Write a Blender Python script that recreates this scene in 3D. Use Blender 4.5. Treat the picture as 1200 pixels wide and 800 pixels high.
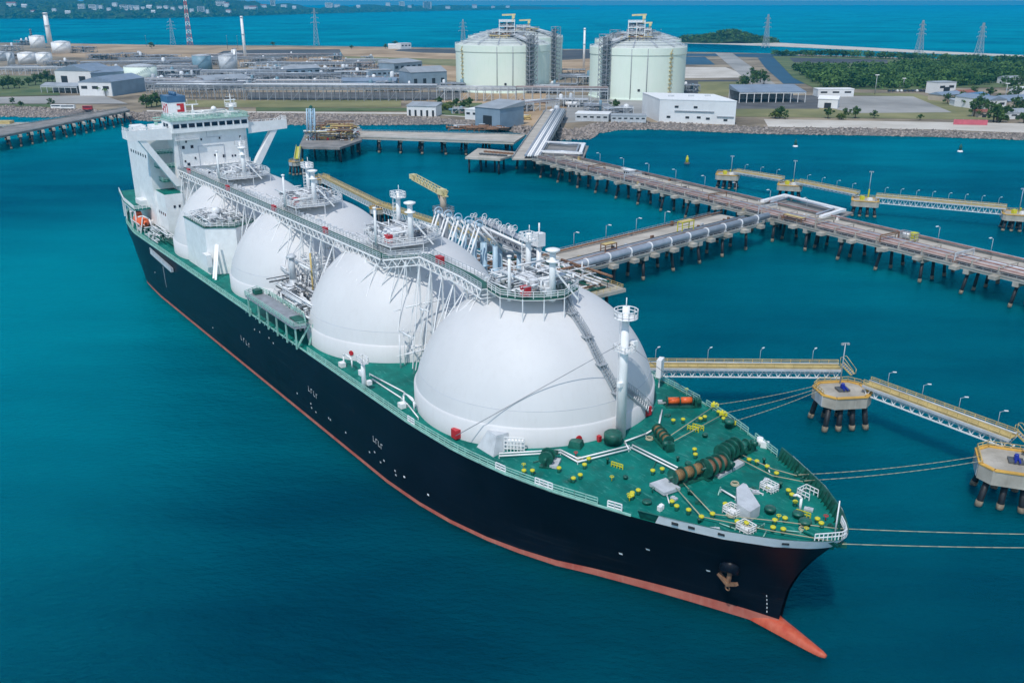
import bpy, bmesh, math, random
from mathutils import Vector, Matrix, noise
for o in list(bpy.data.objects): bpy.data.objects.remove(o)
SC = bpy.context.scene
COL = SC.collection
R = math.radians

# ------------------------------------------------------------------ camera
FPX, HORIZON, CAM_H = 1050.0, 4.0, 81.3          # focal length in photo pixels, horizon row, height above the sea
PITCH = math.atan((400 - HORIZON) / FPX)
cd = bpy.data.cameras.new('camera'); cam = bpy.data.objects.new('camera', cd); COL.objects.link(cam)
cam.location = (0, 0, CAM_H); cam.rotation_euler = (math.pi / 2 - PITCH, 0, 0)
cd.sensor_width = 36; cd.lens = 36 * FPX / 1200; cd.clip_start = 1; cd.clip_end = 200000
SC.camera = cam

# ------------------------------------------------------------------ sky, sun, exposure
SUN_EL, SUN_DIR = R(56), Vector((-0.36, -0.93, 0)).normalized()
W = bpy.data.worlds.new('World'); SC.world = W; W.use_nodes = True
nt = W.node_tree; nt.nodes.clear()
wo = nt.nodes.new('ShaderNodeOutputWorld'); wb = nt.nodes.new('ShaderNodeBackground'); ws = nt.nodes.new('ShaderNodeTexSky')
ws.sky_type = 'NISHITA'; ws.sun_disc = False; ws.sun_elevation = SUN_EL
ws.sun_rotation = math.atan2(SUN_DIR.x, SUN_DIR.y) % (2 * math.pi)
ws.air_density = 1.3; ws.dust_density = 0.1; ws.ozone_density = 3.0
wb.inputs['Strength'].default_value = 0.13
hs = nt.nodes.new('ShaderNodeHueSaturation'); hs.inputs['Saturation'].default_value = 0.8; nt.links.new(ws.outputs[0], hs.inputs['Color']); nt.links.new(hs.outputs[0], wb.inputs[0]); nt.links.new(wb.outputs[0], wo.inputs[0])
ld = bpy.data.lights.new('sun', 'SUN'); ld.energy = 2.55; ld.angle = R(0.6); ld.color = (1, 0.96, 0.9)
sun = bpy.data.objects.new('sun', ld); COL.objects.link(sun)
sd = SUN_DIR * math.cos(SUN_EL) + Vector((0, 0, math.sin(SUN_EL)))
sun.rotation_euler = sd.to_track_quat('Z', 'Y').to_euler(); sun.location = sd * 300
SC.view_settings.view_transform = 'Standard'; SC.view_settings.look = 'None'
SC.view_settings.exposure = 0.15; SC.view_settings.gamma = 1
SC.view_settings.use_curve_mapping = False

# ------------------------------------------------------------------ helpers
def G(px, py, z=0.0):
    """world point at height z seen at photo pixel (px, py)"""
    x = (px - 600) / FPX; y = -(py - 400) / FPX
    c, s = math.cos(PITCH), math.sin(PITCH)
    d = Vector((x, c + y * s, -s + y * c)); t = (z - CAM_H) / d.z
    return Vector((d.x * t, d.y * t, z))

def HZ(p, py):
    """height above p's ground position that reaches photo row py"""
    lo, hi = -5.0, 400.0
    c, s = math.cos(PITCH), math.sin(PITCH)
    for _ in range(50):
        m = (lo + hi) / 2; v = m - CAM_H
        dep = p.y * c - v * s; up = p.y * s + v * c
        if 400 - FPX * up / dep > py: lo = m
        else: hi = m
    return lo

MW = {}      # world matrix of every thing and part
class MB:
    def __init__(s): s.v = []; s.f = []; s.sm = []
    def add(s, vs, fs, smooth=False):
        o = len(s.v); s.v += [Vector(p) for p in vs]
        for f in fs: s.f.append([i + o for i in f]); s.sm.append(smooth)
        return s
    def box(s, c, d, rot=0.0, taper=1.0):
        c = Vector(c); cs, sn = math.cos(rot), math.sin(rot); vs = []
        for z in (-.5, .5):
            k = taper if z > 0 else 1.0
            for x, y in ((-.5, -.5), (.5, -.5), (.5, .5), (-.5, .5)):
                X, Y = x * d[0] * k, y * d[1] * k
                vs.append((c.x + X * cs - Y * sn, c.y + X * sn + Y * cs, c.z + z * d[2]))
        return s.add(vs, [(3, 2, 1, 0), (4, 5, 6, 7), (0, 1, 5, 4), (1, 2, 6, 5), (2, 3, 7, 6), (3, 0, 4, 7)])
    def bar(s, a, b, w, h=None):
        a, b = Vector(a), Vector(b); h = h or w; d = (b - a)
        if d.length < 1e-6: return s
        d.normalize(); up = Vector((0, 0, 1)) if abs(d.z) < .99 else Vector((1, 0, 0))
        x = d.cross(up).normalized() * (w / 2); y = x.cross(d).normalized() * (h / 2)
        vs = [p + q for p in (a, b) for q in (-x - y, x - y, x + y, -x + y)]
        return s.add(vs, [(3, 2, 1, 0), (4, 5, 6, 7), (0, 1, 5, 4), (1, 2, 6, 5), (2, 3, 7, 6), (3, 0, 4, 7)])
    def tube(s, a, b, r, r2=None, n=8, caps=True):
        a, b = Vector(a), Vector(b); r2 = r if r2 is None else r2; d = b - a
        if d.length < 1e-6: return s
        d.normalize(); up = Vector((0, 0, 1)) if abs(d.z) < .99 else Vector((1, 0, 0))
        x = d.cross(up).normalized(); y = x.cross(d).normalized(); vs = []
        for p, q in ((a, r), (b, r2)):
            for i in range(n):
                t = 2 * math.pi * i / n; vs.append(p + x * (q * math.cos(t)) - y * (q * math.sin(t)))
        s.add(vs, [(i, (i + 1) % n, n + (i + 1) % n, n + i) for i in range(n)], True)
        if caps: o = len(s.v) - 2 * n; s.f += [[o + i for i in range(n)][::-1], [o + n + i for i in range(n)]]; s.sm += [False, False]
        return s
    def path(s, pts, r, n=6):
        for a, b in zip(pts, pts[1:]): s.tube(a, b, r, n=n)
        return s
    def prism(s, poly, z0, z1):
        n = len(poly); ar = sum(poly[i][0] * poly[(i + 1) % n][1] - poly[(i + 1) % n][0] * poly[i][1] for i in range(n))
        if ar < 0: poly = list(poly)[::-1]
        f0 = (lambda p: z0) if not callable(z0) else z0; f1 = (lambda p: z1) if not callable(z1) else z1
        vs = [(p[0], p[1], f0(p)) for p in poly] + [(p[0], p[1], f1(p)) for p in poly]
        return s.add(vs, [tuple(range(n))[::-1], tuple(range(n, 2 * n))] + [(i, (i + 1) % n, n + (i + 1) % n, n + i) for i in range(n)])
    def sheet(s, poly, z):
        n = len(poly); ar = sum(poly[i][0] * poly[(i + 1) % n][1] - poly[(i + 1) % n][0] * poly[i][1] for i in range(n))
        if ar < 0: poly = list(poly)[::-1]
        return s.add([(p[0], p[1], z) for p in poly], [tuple(range(n))])
    def lathe(s, c, prof, n=32, caps=True, a0=0.0, a1=2 * math.pi):
        c = Vector(c); full = abs(a1 - a0 - 2 * math.pi) < 1e-6; m = n if full else n + 1; vs = []
        for r, z in prof:
            for i in range(m):
                t = a0 + (a1 - a0) * i / n; vs.append((c.x + r * math.cos(t), c.y + r * math.sin(t), c.z + z))
        fs = []
        for k in range(len(prof) - 1):
            for i in range(n):
                j = (i + 1) % m if full else i + 1
                fs.append((k * m + i, k * m + j, (k + 1) * m + j, (k + 1) * m + i))
        s.add(vs, fs, True)
        if caps and full:
            o = len(s.v) - len(vs); L = len(prof) - 1
            s.f.append([o + L * m + i for i in range(m)]); s.sm.append(False)
            s.f.append([o + i for i in range(m)][::-1]); s.sm.append(False)
        return s
    def ring(s, c, rad, r, axis='z', n=20, m=6):
        c = Vector(c); vs = []
        for i in range(n):
            t = 2 * math.pi * i / n
            for j in range(m):
                q = 2 * math.pi * j / m; rr = rad + r * math.cos(q); h = r * math.sin(q)
                p = (rr * math.cos(t), rr * math.sin(t), h)
                if axis == 'x': p = (p[2], p[0], p[1])
                if axis == 'y': p = (p[1], p[2], p[0])
                vs.append(c + Vector(p))
        return s.add(vs, [(i * m + j, ((i + 1) % n) * m + j, ((i + 1) % n) * m + (j + 1) % m, i * m + (j + 1) % m) for i in range(n) for j in range(m)], True)
    def blob(s, c, rad, rng, sub=1, jit=.25, squash=(1, 1, 1)):
        vs, fs = ICO[sub]; c = Vector(c)
        return s.add([c + Vector((p[0] * squash[0], p[1] * squash[1], p[2] * squash[2])) * (rad * (1 + rng.uniform(-jit, jit))) for p in vs], fs)
    def rail(s, pts, h=1.05, r=.04, step=2.0, bars=2, closed=False):
        """posts and bars along a polyline"""
        P = [Vector(p) for p in pts]
        if closed: P.append(P[0])
        up = Vector((0, 0, 1))
        for a, b in zip(P, P[1:]):
            L = (b - a).length; k = max(1, round(L / step))
            for i in range(k + 1):
                q = a.lerp(b, i / k); s.bar(q, q + up * h, r * 2)
            for j in range(bars):
                z = up * (h * (j + 1) / bars); s.bar(a + z, b + z, r * 2)
        return s
    def truss(s, a, b, depth, w, r=.1, bay=3.0, sides=True):
        """box truss hanging under the line a-b"""
        a, b = Vector(a), Vector(b); d = (b - a).normalized(); x = Vector((-d.y, d.x, 0)) * (w / 2); dn = Vector((0, 0, -depth))
        L = (b - a).length; k = max(2, round(L / bay))
        for sg in (-1, 1):
            s.bar(a + x * sg, b + x * sg, r * 2); s.bar(a + x * sg + dn, b + x * sg + dn, r * 2)
            for i in range(k):
                p, q = a.lerp(b, i / k) + x * sg, a.lerp(b, (i + .5) / k) + x * sg + dn; t = a.lerp(b, (i + 1) / k) + x * sg
                s.bar(p, q, r * 1.5); s.bar(q, t, r * 1.5)
        for i in range(k + 1):
            p = a.lerp(b, i / k) + dn; s.bar(p + x, p - x, r * 1.2)
        return s
    def build(s, name, mat, parent=None, world=False, smooth=None):
        me = bpy.data.meshes.new(name)
        vs = s.v
        pm = MW.get(parent.name) if parent else None
        if world and pm is not None:
            inv = pm.inverted(); vs = [inv @ p for p in vs]
        me.from_pydata([tuple(p) for p in vs], [], s.f)
        me.polygons.foreach_set('use_smooth', s.sm if smooth is None else [smooth] * len(s.f)); me.update()
        me.materials.append(mat)
        o = bpy.data.objects.new(name, me); COL.objects.link(o)
        if parent: o.parent = parent; MW[o.name] = pm
        else: MW[o.name] = Matrix.Identity(4)
        return o

def _ico(sub):
    bm = bmesh.new(); bmesh.ops.create_icosphere(bm, subdivisions=sub, radius=1)
    bm.verts.ensure_lookup_table(); r = ([tuple(v.co) for v in bm.verts], [tuple(v.index for v in f.verts) for f in bm.faces]); bm.free(); return r
ICO = {1: _ico(1), 2: _ico(2)}

def tag(o, label=None, cat=None, group=None, kind=None):
    if label: o['label'] = label
    if cat: o['category'] = cat
    if group: o['group'] = group
    if kind: o['kind'] = kind
    return o
def thing(name, label, cat, loc=(0, 0, 0), rotz=0.0, group=None):
    o = bpy.data.objects.new(name, None); COL.objects.link(o); o.empty_display_size = .5
    o.location = loc; o.rotation_euler = (0, 0, rotz)
    MW[o.name] = Matrix.Translation(Vector(loc)) @ Matrix.Rotation(rotz, 4, 'Z')
    return tag(o, label, cat, group)
def moved(o, loc, rotz=0.0, scale=None):
    o.location = loc; o.rotation_euler = (0, 0, rotz)
    if scale: o.scale = scale if not isinstance(scale, (int, float)) else (scale,) * 3
    return o
def kids(o): return [c for c in bpy.data.objects if c.parent == o]
def dup(root, loc, rotz=0.0, label=None, scale=None, parent='same', _k=None):
    """a copy of a thing with copies of its parts and sub-parts"""
    r = root.copy(); COL.objects.link(r); moved(r, loc, rotz, scale)
    if parent != 'same': r.parent = parent
    if label: r['label'] = label
    for ch in (TREE.get(root.name) or TREE.setdefault(root.name, kids(root))):
        c = ch.copy(); COL.objects.link(c); c.parent = r
        for g in (TREE.get(ch.name) or TREE.setdefault(ch.name, kids(ch))):
            d = g.copy(); COL.objects.link(d); d.parent = c
    return r
TREE = {}
ORD = 'first second third fourth fifth sixth seventh eighth ninth tenth eleventh twelfth thirteenth fourteenth fifteenth sixteenth seventeenth eighteenth nineteenth twentieth'.split()
TENS = {20: 'twenty', 30: 'thirty', 40: 'forty', 50: 'fifty', 60: 'sixty', 70: 'seventy', 80: 'eighty', 90: 'ninety'}
def nth(i):
    """0 -> first"""
    if i < 20: return ORD[i]
    n = i + 1; t = n // 10 * 10
    return (TENS[t][:-1] + 'ieth') if n % 10 == 0 else TENS[t] + '-' + ORD[n % 10 - 1]

# ------------------------------------------------------------------ materials
def mat(name, rgb, rough=.6, metal=0.0, var=.12, scale=.35, bump=0.0, rgb2=None, detail=5.0, spec=.5, streak=0.0, streak_col=(.25, .16, .1), lo=.35, hi=.65):
    m = bpy.data.materials.new(name); m.use_nodes = True; n = m.node_tree; N = n.nodes; L = n.links
    b = N['Principled BSDF']; b.inputs['Roughness'].default_value = rough; b.inputs['Metallic'].default_value = metal
    b.inputs['Specular IOR Level'].default_value = spec
    tc = N.new('ShaderNodeTexCoord'); nz = N.new('ShaderNodeTexNoise'); nz.inputs['Scale'].default_value = scale; nz.inputs['Detail'].default_value = detail
    nz.inputs['Roughness'].default_value = .6
    L.new(tc.outputs['Object'], nz.inputs['Vector'])
    cr = N.new('ShaderNodeValToRGB'); cr.color_ramp.elements[0].position = lo; cr.color_ramp.elements[1].position = hi
    if rgb2 is None: c0 = [x * (1 - var) for x in rgb]; c1 = [min(1, x * (1 + var)) for x in rgb]
    else: c0, c1 = rgb, rgb2
    cr.color_ramp.elements[0].color = (*c0, 1); cr.color_ramp.elements[1].color = (*c1, 1)
    L.new(nz.outputs['Fac'], cr.inputs['Fac']); out = cr.outputs['Color']
    if streak > 0:      # rain and rust streaks that run down the surface
        mp = N.new('ShaderNodeMapping'); mp.inputs['Scale'].default_value = (1.3, 1.3, .09); L.new(tc.outputs['Object'], mp.inputs['Vector'])
        n2 = N.new('ShaderNodeTexNoise'); n2.inputs['Scale'].default_value = 1.0; n2.inputs['Detail'].default_value = 6; L.new(mp.outputs['Vector'], n2.inputs['Vector'])
        r2 = N.new('ShaderNodeMapRange'); r2.inputs['From Min'].default_value = .52; r2.inputs['From Max'].default_value = .8; r2.inputs['To Max'].default_value = streak; L.new(n2.outputs['Fac'], r2.inputs['Value'])
        mx = N.new('ShaderNodeMix'); mx.data_type = 'RGBA'; L.new(r2.outputs['Result'], mx.inputs['Factor']); L.new(out, mx.inputs['A']); mx.inputs['B'].default_value = (*streak_col, 1); out = mx.outputs['Result']
    L.new(out, b.inputs['Base Color'])
    if bump:
        bp = N.new('ShaderNodeBump'); bp.inputs['Strength'].default_value = bump; bp.inputs['Distance'].default_value = .3
        nb = N.new('ShaderNodeTexNoise'); nb.inputs['Scale'].default_value = scale * 4; nb.inputs['Detail'].default_value = 6
        L.new(tc.outputs['Object'], nb.inputs['Vector']); L.new(nb.outputs['Fac'], bp.inputs['Height']); L.new(bp.outputs['Normal'], b.inputs['Normal'])
    return m

M = {}
M['dome'] = mat('dome_white_paint', (.63, .635, .645), .58, var=.03, scale=.12, streak=.22, streak_col=(.50, .49, .48))
M['seam'] = mat('weld_seam_grey', (.52, .55, .6), .5)
M['white'] = mat('white_paint', (.84, .84, .84), .4, var=.06, scale=.5, streak=.12, streak_col=(.5, .44, .38))
M['whitepipe'] = mat('white_pipe_paint', (.72, .74, .76), .4, var=.1, scale=1.0)
M['ltgrey'] = mat('light_grey_paint', (.5, .53, .56), .45, var=.12, scale=.6)
M['grey'] = mat('grey_steel', (.27, .29, .32), .5, var=.2, scale=.6)
M['dkgrey'] = mat('dark_grey_steel', (.08, .09, .1), .5, var=.25, scale=.6)
M['glass'] = mat('bridge_window_glass', (.012, .02, .04), .08, var=.2)
M['hull'] = mat('black_hull_paint', (.004, .0065, .013), .38, var=.3, scale=.08, streak=.05, streak_col=(.06, .05, .05), spec=.18)
M['boot'] = mat('red_boot_topping', (.42, .085, .06), .55, rgb2=(.52, .17, .12), scale=.25, streak=.45, streak_col=(.58, .30, .23))
M['mint'] = mat('pale_mint_deck_paint', (.34, .50, .44), .6, var=.2, scale=.6)
M['bulb'] = mat('red_bulb_paint', (.46, .05, .02), .5, rgb2=(.55, .12, .06), scale=.6, streak=.3, streak_col=(.55, .25, .18))
M['deck'] = mat('green_deck_paint', (.001, .118, .098), .6, rgb2=(.004, .205, .165), scale=.22, detail=8, bump=.05, streak=0, spec=.15)
M['greenp'] = mat('dark_green_machinery_paint', (.008, .095, .07), .45, var=.4, scale=.8)
M['railgreen'] = mat('pale_green_rail_paint', (.30, .55, .47), .45, var=.15, scale=1)
M['yellow'] = mat('yellow_paint', (.62, .58, .03), .45, var=.12, scale=.8)
M['yellowdk'] = mat('ochre_gangway_paint', (.55, .42, .17), .6, var=.18, scale=.5)
M['red'] = mat('red_fire_box_paint', (.50, .02, .03), .4)
M['orange'] = mat('orange_lifeboat_shell', (.75, .13, .03), .4)
M['brown'] = mat('rope_on_winch_drum', (.23, .14, .06), .8, var=.35, scale=6)
M['rope'] = mat('pale_mooring_rope', (.42, .40, .28), .8)
M['rust'] = mat('rusty_steel', (.14, .075, .045), .75, rgb2=(.3, .16, .09), scale=1.2)
M['blue'] = mat('blue_paint', (.045, .13, .25), .45)
M['blueh'] = mat('blue_hook_paint', (.01, .03, .30), .45)
M['concrete'] = mat('jetty_concrete', (.34, .315, .265), .85, rgb2=(.52, .485, .42), scale=.18, detail=8, bump=.08, streak=.35, streak_col=(.18, .16, .14))
M['concretedk'] = mat('weathered_concrete', (.17, .165, .16), .9, rgb2=(.30, .285, .27), scale=.15, detail=8)
M['roadway'] = mat('jetty_roadway_concrete', (.40, .37, .32), .85, rgb2=(.54, .50, .44), scale=.12, detail=8)
M['pile'] = mat('black_coated_steel_pile', (.012, .014, .018), .55, var=.4, scale=1)
M['pilecollar'] = mat('marine_growth_on_pile', (.22, .18, .13), .8, var=.35, scale=2)
M['pipe'] = mat('silver_clad_pipe', (.36, .40, .46), .38, metal=.35, var=.1, scale=.4)
M['pipewarm'] = mat('weathered_pipe_lagging', (.30, .22, .20), .6, rgb2=(.44, .36, .33), scale=.4)
M['pipebed'] = mat('dark_pipe_bed', (.03, .026, .024), .9, rgb2=(.10, .085, .075), scale=.3)  # dark bed under the pipes, so the gaps between them read dark
M['rustpipe'] = mat('rust_red_pipe', (.20, .10, .085), .65, rgb2=(.32, .19, .16), scale=.4)
M['cream'] = mat('pale_ochre_crane_paint', (.62, .55, .30), .55, var=.15)
M['orangekerb'] = mat('orange_kerb_paint', (.62, .36, .07), .6, var=.2)
M['armblue'] = mat('pale_blue_loading_arm_paint', (.42, .58, .70), .4, var=.1)
M['tankgreen'] = mat('pale_green_tank_concrete', (.72, .84, .73), .7, rgb2=(.77, .86, .77), scale=.05, streak=.15, streak_col=(.42, .48, .43))
M['tankroof'] = mat('pale_tank_roof', (.50, .55, .52), .7, rgb2=(.62, .66, .63), scale=.15)
M['roofblue'] = mat('blue_grey_sheet_roof', (.20, .26, .34), .5, var=.12, scale=.1, streak=0)
M['roofgrey'] = mat('grey_sheet_roof', (.33, .36, .39), .5, var=.12, scale=.1)
M['wallwhite'] = mat('white_sheet_wall', (.72, .73, .74), .6, var=.06, scale=.1, streak=.15, streak_col=(.5, .47, .43))
M['wallgrey'] = mat('blue_grey_sheet_wall', (.22, .30, .38), .6, var=.12, scale=.1)
M['walltan'] = mat('tan_wall', (.45, .38, .30), .7, var=.1, scale=.1)
M['roofred'] = mat('red_tile_roof', (.30, .10, .07), .7, var=.2, scale=.3)
M['roofteal'] = mat('blue_sheet_roof', (.07, .20, .36), .55, var=.2, scale=.2)
M['shade'] = mat('dark_opening', (.02, .025, .03), .8)
M['leaf'] = mat('tree_leaves', (.02, .065, .014), .75, rgb2=(.12, .19, .05), scale=.25, detail=4, spec=.2)
M['leafdk'] = mat('mangrove_leaves', (.012, .052, .012), .8, rgb2=(.11, .20, .05), scale=.035, detail=7, spec=.15)
M['leafyel'] = mat('yellow_green_shrub_leaves', (.07, .11, .02), .8, rgb2=(.15, .19, .04), scale=.3, spec=.2)
M['bark'] = mat('bark', (.10, .07, .05), .9)
M['rock'] = mat('armour_rock', (.17, .145, .13), .9, rgb2=(.42, .36, .32), scale=.45, detail=3)
M['rockbed'] = mat('rock_bed', (.10, .09, .085), .95, rgb2=(.25, .22, .2), scale=.6)
M['alu'] = mat('galvanised_steel', (.42, .45, .48), .45, metal=.3, var=.1)
M['towerred'] = mat('red_band_paint', (.55, .10, .07), .5)
M['carwhite'] = mat('white_car_paint', (.7, .7, .7), .3)
M['carblue'] = mat('dark_car_paint', (.03, .04, .06), .3)
M['pink'] = mat('pink_hoarding', (.55, .12, .16), .6)

def worn(m, col, sx, sy, rot, lo, hi, amt):
    """worn, scraped and repainted patches mixed into a paint"""
    n = m.node_tree; N = n.nodes; L = n.links; b = N['Principled BSDF']; src = b.inputs['Base Color'].links[0].from_socket
    tc = N.new('ShaderNodeTexCoord'); mp = N.new('ShaderNodeMapping'); mp.inputs['Rotation'].default_value = (0, 0, rot); mp.inputs['Scale'].default_value = (sx, sy, 1); L.new(tc.outputs['Object'], mp.inputs['Vector'])
    nz = N.new('ShaderNodeTexNoise'); nz.inputs['Scale'].default_value = 1; nz.inputs['Detail'].default_value = 5; nz.inputs['Roughness'].default_value = .7; L.new(mp.outputs['Vector'], nz.inputs['Vector'])
    r = N.new('ShaderNodeMapRange'); r.inputs['From Min'].default_value = lo; r.inputs['From Max'].default_value = hi; r.inputs['To Max'].default_value = amt; L.new(nz.outputs['Fac'], r.inputs['Value'])
    mx = N.new('ShaderNodeMix'); mx.data_type = 'RGBA'; L.new(r.outputs['Result'], mx.inputs['Factor']); L.new(src, mx.inputs['A']); mx.inputs['B'].default_value = (*col, 1); L.new(mx.outputs['Result'], b.inputs['Base Color'])
worn(M['deck'], (.09, .36, .31), .45, 1.8, .9, .56, .66, .5)
worn(M['deck'], (.07, .06, .045), .3, .3, .4, .60, .75, .5)
worn(M['deck'], (.002, .06, .055), .12, .12, 1.0, .52, .75, .7)
worn(M['hull'], (.022, .026, .034), .02, .09, 0, .55, .75, .6)
worn(M['hull'], (.05, .028, .02), .35, .35, 0, .64, .76, .5)
worn(M['roadway'], (.20, .15, .12), .05, .3, -1.0, .5, .7, .5)
worn(M['concrete'], (.14, .10, .075), .4, .4, 0, .62, .78, .6)
worn(M['yellowdk'], (.30, .17, .09), .5, .5, 0, .6, .75, .6)
worn(M['white'], (.45, .30, .20), .5, .5, .3, .70, .8, .35)
worn(M['roofblue'], (.30, .32, .34), .03, .25, 0, .5, .7, .5)
worn(M['roofgrey'], (.22, .18, .15), .25, .03, 0, .55, .75, .5)

# ================================================================== SETTING: sea, land, hills, air
rng = random.Random(7)
def sea_material():
    m = bpy.data.materials.new('sea_water'); m.use_nodes = True; n = m.node_tree; N = n.nodes; L = n.links
    b = N['Principled BSDF']; b.inputs['Roughness'].default_value = .16; b.inputs['IOR'].default_value = 1.33; b.inputs['Specular IOR Level'].default_value = 0.0; b.inputs['Subsurface Weight'].default_value = 1.0; b.inputs['Subsurface Radius'].default_value = (8, 26, 34); b.inputs['Subsurface Scale'].default_value = 1.0
    tc = N.new('ShaderNodeTexCoord')
    n1 = N.new('ShaderNodeTexNoise'); n1.inputs['Scale'].default_value = .004; n1.inputs['Detail'].default_value = 6; L.new(tc.outputs['Object'], n1.inputs['Vector'])
    cr = N.new('ShaderNodeValToRGB'); e = cr.color_ramp.elements
    e[0].position = .38; e[0].color = (.0001, .026, .056, 1); e[1].position = .78; e[1].color = (.0001, .15, .195, 1)
    # the water colour gets paler round a point to the left of the ship
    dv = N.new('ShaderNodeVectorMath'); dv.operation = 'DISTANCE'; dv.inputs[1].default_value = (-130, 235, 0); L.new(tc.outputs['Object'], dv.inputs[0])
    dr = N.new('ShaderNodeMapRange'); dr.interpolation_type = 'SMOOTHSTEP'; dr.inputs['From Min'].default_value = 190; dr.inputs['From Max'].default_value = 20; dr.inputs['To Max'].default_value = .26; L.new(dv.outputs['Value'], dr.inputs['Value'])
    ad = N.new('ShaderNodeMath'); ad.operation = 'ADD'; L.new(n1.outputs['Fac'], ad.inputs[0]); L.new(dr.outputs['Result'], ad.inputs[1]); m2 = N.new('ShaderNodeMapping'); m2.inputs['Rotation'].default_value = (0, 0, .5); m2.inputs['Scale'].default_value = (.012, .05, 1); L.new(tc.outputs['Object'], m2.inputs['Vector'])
    n3 = N.new('ShaderNodeTexNoise'); n3.inputs['Scale'].default_value = 1.0; n3.inputs['Detail'].default_value = 7; L.new(m2.outputs['Vector'], n3.inputs['Vector'])
    a3 = N.new('ShaderNodeMath'); a3.operation = 'MULTIPLY_ADD'; a3.inputs[1].default_value = .28; L.new(n3.outputs['Fac'], a3.inputs[0]); L.new(ad.outputs[0], a3.inputs[2])
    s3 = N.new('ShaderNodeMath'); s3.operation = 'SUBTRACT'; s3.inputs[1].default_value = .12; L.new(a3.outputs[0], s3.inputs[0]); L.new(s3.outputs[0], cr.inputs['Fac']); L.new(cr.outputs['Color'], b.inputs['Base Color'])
    # wavelets: short wind ripples over a longer chop
    mp = N.new('ShaderNodeMapping'); mp.inputs['Rotation'].default_value = (0, 0, .6); mp.inputs['Scale'].default_value = (1, 2.2, 1); L.new(tc.outputs['Object'], mp.inputs['Vector'])
    a = N.new('ShaderNodeTexNoise'); a.inputs['Scale'].default_value = .45; a.inputs['Detail'].default_value = 7; a.inputs['Roughness'].default_value = .62; L.new(mp.outputs['Vector'], a.inputs['Vector'])
    c = N.new('ShaderNodeTexNoise'); c.inputs['Scale'].default_value = .06; c.inputs['Detail'].default_value = 4; L.new(mp.outputs['Vector'], c.inputs['Vector'])
    mx = N.new('ShaderNodeMath'); mx.operation = 'MULTIPLY_ADD'; mx.inputs[1].default_value = 2.0; L.new(c.outputs['Fac'], mx.inputs[0]); L.new(a.outputs['Fac'], mx.inputs[2])
    bp = N.new('ShaderNodeBump'); bp.inputs['Strength'].default_value = 1.0; bp.inputs['Distance'].default_value = .85; L.new(mx.outputs[0], bp.inputs['Height']); L.new(bp.outputs['Normal'], b.inputs['Normal'])
    # a wavy sea never turns into a full mirror at a low angle: sky reflection follows Fresnel but is capped
    fr = N.new('ShaderNodeFresnel'); fr.inputs['IOR'].default_value = 1.33; L.new(bp.outputs['Normal'], fr.inputs['Normal'])
    fm = N.new('ShaderNodeMath'); fm.operation = 'MULTIPLY'; fm.inputs[1].default_value = 1.0; L.new(fr.outputs[0], fm.inputs[0])
    f2 = N.new('ShaderNodeMath'); f2.operation = 'MINIMUM'; f2.inputs[1].default_value = .42; L.new(fm.outputs[0], f2.inputs[0])
    gl = N.new('ShaderNodeBsdfGlossy'); gl.inputs['Roughness'].default_value = .14; gl.inputs['Color'].default_value = (.02, .64, .92, 1); L.new(bp.outputs['Normal'], gl.inputs['Normal'])
    ms = N.new('ShaderNodeMixShader'); L.new(f2.outputs[0], ms.inputs[0]); L.new(b.outputs[0], ms.inputs[1]); L.new(gl.outputs[0], ms.inputs[2])
    L.new(ms.outputs[0], N['Material Output'].inputs['Surface'])
    return m
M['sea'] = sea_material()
FAR = 42000
sea = MB()
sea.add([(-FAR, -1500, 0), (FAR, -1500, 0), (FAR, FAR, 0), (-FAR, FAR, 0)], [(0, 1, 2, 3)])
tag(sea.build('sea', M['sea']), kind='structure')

SW = [(-140, 141), (0, 138), (60, 139), (105, 135), (150, 141), (172, 143), (250, 147), (345, 148), (450, 148), (520, 147), (570, 150), (600, 156), (650, 166), (690, 165), (702, 158), (722, 154), (760, 153), (900, 158.5), (1000, 160), (1100, 162), (1200, 165.5), (1340, 169)]
ST = [(-140, 124), (0, 125), (60, 128), (105, 129), (150, 132), (172, 132), (250, 133), (345, 134.5), (450, 136), (520, 139), (570, 143), (600, 148), (650, 152), (684, 151), (696, 146), (722, 143.5), (760, 143), (900, 150), (1000, 151), (1100, 153.5), (1200, 157), (1340, 160)]
BACK = [(1600, 90), (1340, 79), (1200, 73.5), (1100, 69), (1000, 66), (905, 63), (860, 62), (800, 61), (720, 58), (600, 57.5), (560, 57), (450, 55), (330, 53.5), (200, 53), (80, 51), (0, 50), (-140, 49)]
ZL = 3.0
W0 = [G(x, y, -.6) for x, y in SW]; W1 = [G(x, y, ZL) for x, y in ST]; W2 = [G(x, y, ZL) for x, y in BACK]
M['ground'] = mat('mixed_plant_ground', (.115, .09, .06), .95, rgb2=(.36, .29, .20), scale=.022, detail=9, bump=0)
land = MB()
top = W1 + W2; n_ = len(top); land.add(top, [tuple(range(n_))[::-1] if sum(top[i].x * top[(i + 1) % n_].y - top[(i + 1) % n_].x * top[i].y for i in range(n_)) < 0 else tuple(range(n_))])
low = [Vector((p.x * 1.004, p.y * 1.004, -1)) for p in W2]
for i in range(len(W2) - 1): land.add([W2[i], W2[i + 1], low[i + 1], low[i]], [(3, 2, 1, 0)])
tag(land.build('land', M['ground']), kind='structure')
rb = MB()
for i in range(len(W0) - 1): rb.add([W0[i], W0[i + 1], W1[i + 1], W1[i]], [(0, 1, 2, 3)])
tag(rb.build('rock_slope', M['rockbed']), kind='structure')
rocks = MB(); vs8, fs8 = ICO[1]
import mathutils
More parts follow.
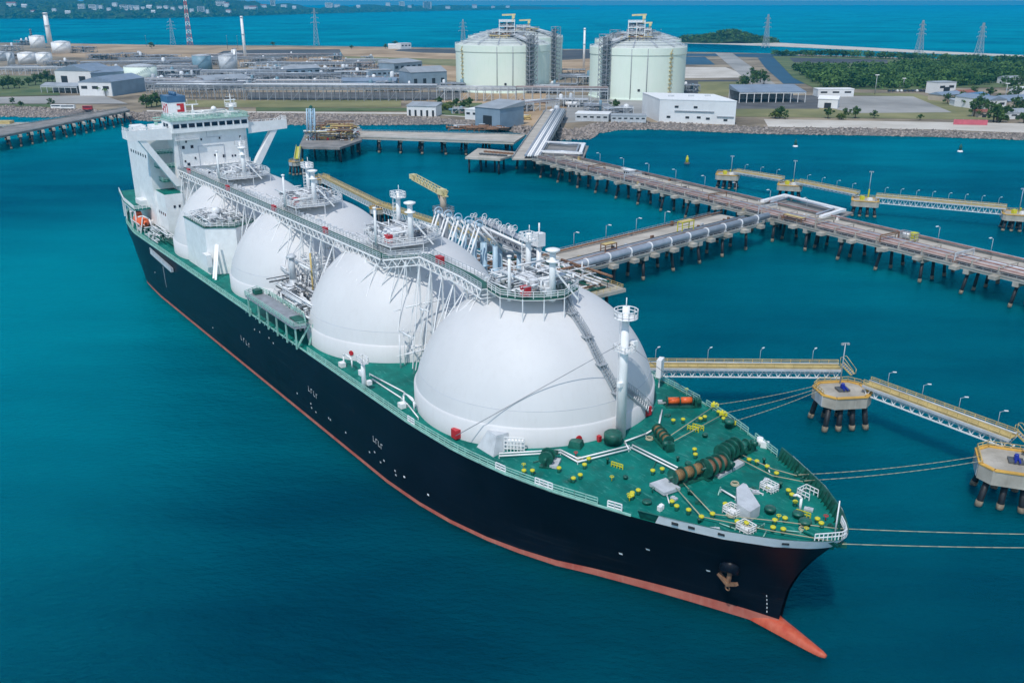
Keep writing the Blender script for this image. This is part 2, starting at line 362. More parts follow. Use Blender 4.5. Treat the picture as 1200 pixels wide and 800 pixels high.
OCT = ([(1, 0, 0), (-1, 0, 0), (0, 1, 0), (0, -1, 0), (0, 0, 1), (0, 0, -1)], [(0, 2, 4), (2, 1, 4), (1, 3, 4), (3, 0, 4), (2, 0, 5), (1, 2, 5), (3, 1, 5), (0, 3, 5)])
for i in range(len(W0) - 1):
    a, b, c, d = W0[i], W0[i + 1], W1[i + 1], W1[i]
    area = ((b - a).length + (c - d).length) / 2 * ((d - a).length + (c - b).length) / 2
    for k in range(min(1400, int(area / 3.4))):
        u, v = rng.random(), rng.random() * 1.08 - .02
        p = a.lerp(b, u).lerp(d.lerp(c, u), v); r = rng.uniform(.6, 1.45); e = mathutils.Euler((rng.random() * 6, rng.random() * 6, rng.random() * 6)).to_matrix()
        rocks.add([p + Vector((0, 0, .15)) + e @ (Vector(q) * (r * rng.uniform(.75, 1.2))) for q in OCT[0]], OCT[1])
tag(rocks.build('armour_rocks', M['rock']), 'grey armour rocks heaped along the waterline of the plant', 'rocks', kind='stuff')

# ground patches, each a sheet a little above the one below
LAYER = [0]
def patch(name, px, m, z=None):
    LAYER[0] += 1; b = MB(); b.sheet([G(x, y, ZL) for x, y in px], ZL + .03 + .008 * LAYER[0] if z is None else z)
    return tag(b.build(name, m), kind='structure')
M['tan'] = mat('bare_tan_soil', (.26, .17, .09), .95, rgb2=(.52, .38, .24), scale=.012, detail=9)
M['sand'] = mat('pale_sand', (.47, .43, .37), .95, rgb2=(.62, .58, .52), scale=.03, detail=8)
M['grass'] = mat('dry_grass', (.13, .14, .05), .95, rgb2=(.27, .25, .11), scale=.02, detail=9)
M['lawn'] = mat('green_grass', (.055, .10, .03), .95, rgb2=(.14, .17, .06), scale=.03, detail=9)
M['asphalt'] = mat('asphalt', (.07, .07, .072), .9, rgb2=(.13, .13, .13), scale=.05, detail=8)
M['yard'] = mat('grey_concrete_yard', (.24, .235, .22), .9, rgb2=(.40, .39, .37), scale=.015, detail=9)
M['pond'] = mat('pond_water', (.015, .075, .14), .5, var=.2, scale=.004, spec=.04)
M['mud'] = mat('dark_mud', (.05, .06, .075), .8, rgb2=(.12, .12, .12), scale=.006, detail=8, spec=.1)
patch('bare_field', [(60, 51.5), (330, 55), (460, 56), (540, 59), (545, 96), (300, 78), (60, 66)], M['tan'])
patch('grey_field', [(150, 84), (300, 84), (440, 94), (440, 106), (150, 106)], M['yard'])
patch('mud_flat', [(300, 58.5), (398, 58), (402, 66), (350, 67.5), (250, 65), (262, 60)], M['mud'])
patch('mud_flat', [(470, 57.5), (545, 58), (540, 63), (495, 62), (462, 60)], M['mud'])
patch('grass_field', [(400, 66), (538, 70), (538, 78), (500, 76), (420, 74)], M['grass'])
patch('bare_field', [(650, 63), (700, 62), (700, 88), (650, 88)], M['tan'])
patch('bare_field', [(790, 79), (850, 79), (882, 91), (790, 92)], M['sand'])
patch('mud_flat', [(655, 59), (692, 59), (692, 69), (655, 71)], M['mud'])
patch('pond', [(795, 63), (925, 63.5), (940, 66), (900, 68), (840, 66), (800, 66)], M['pond'])
patch('pond', [(795, 66.8), (826, 66.8), (838, 76), (795, 76)], M['pond'])
patch('grass_field', [(795, 94), (865, 94), (868, 112), (795, 112)], M['mud'])
patch('grass_field', [(818, 96), (866, 96), (890, 107), (868, 113), (818, 112)], M['grass'])
patch('access_road', [(838, 62.5), (858, 62.5), (916, 104), (886, 104)], M['yard'])
patch('canal', [(888, 68), (908, 68), (954, 98.5), (918, 98.5), (897, 80)], M['pond'])
patch('concrete_apron', [(640, 112), (760, 112), (760, 138), (640, 146)], M['yard'])
patch('grass_field', [(862, 125), (1000, 128), (1180, 134), (1180, 141), (862, 137)], M['grass'])
patch('bare_field', [(566, 143), (600, 128), (664, 124), (664, 134), (640, 149), (604, 147)], M['tan'])
patch('bare_field', [(500, 109), (640, 110), (640, 124), (566, 122), (500, 119)], M['tan'])
patch('concrete_yard', [(985, 113), (1070, 113), (1120, 132), (1000, 133), (960, 124)], M['yard'])
patch('grass_field', [(1000, 109), (1075, 110), (1160, 134), (1118, 133), (1070, 113.4), (1000, 112)], M['grass'])
patch('sand_strip', [(895, 140), (1250, 146), (1250, 158), (1100, 152.5), (900, 149)], M['sand'])
patch('shore_road', [(862, 112), (960, 112), (960, 128), (862, 128)], M['asphalt'])
patch('lawn', [(170, 118), (300, 118), (470, 117), (470, 126), (170, 126)], M['grass'])
patch('shore_road', [(290, 108.5), (540, 108.5), (540, 117), (290, 117)], M['asphalt'])
patch('lawn', [(300, 126.3), (500, 127), (500, 131), (300, 130.6)], M['lawn'])
patch('shore_road', [(172, 129.5), (300, 131), (500, 132.5), (560, 137), (560, 138.8), (500, 134.6), (300, 132.8), (172, 131.2)], M['sand'])
patch('lawn', [(-40, 88), (70, 90), (70, 112), (-40, 114)], M['lawn'])
patch('shore_road', [(-40, 115), (120, 112), (150, 122), (-40, 122)], M['yard'])
patch('lawn', [(-40, 122.5), (60, 122.5), (60, 126), (-40, 124)], M['lawn'])
patch('lawn', [(500, 121), (565, 121), (565, 138), (500, 134)], M['lawn'])

# ---- the hills across the bay
def shore_y(px):
    P = [(-500, 21.5), (0, 22), (150, 22.2), (260, 20), (330, 17.5), (420, 15), (500, 13.3), (600, 11.6), (680, 10.6)]
    for (a, ya), (b, yb) in zip(P, P[1:]):
        if a <= px <= b: return ya + (yb - ya) * (px - a) / (b - a)
    return P[0][1] if px < P[0][0] else P[-1][1]
def hill_h(px, t):
    """height of the hills t metres behind their shore"""
    big = 150 if px < 270 else max(18, 150 - (px - 270) * 1.1) if px < 380 else 62 if px < 560 else max(6, 62 - (px - 560) * .5)
    u = min(1, t / 1600.0)
    n = noise.fractal(Vector((px * .022, t * .0012, 3.1)), 1.0, 2.0, 5)
    n2 = noise.fractal(Vector((px * .2, t * .01, 9.1)), 1.0, 2.0, 4)
    return max(-1.5, -1.5 + 9 * min(1, t / 60) + big * (u ** .8) * (.62 + .5 * n) + 7 * n2 * min(1, t / 150))
M['hills'] = mat('wooded_hills', (.002, .012, .004), .95, rgb2=(.06, .10, .035), scale=.03, detail=10, spec=.1)
HX = [-260 + i * 4 for i in range(236)]; HT = [0, 20, 60, 120, 200, 300, 420, 560, 720, 900, 1150, 1450, 1800, 2400]
def hill_pt(px, t):
    p = G(px, shore_y(px), 0); d = Vector((p.x, p.y, 0)).normalized(); q = p + d * t; return Vector((q.x, q.y, hill_h(px, t)))
hb = MB(); hb.add([hill_pt(x, t) for t in HT for x in HX], [(j * len(HX) + i, j * len(HX) + i + 1, (j + 1) * len(HX) + i + 1, (j + 1) * len(HX) + i) for j in range(len(HT) - 1) for i in range(len(HX) - 1)], True)
tag(hb.build('hills', M['hills']), kind='structure')

def leaf_cloud(mb, c, rad, n, rng, size=1.5, squash=.8):
    """leaf-clump faces spread through a crown"""
    c = Vector(c)
    for _ in range(n):
        d = Vector((rng.gauss(0, 1), rng.gauss(0, 1), rng.gauss(0, 1))); d.normalize(); d *= rad * rng.uniform(.45, 1.05); d.z *= squash
        s_ = size * rng.uniform(.6, 1.3); a = Vector((rng.gauss(0, 1), rng.gauss(0, 1), rng.gauss(0, .6))); a.normalize(); b = a.cross(Vector((rng.gauss(0, 1), rng.gauss(0, 1), rng.gauss(0, 1)))); b.normalize()
        p = c + d
        mb.add([p + a * s_, p + b * s_ * .7, p - a * s_ * .8, p - b * s_ * .6], [(0, 1, 2, 3)])
# woods on the hills, thick along their shore
hw = MB()
for _ in range(2600):
    px = rng.uniform(-40, 600); t_ = rng.uniform(4, 120) if _ % 2 else rng.uniform(60, 1300); p = hill_pt(px, t_)
    if p.z < .5 or noise.noise(Vector((px * .05, t_ * .004, 2))) < -.25: continue
    leaf_cloud(hw, p + Vector((0, 0, 4)), rng.uniform(8, 17), 12, rng, 7.5, .6)
tag(hw.build('hill_woods', M['leafdk']), 'dark woods along the shore of the hills across the bay', 'wood', kind='stuff')
# ---- sandbar and wooded islet on the right
sb = MB()
P0 = [G(x, y, 0) for x, y in [(770, 49.5), (840, 49), (915, 51), (1100, 61), (1210, 66), (1215, 68), (1100, 63.5), (915, 55), (840, 52), (770, 50.5)]]
sb.prism(P0, -1, .9); tag(sb.build('sandbar', M['sand']), kind='structure')
isl = MB(); ic = G(858, 51.3, 0); ir = 118
for j in range(9):
    pass
ix = [(-ir + i * 12, -70 + j * 12) for j in range(13) for i in range(21)]
def isl_h(x, y):
    q = 1 - (x / ir) ** 2 - (y / 75) ** 2; return -1 + 20 * max(0, q) ** .7 * (1 + .25 * math.sin(x * .05 + 1))
isl.add([(ic.x + x, ic.y + 60 + y, isl_h(x, y)) for x, y in ix], [(j * 21 + i, j * 21 + i + 1, (j + 1) * 21 + i + 1, (j + 1) * 21 + i) for j in range(12) for i in range(20)], True)
tag(isl.build('island', M['hills']), kind='structure')
iw = MB()
for _ in range(420):
    x, y = rng.uniform(-ir, ir), rng.uniform(-75, 75)
    if isl_h(x, y) > 1: leaf_cloud(iw, (ic.x + x, ic.y + 60 + y, isl_h(x, y) + 2.5), 4.2, 16, rng, 1.9)
tag(iw.build('island_wood', M['leafdk']), 'dark wood covering the small islet beyond the storage tanks', 'wood', kind='stuff')

# ---- mangrove forest on the right: one mass nobody could count
def inside(p, poly):
    x, y = p; r = False; n = len(poly)
    for i in range(n):
        (x0, y0), (x1, y1) = poly[i], poly[i - 1]
        if (y0 > y) != (y1 > y) and x < (x1 - x0) * (y - y0) / (y1 - y0) + x0: r = not r
    return r
def crowns(mb, px, count, rng, h=(5, 9), rad=(3.2, 5.6), per=26, size=1.5):
    P = [(q.x, q.y) for q in (G(x, y, ZL) for x, y in px)]
    xa, xb = min(p[0] for p in P), max(p[0] for p in P); ya, yb = min(p[1] for p in P), max(p[1] for p in P); k = 0
    while k < count:
        x, y = rng.uniform(xa, xb), rng.uniform(ya, yb)
        if not inside((x, y), P): continue
        if noise.noise(Vector((x * .012, y * .012, 1))) < -.34: k += .5; continue
        k += 1; r = rng.uniform(*rad); hh = rng.uniform(*h) * (1 + .4 * noise.noise(Vector((x * .008, y * .008, 5))))
        leaf_cloud(mb, (x, y, ZL + hh - r * .5), r, per, rng, size)
        mb.tube((x, y, ZL), (x, y, ZL + hh - r * .5), .22, n=3, caps=False)
patch('forest_floor', [(905, 66), (1000, 67), (1200, 75), (1320, 80), (1320, 103), (1110, 103), (1060, 106), (955, 104), (930, 92)], M['lawn'])
patch('salt_flat', [(925, 68), (1040, 70.5), (1040, 75), (930, 73.5)], M['mud'])
fo = MB()
crowns(fo, [(928, 83), (935, 80), (1052, 81), (1056, 75), (1200, 78), (1320, 83), (1320, 101), (1180, 99), (1100, 103), (1060, 104.5), (962, 103.5)], 2500, rng)
crowns(fo, [(905, 65), (1000, 67), (1200, 74), (1300, 78), (1300, 80), (1200, 76), (1000, 68.2), (905, 66)], 420, rng, h=(6, 9))
tag(fo.build('mangrove_forest', M['leafdk']), 'dense green mangrove forest between the yard and the open sea', 'forest', kind='stuff')

# ---- the air over all of it
hz = MB(); hz.box((0, 20200, 82), (90000, 46000, 172))
hm = bpy.data.materials.new('haze_air'); hm.use_nodes = True; hn = hm.node_tree
for x in list(hn.nodes):
    if x.type == 'BSDF_PRINCIPLED': hn.nodes.remove(x)
pv = hn.nodes.new('ShaderNodeVolumePrincipled'); pv.inputs['Color'].default_value = (.01, .55, 1.0, 1); pv.inputs['Density'].default_value = 8.5e-5; pv.inputs['Anisotropy'].default_value = .1
hn.links.new(pv.outputs[0], [x for x in hn.nodes if x.type == 'OUTPUT_MATERIAL'][0].inputs['Volume'])
tag(hz.build('haze', hm), 'thin blue air over the bay', 'haze', kind='stuff')

# ================================================================== THE GAS CARRIER: local x runs aft, y to starboard (the near side), z up
SHIP_YAW, SX, SY, DS = 2.2085, 3.93, 147.5, 44.9
ship = thing('gas_carrier_ship', 'long black-hulled gas carrier with four white domes and a green deck moored at the jetty', 'ship', (SX, SY, 0), SHIP_YAW)
SM = MW[ship.name]; SI = SM.inverted()
def S(px, py, z): return SI @ G(px, py, z)                     # photo pixel at height z, in ship coordinates
def interp(t, x):
    if x <= t[0][0]: return t[0][1]
    for (a, ya), (b, yb) in zip(t, t[1:]):
        if x <= b: return ya + (yb - ya) * (x - a) / (b - a)
    return t[-1][1]
STEM = [(-4, -55.6), (2, -55.9), (4, -56.1), (7, -56.6), (10.3, -57.9), (14.2, -60.2), (16.4, -62.0), (18.6, -63.5)]
BD = [(0, .5), (.5, 1.7), (1.3, 3), (4.3, 6.2), (9.3, 9.8), (15.3, 12.9), (20.3, 15.2), (26.3, 17.5), (33, 19.8), (41, 21.8), (51, 23.3), (64, 24), (500, 24)]
BW = [(0, .35), (4, 2.0), (10, 4.8), (16, 7.8), (24, 12), (30, 15.6), (38, 19), (46, 21.4), (54, 22.9), (64, 24), (500, 24)]
ADK = [(-100, 24), (170, 24), (186, 22.0), (200, 18.2), (212, 13.5), (216, 11)]
AWL = [(-100, 24), (148, 24), (165, 23.2), (178, 20.5), (192, 14.5), (204, 7), (210, 2)]
def zdeck(s): return 15.2 + 1.7 * max(0, min(1, (-8 - s) / 55)) ** 1.2
def zcamber(s, l): b = max(1, hb_deck(s)); return zdeck(s) + .55 * max(0, 1 - (l / b) ** 2)
def hb(s, z):
    st = interp(STEM, z); x = s - st
    if x < 0: return 0
    w = max(0, min(1, (z - 1) / 15.5)) ** 1.35
    b = interp(BD, x) * w + interp(BW, x) * (1 - w)
    w2 = max(0, min(1, z / 13)) ** .8
    return min(b, interp(ADK, s) * w2 + interp(AWL, s) * (1 - w2))
def hb_deck(s): return hb(s, zdeck(s))
XS = [0, .3, .8, 1.5, 2.5, 4, 6, 8.5, 12, 16, 20, 25, 30, 36, 42, 50, 58, 68, 90, 120, 150, 180, 205, 215, 222, 228, 234, 240, 246, 252, 258, 264, 268, 271.5]
def strake(z0f, z1f, n, off=0.0, sides=(1, -1), x0=0, x1=400):
    """hull skin between two heights; zf(s) gives the height at station s"""
    b = MB()
    for sd_ in sides:
        vs = []; xs = [x for x in XS if x0 <= x <= x1]
        for x in xs:
            for k in range(n + 1):
                t = k / n; z = z1f(-55)
                for _ in range(3):
                    s_ = interp(STEM, z) + x * (1 - 0.0) if x < 60 else -55.9 + x
                    z = z0f(s_) + (z1f(s_) - z0f(s_)) * t
                s_ = interp(STEM, z) * (1 - min(1, x / 60)) + -55.9 * min(1, x / 60) + x
                vs.append((s_ - off * (1 if x < .5 else 0), sd_ * (hb(s_ + 1e-4, z) + off), z))
        m = n + 1; fs = []
        for i in range(len(xs) - 1):
            for k in range(n):
                q = (i * m + k, (i + 1) * m + k, (i + 1) * m + k + 1, i * m + k + 1); fs.append(q[::-1] if sd_ > 0 else q)
        b.add(vs, fs, True)
    return b
BOOT = lambda s: .72 + .95 * max(0, min(1, (-15 - s) / 35))
hull = strake(BOOT, zdeck, 9)
sT = -55.9 + XS[-1]
tr = [(sT, hb(sT, z), z) for z in (0, 3, 6, 9, 12, 15.2)]; hull.add(tr + [(a, -b_, c) for a, b_, c in tr[::-1]], [tuple(range(12))])
hull.build('hull', M['hull'], ship)
strake(lambda s: -2.5, lambda s: BOOT(s), 3, .02).build('boot_topping', M['boot'], ship)
bb = MB()
prof = [(-46, 2.2, 1.2), (-51, 2.1, 1.5), (-55, 1.55, 1.35), (-58.5, 1.15, .95), (-61, .85, .62), (-62.7, .55, .42), (-63.4, .25, .25)]; vs = []
for s_, r_, zt in prof:
    for k in range(14): a = 2 * math.pi * k / 14; vs.append((s_, r_ * math.cos(a), zt - r_ * 1.1 + r_ * 1.1 * math.sin(a) + .25))
bb.add(vs, [(i * 14 + k, i * 14 + (k + 1) % 14, (i + 1) * 14 + (k + 1) % 14, (i + 1) * 14 + k) for i in range(len(prof) - 1) for k in range(14)] + [tuple(range(84, 98))], True)
bb.build('bulbous_bow', M['bulb'], ship)
# main deck with camber
dk = MB(); ss = sorted({-62.6, -61.5, -60, -58, -56, -53, -50, -46, -42, -38, -34, -30, -25, -20, -14, -8, 0, 20, 60, 110, 150, 170, 186, 200, 212, sT}); vs = []
for s_ in ss:
    b_ = max(.05, hb_deck(s_) - .02)
    for k in range(9): l_ = b_ * (k / 4 - 1); vs.append((s_, l_, zcamber(s_, l_) + .0))
dk.add(vs, [(i * 9 + k, (i + 1) * 9 + k, (i + 1) * 9 + k + 1, i * 9 + k + 1) for i in range(len(ss) - 1) for k in range(8)], True)
dk.build('main_deck', M['deck'], ship)
# bow bulwark: white outside, green lining with stays inside
BWT = lambda s: zdeck(s) + 1.55
bst = 17.6
strake(zdeck, BWT, 1, .012, x1=16).build('bow_bulwark', M['white'], ship)
lin = MB()
for sd_ in (1, -1):
    P = []
    for s_ in [-62.9, -62.3, -61.3, -60, -58, -55.5, -53, -50, -47, -44.5, -42.2]:
        P.append((s_, max(.2, hb(s_, zdeck(s_)) - .18)))
    for (sa, la), (sb_, lb) in zip(P, P[1:]):
        lin.add([(sa, sd_ * la, zdeck(sa)), (sb_, sd_ * lb, zdeck(sb_)), (sb_, sd_ * (hb(sb_, BWT(sb_)) - .12), BWT(sb_) + .02), (sa, sd_ * (hb(sa, BWT(sa)) - .12), BWT(sa) + .02)], [(0, 1, 2, 3)])
        lin.add([(sa, sd_ * (hb(sa, BWT(sa)) + .05), BWT(sa) + .03), (sb_, sd_ * (hb(sb_, BWT(sb_)) + .05), BWT(sb_) + .03), (sb_, sd_ * (hb(sb_, BWT(sb_)) - .22), BWT(sb_) + .03), (sa, sd_ * (hb(sa, BWT(sa)) - .22), BWT(sa) + .03)], [(0, 1, 2, 3)])
        n_ = max(1, round((sb_ - sa) / .9))
        for k in range(n_):
            t = k / n_; s_ = sa + (sb_ - sa) * t; l_ = la + (lb - la) * t; z = zdeck(s_)
            lin.add([(s_, sd_ * l_, z), (s_, sd_ * (l_ - .75), z), (s_, sd_ * (hb(s_, z + 1.5) - .15), z + 1.5)], [(0, 1, 2)])
lin.build('bulwark_lining', M['greenp'], ship)
# deck edge: gunwale strip and handrails
def edge(sa, sb_, sd_, n=None, inset=.25):
    n = n or max(2, int(abs(sb_ - sa) / 5)); return [(sa + (sb_ - sa) * i / n, sd_ * (hb_deck(sa + (sb_ - sa) * i / n) - inset), zdeck(sa + (sb_ - sa) * i / n)) for i in range(n + 1)]
for sd_ in (1, -1):
    gw = MB(); E_ = edge(-41, 205, sd_, 60, .06)
    for a, b_ in zip(E_, E_[1:]): gw.bar(Vector(a) + Vector((0, 0, .16)), Vector(b_) + Vector((0, 0, .16)), .14, .34)
    gw.build('gunwale', M['railgreen'], ship)
for sa, sb_, sd_ in [(-36, -29, 1), (-26, -20.5, 1), (-18.5, 2, 1), (4, 44, 1), (74, 205, 1), (-42, -36, -1), (-34, -22, -1), (-20, -4, -1), (0, 205, -1)]:
    rl = MB(); rl.rail(edge(sa, sb_, sd_), 1.25, .055, 1.9, 3); rl.build('deck_railing', M['railgreen'], ship)
for sa, sb_ in [(-29, -26), (-20.5, -18.5), (2, 4), (-39.5, -37.5)]: rl = MB(); rl.rail(edge(sa, sb_, 1), 1.3, .07, .8, 3); rl.build('white_railing', M['white'], ship)
rl = MB()
rl.rail([(-62.6, 1.4, 18.3), (-63.3, .3, 18.4), (-63.3, -.6, 18.4), (-62.2, -1.9, 18.3), (-60.8, -3.2, 18.2)], 1.1, .05, .5, 2)
rl.rail([(-61.4, 3.2, 18.2), (-62.6, 1.4, 18.3)], 1.1, .05, .5, 2)
rl.build('white_railing', M['white'], ship)
P_ = S(947, 573, 17.8); rl = MB(); rl.rail([(P_.x + dx, P_.y + dy, 16.7) for dx, dy in ((-1, -1), (1, -1), (1, 1), (-1, 1))], 1.1, .05, .6)
rl.build('white_railing', M['white'], ship)

# ---- the four tank domes
DR, DZ, SKZ = 21.4, 15.0, 19.1
def on_dome(px, py, k, out=0.0):
    """first hit of the pixel's ray with dome k, ship coordinates"""
    C = Vector((DS * k, 0, DZ)); o = SI @ Vector((0, 0, CAM_H)); d = (SI @ G(px, py, 0)) - o; d.normalize(); r = DR + out
    b_ = d.dot(C - o); q = (C - o).length_squared - r * r; h = b_ * b_ - q
    return o + d * (b_ - math.sqrt(max(0, h)))
domes = []
for k in range(4):
    c = (DS * k, 0, 0); d = MB(); a0 = math.asin((SKZ - DZ) / DR)
    prof = [(DR * math.cos(a0 + (math.pi / 2 - .02 - a0) * i / 26), DZ + DR * math.sin(a0 + (math.pi / 2 - .02 - a0) * i / 26)) for i in range(27)]
    d.lathe(c, prof, 96, False); o = d.build('tank_dome', M['dome'], ship); domes.append(o)
    sk = MB(); sk.lathe(c, [(21.35, 15.0), (21.35, SKZ - .25), (prof[0][0] - .02, SKZ + .02)], 96, False); sk.build('dome_skirt', M['dome'], o)
    sm = MB()
    for zz in (21.6,): sm.ring((c[0], 0, zz), math.sqrt(DR * DR - (zz - DZ) ** 2) - .01, .05, n=96, m=4)
    sm.build('weld_seam', M['seam'], o)

def clutter(mb, x0, x1, y0, y1, z0, h, n, rng, r=(.06, .2)):
    """a tangle of pipes, valves and small boxes standing on a deck"""
    for _ in range(n):
        x, y, z = rng.uniform(x0, x1), rng.uniform(y0, y1), z0 + rng.uniform(.2, h); q = rng.random(); rr = rng.uniform(*r)
        if q < .34: L = rng.uniform(1, (x1 - x0) * .7); mb.tube((max(x0, x - L / 2), y, z), (min(x1, x + L / 2), y, z), rr, n=6)
        elif q < .62: L = rng.uniform(1, (y1 - y0) * .7); mb.tube((x, max(y0, y - L / 2), z), (x, min(y1, y + L / 2), z), rr, n=6)
        elif q < .82: mb.tube((x, y, z0), (x, y, z + .4), rr * .8, n=6)
        elif q < .93: mb.box((x, y, z0 + rng.uniform(.3, h * .5)), (rng.uniform(.4, 1.1), rng.uniform(.4, 1.1), rng.uniform(.5, 1.3)))
        else: mb.tube((x, y, z0), (x, y, z), .08, n=5); mb.ring((x, y, z), .35, .06, n=10, m=4)

# ---- platforms and posts on each dome top
crng = random.Random(21)
for k in range(4):
    o = domes[k]; cx = DS * k
    poly = [(-10.6, 2.2), (-9.6, 5.6), (-7.6, 8.4), (-4.2, 10.4), (.5, 9.6), (3.6, 6.4), (4.2, 2.0), (2.0, -3.4), (-3.5, -4.4), (-8.5, -2.5)]
    if k: poly = [(-10.4, 1.4), (-9.2, 8.2), (-2.5, 8.6), (1.5, 7.4), (3.6, 2.0), (1.6, -5.2), (-3, -5.6), (-7.6, -4.6)]
    P = [(cx + x, y) for x, y in poly]; zp = 37.1 - (.45 if k else 0)
    b = MB(); b.prism(P, zp - .22, zp)
    for x, y in P: 
        rr = math.hypot(x - cx, y); zs = DZ + math.sqrt(max(1, DR * DR - rr * rr))
    pl = b.build('dome_platform', M['ltgrey'] if k else M['greenp'], o)
    b = MB()
    for x, y in P: rr = math.hypot(x - cx, y); b.bar((x, y, zp - .1), (x, y, DZ + math.sqrt(max(1, DR * DR - rr * rr)) - .1), .14)
    b.prism([(cx + (x - cx) * 1.012, y * 1.012) for x, y in P], zp - .3, zp - .24); b.rail([(x, y, zp) for x, y in P], 1.15, .045, 1.4, 3, closed=True); b.build('platform_railing', M['white'], o)
    b = MB(); clutter(b, cx - 8.5, cx + 3.2, -3, 8.2, zp, 2.4, 120, crng); b.lathe((cx - 1.5, 3.2, zp), [(2.1, 0), (2.1, 1.1), (1.6, 1.6), (.3, 1.75)], 20)
    b.box((cx - 5.2, 4.2, zp + 1.0), (1.5, 1.5, 2.0)); b.box((cx - 7.0, 3.0, zp + 1.0), (1.5, 1.4, 2.0)); b.build('platform_pipework', M['whitepipe'], o)
    b = MB(); clutter(b, cx - 8, cx + 3, -3, 8, zp, 1.8, 60, crng); b.build('platform_valves', M['grey'], o)
    b = MB(); b.box((cx - 6.8, 7.2, zp + .85), (1.5, 1.1, 1.3)); b.box((cx - 6.8, 7.2, zp + 1.6), (1.6, 1.2, .15))
    if k < 3: b.build('fire_hose_box', M['red'], o)
    # thick vent post with round caps, a stay leg and ladder hoops
    b = MB(); x, y = cx - 8.4, 3.0; b.tube((x, y, 36), (x, y, 44.7), .6, .5, 14); b.lathe((x, y, 44.4), [(.5, -.4), (1.2, 0), (1.2, .2), (.5, .4)], 18); b.lathe((x, y, 42.6), [(.5, -.1), (1.1, 0), (1.1, .12), (.5, .15)], 18)
    b.bar((x, y, 41.5), (x - 1.6, y - 4.2, 35.8), .3); b.build('vent_mast', M['white'], o)
    # cage post with platform on the far side of the top
    b = MB(); x, y = cx + 2.6, -.6; b.tube((x, y, 36), (x, y, 44.6), .5, .42, 12); b.box((x, y, 43.4), (2.6, 2.2, .16)); b.rail([(x - 1.3, y - 1.1, 43.5), (x + 1.3, y - 1.1, 43.5), (x + 1.3, y + 1.1, 43.5), (x - 1.3, y + 1.1, 43.5)], 1.1, .06, .7, 2, True)
    for zz in [38 + .8 * i for i in range(6)]: b.ring((x + .95, y + .3, zz), .5, .05, n=10, m=4)
    for a in (0, 1.6, 3.2, 4.8): b.bar((x + .95 + .5 * math.cos(a), y + .3 + .5 * math.sin(a), 38), (x + .95 + .5 * math.cos(a), y + .3 + .5 * math.sin(a), 43), .07)
    b.tube((x + .5, y - .5, 44.5), (x + .5, y - .5, 45.8), .07, n=5); b.build('ladder_post', M['white'], o)
    b = MB(); b.tube((cx - 4.4, 8.7, 36), (cx - 4.4, 8.7, 43.4), .3, .24, 10); b.lathe((cx - 4.4, 8.7, 43.3), [(.24, 0), (.42, .1), (.42, .3), (.1, .4)], 10); b.build('sounding_post', M['white'], o)

# stairway down the forward side of dome one, following the curve
SP = [(661, 347), (664, 352), (670, 366), (681, 382.6), (688, 394), (697, 413), (704, 426), (715, 446), (722, 459), (735, 458), (745, 465), (755, 475), (766, 487)]
st = MB(); pts = [on_dome(x, y, 0, .35) for x, y in SP]
for i, p in enumerate(pts):
    r_ = math.hypot(p.x, p.y)
    if p.z < SKZ: pts[i] = Vector((p.x / r_ * 21.8, p.y / r_ * 21.8, p.z))
fine = []
for a, b_ in zip(pts, pts[1:]):
    for i in range(5): fine.append(a.lerp(b_, i / 5))
fine.append(pts[-1])
for a, b_ in zip(fine, fine[1:]):
    d_ = (b_ - a).normalized(); side = d_.cross(Vector((a.x, a.y, a.z - DZ)).normalized()).normalized() * .45
    st.bar(a + side, b_ + side, .1, .28); st.bar(a - side, b_ - side, .1, .28)
    st.bar(a + side, a - side, .3, .06)
    for sg in (1, -1): st.bar(a + side * sg, a + side * sg + Vector((0, 0, 1.05)), .06); st.bar(a + side * sg + Vector((0, 0, 1.05)), b_ + side * sg + Vector((0, 0, 1.05)), .07)
for i in (2, 4, 6, 8): st.box(pts[i], (1.7, 1.7, .12))
st.build('dome_stairway', M['alu'], domes[0])
hood = MB(); P_ = S(573, 527, 15.5)
hood.add([(P_.x - 2.4, P_.y + .9, 15.3), (P_.x + 2.2, P_.y + .9, 15.3), (P_.x + 1.6, P_.y - 2.6, 15.3), (P_.x - 1.8, P_.y - 2.6, 15.3), (P_.x - 1.2, P_.y - .6, 18.3), (P_.x + 1.2, P_.y - .6, 18.3), (P_.x + 1.2, P_.y - 2.8, 18.3), (P_.x - 1.4, P_.y - 2.8, 18.3)], [(3, 2, 1, 0), (4, 5, 6, 7), (0, 1, 5, 4), (1, 2, 6, 5), (2, 3, 7, 6), (3, 0, 4, 7)])
hood.build('vent_hood', M['ltgrey'], ship)
acc = MB(); P_ = on_dome(604, 520, 0); aa = math.atan2(P_.y, P_.x); q = Vector((21.7 * math.cos(aa), 21.7 * math.sin(aa), 0)); rot = aa
acc.box((q.x, q.y, 16.6), (.5, 2.6, 1.3), rot); acc.rail([(q.x + .9 * math.cos(aa) - 1.6 * math.sin(aa), q.y + .9 * math.sin(aa) + 1.6 * math.cos(aa), 15.5), (q.x + .9 * math.cos(aa) + 1.6 * math.sin(aa), q.y + .9 * math.sin(aa) - 1.6 * math.cos(aa), 15.5)], 2.6, .06, .5, 4)
acc.build('dome_access_hatch', M['white'], ship)
for k, px in ((0, (592, 518)), (0, (678, 506)), (1, (412, 415))):
    P_ = on_dome(px[0], px[1], k); aa = math.atan2(P_.y, P_.x - DS * k); q = Vector((DS * k + 21.36 * math.cos(aa), 21.36 * math.sin(aa), 17.0)); w = MB(); w.tube(q, q + Vector((math.cos(aa), math.sin(aa), 0)) * .15, .5, n=14); w.build('red_warning_disc', M['red'], ship)

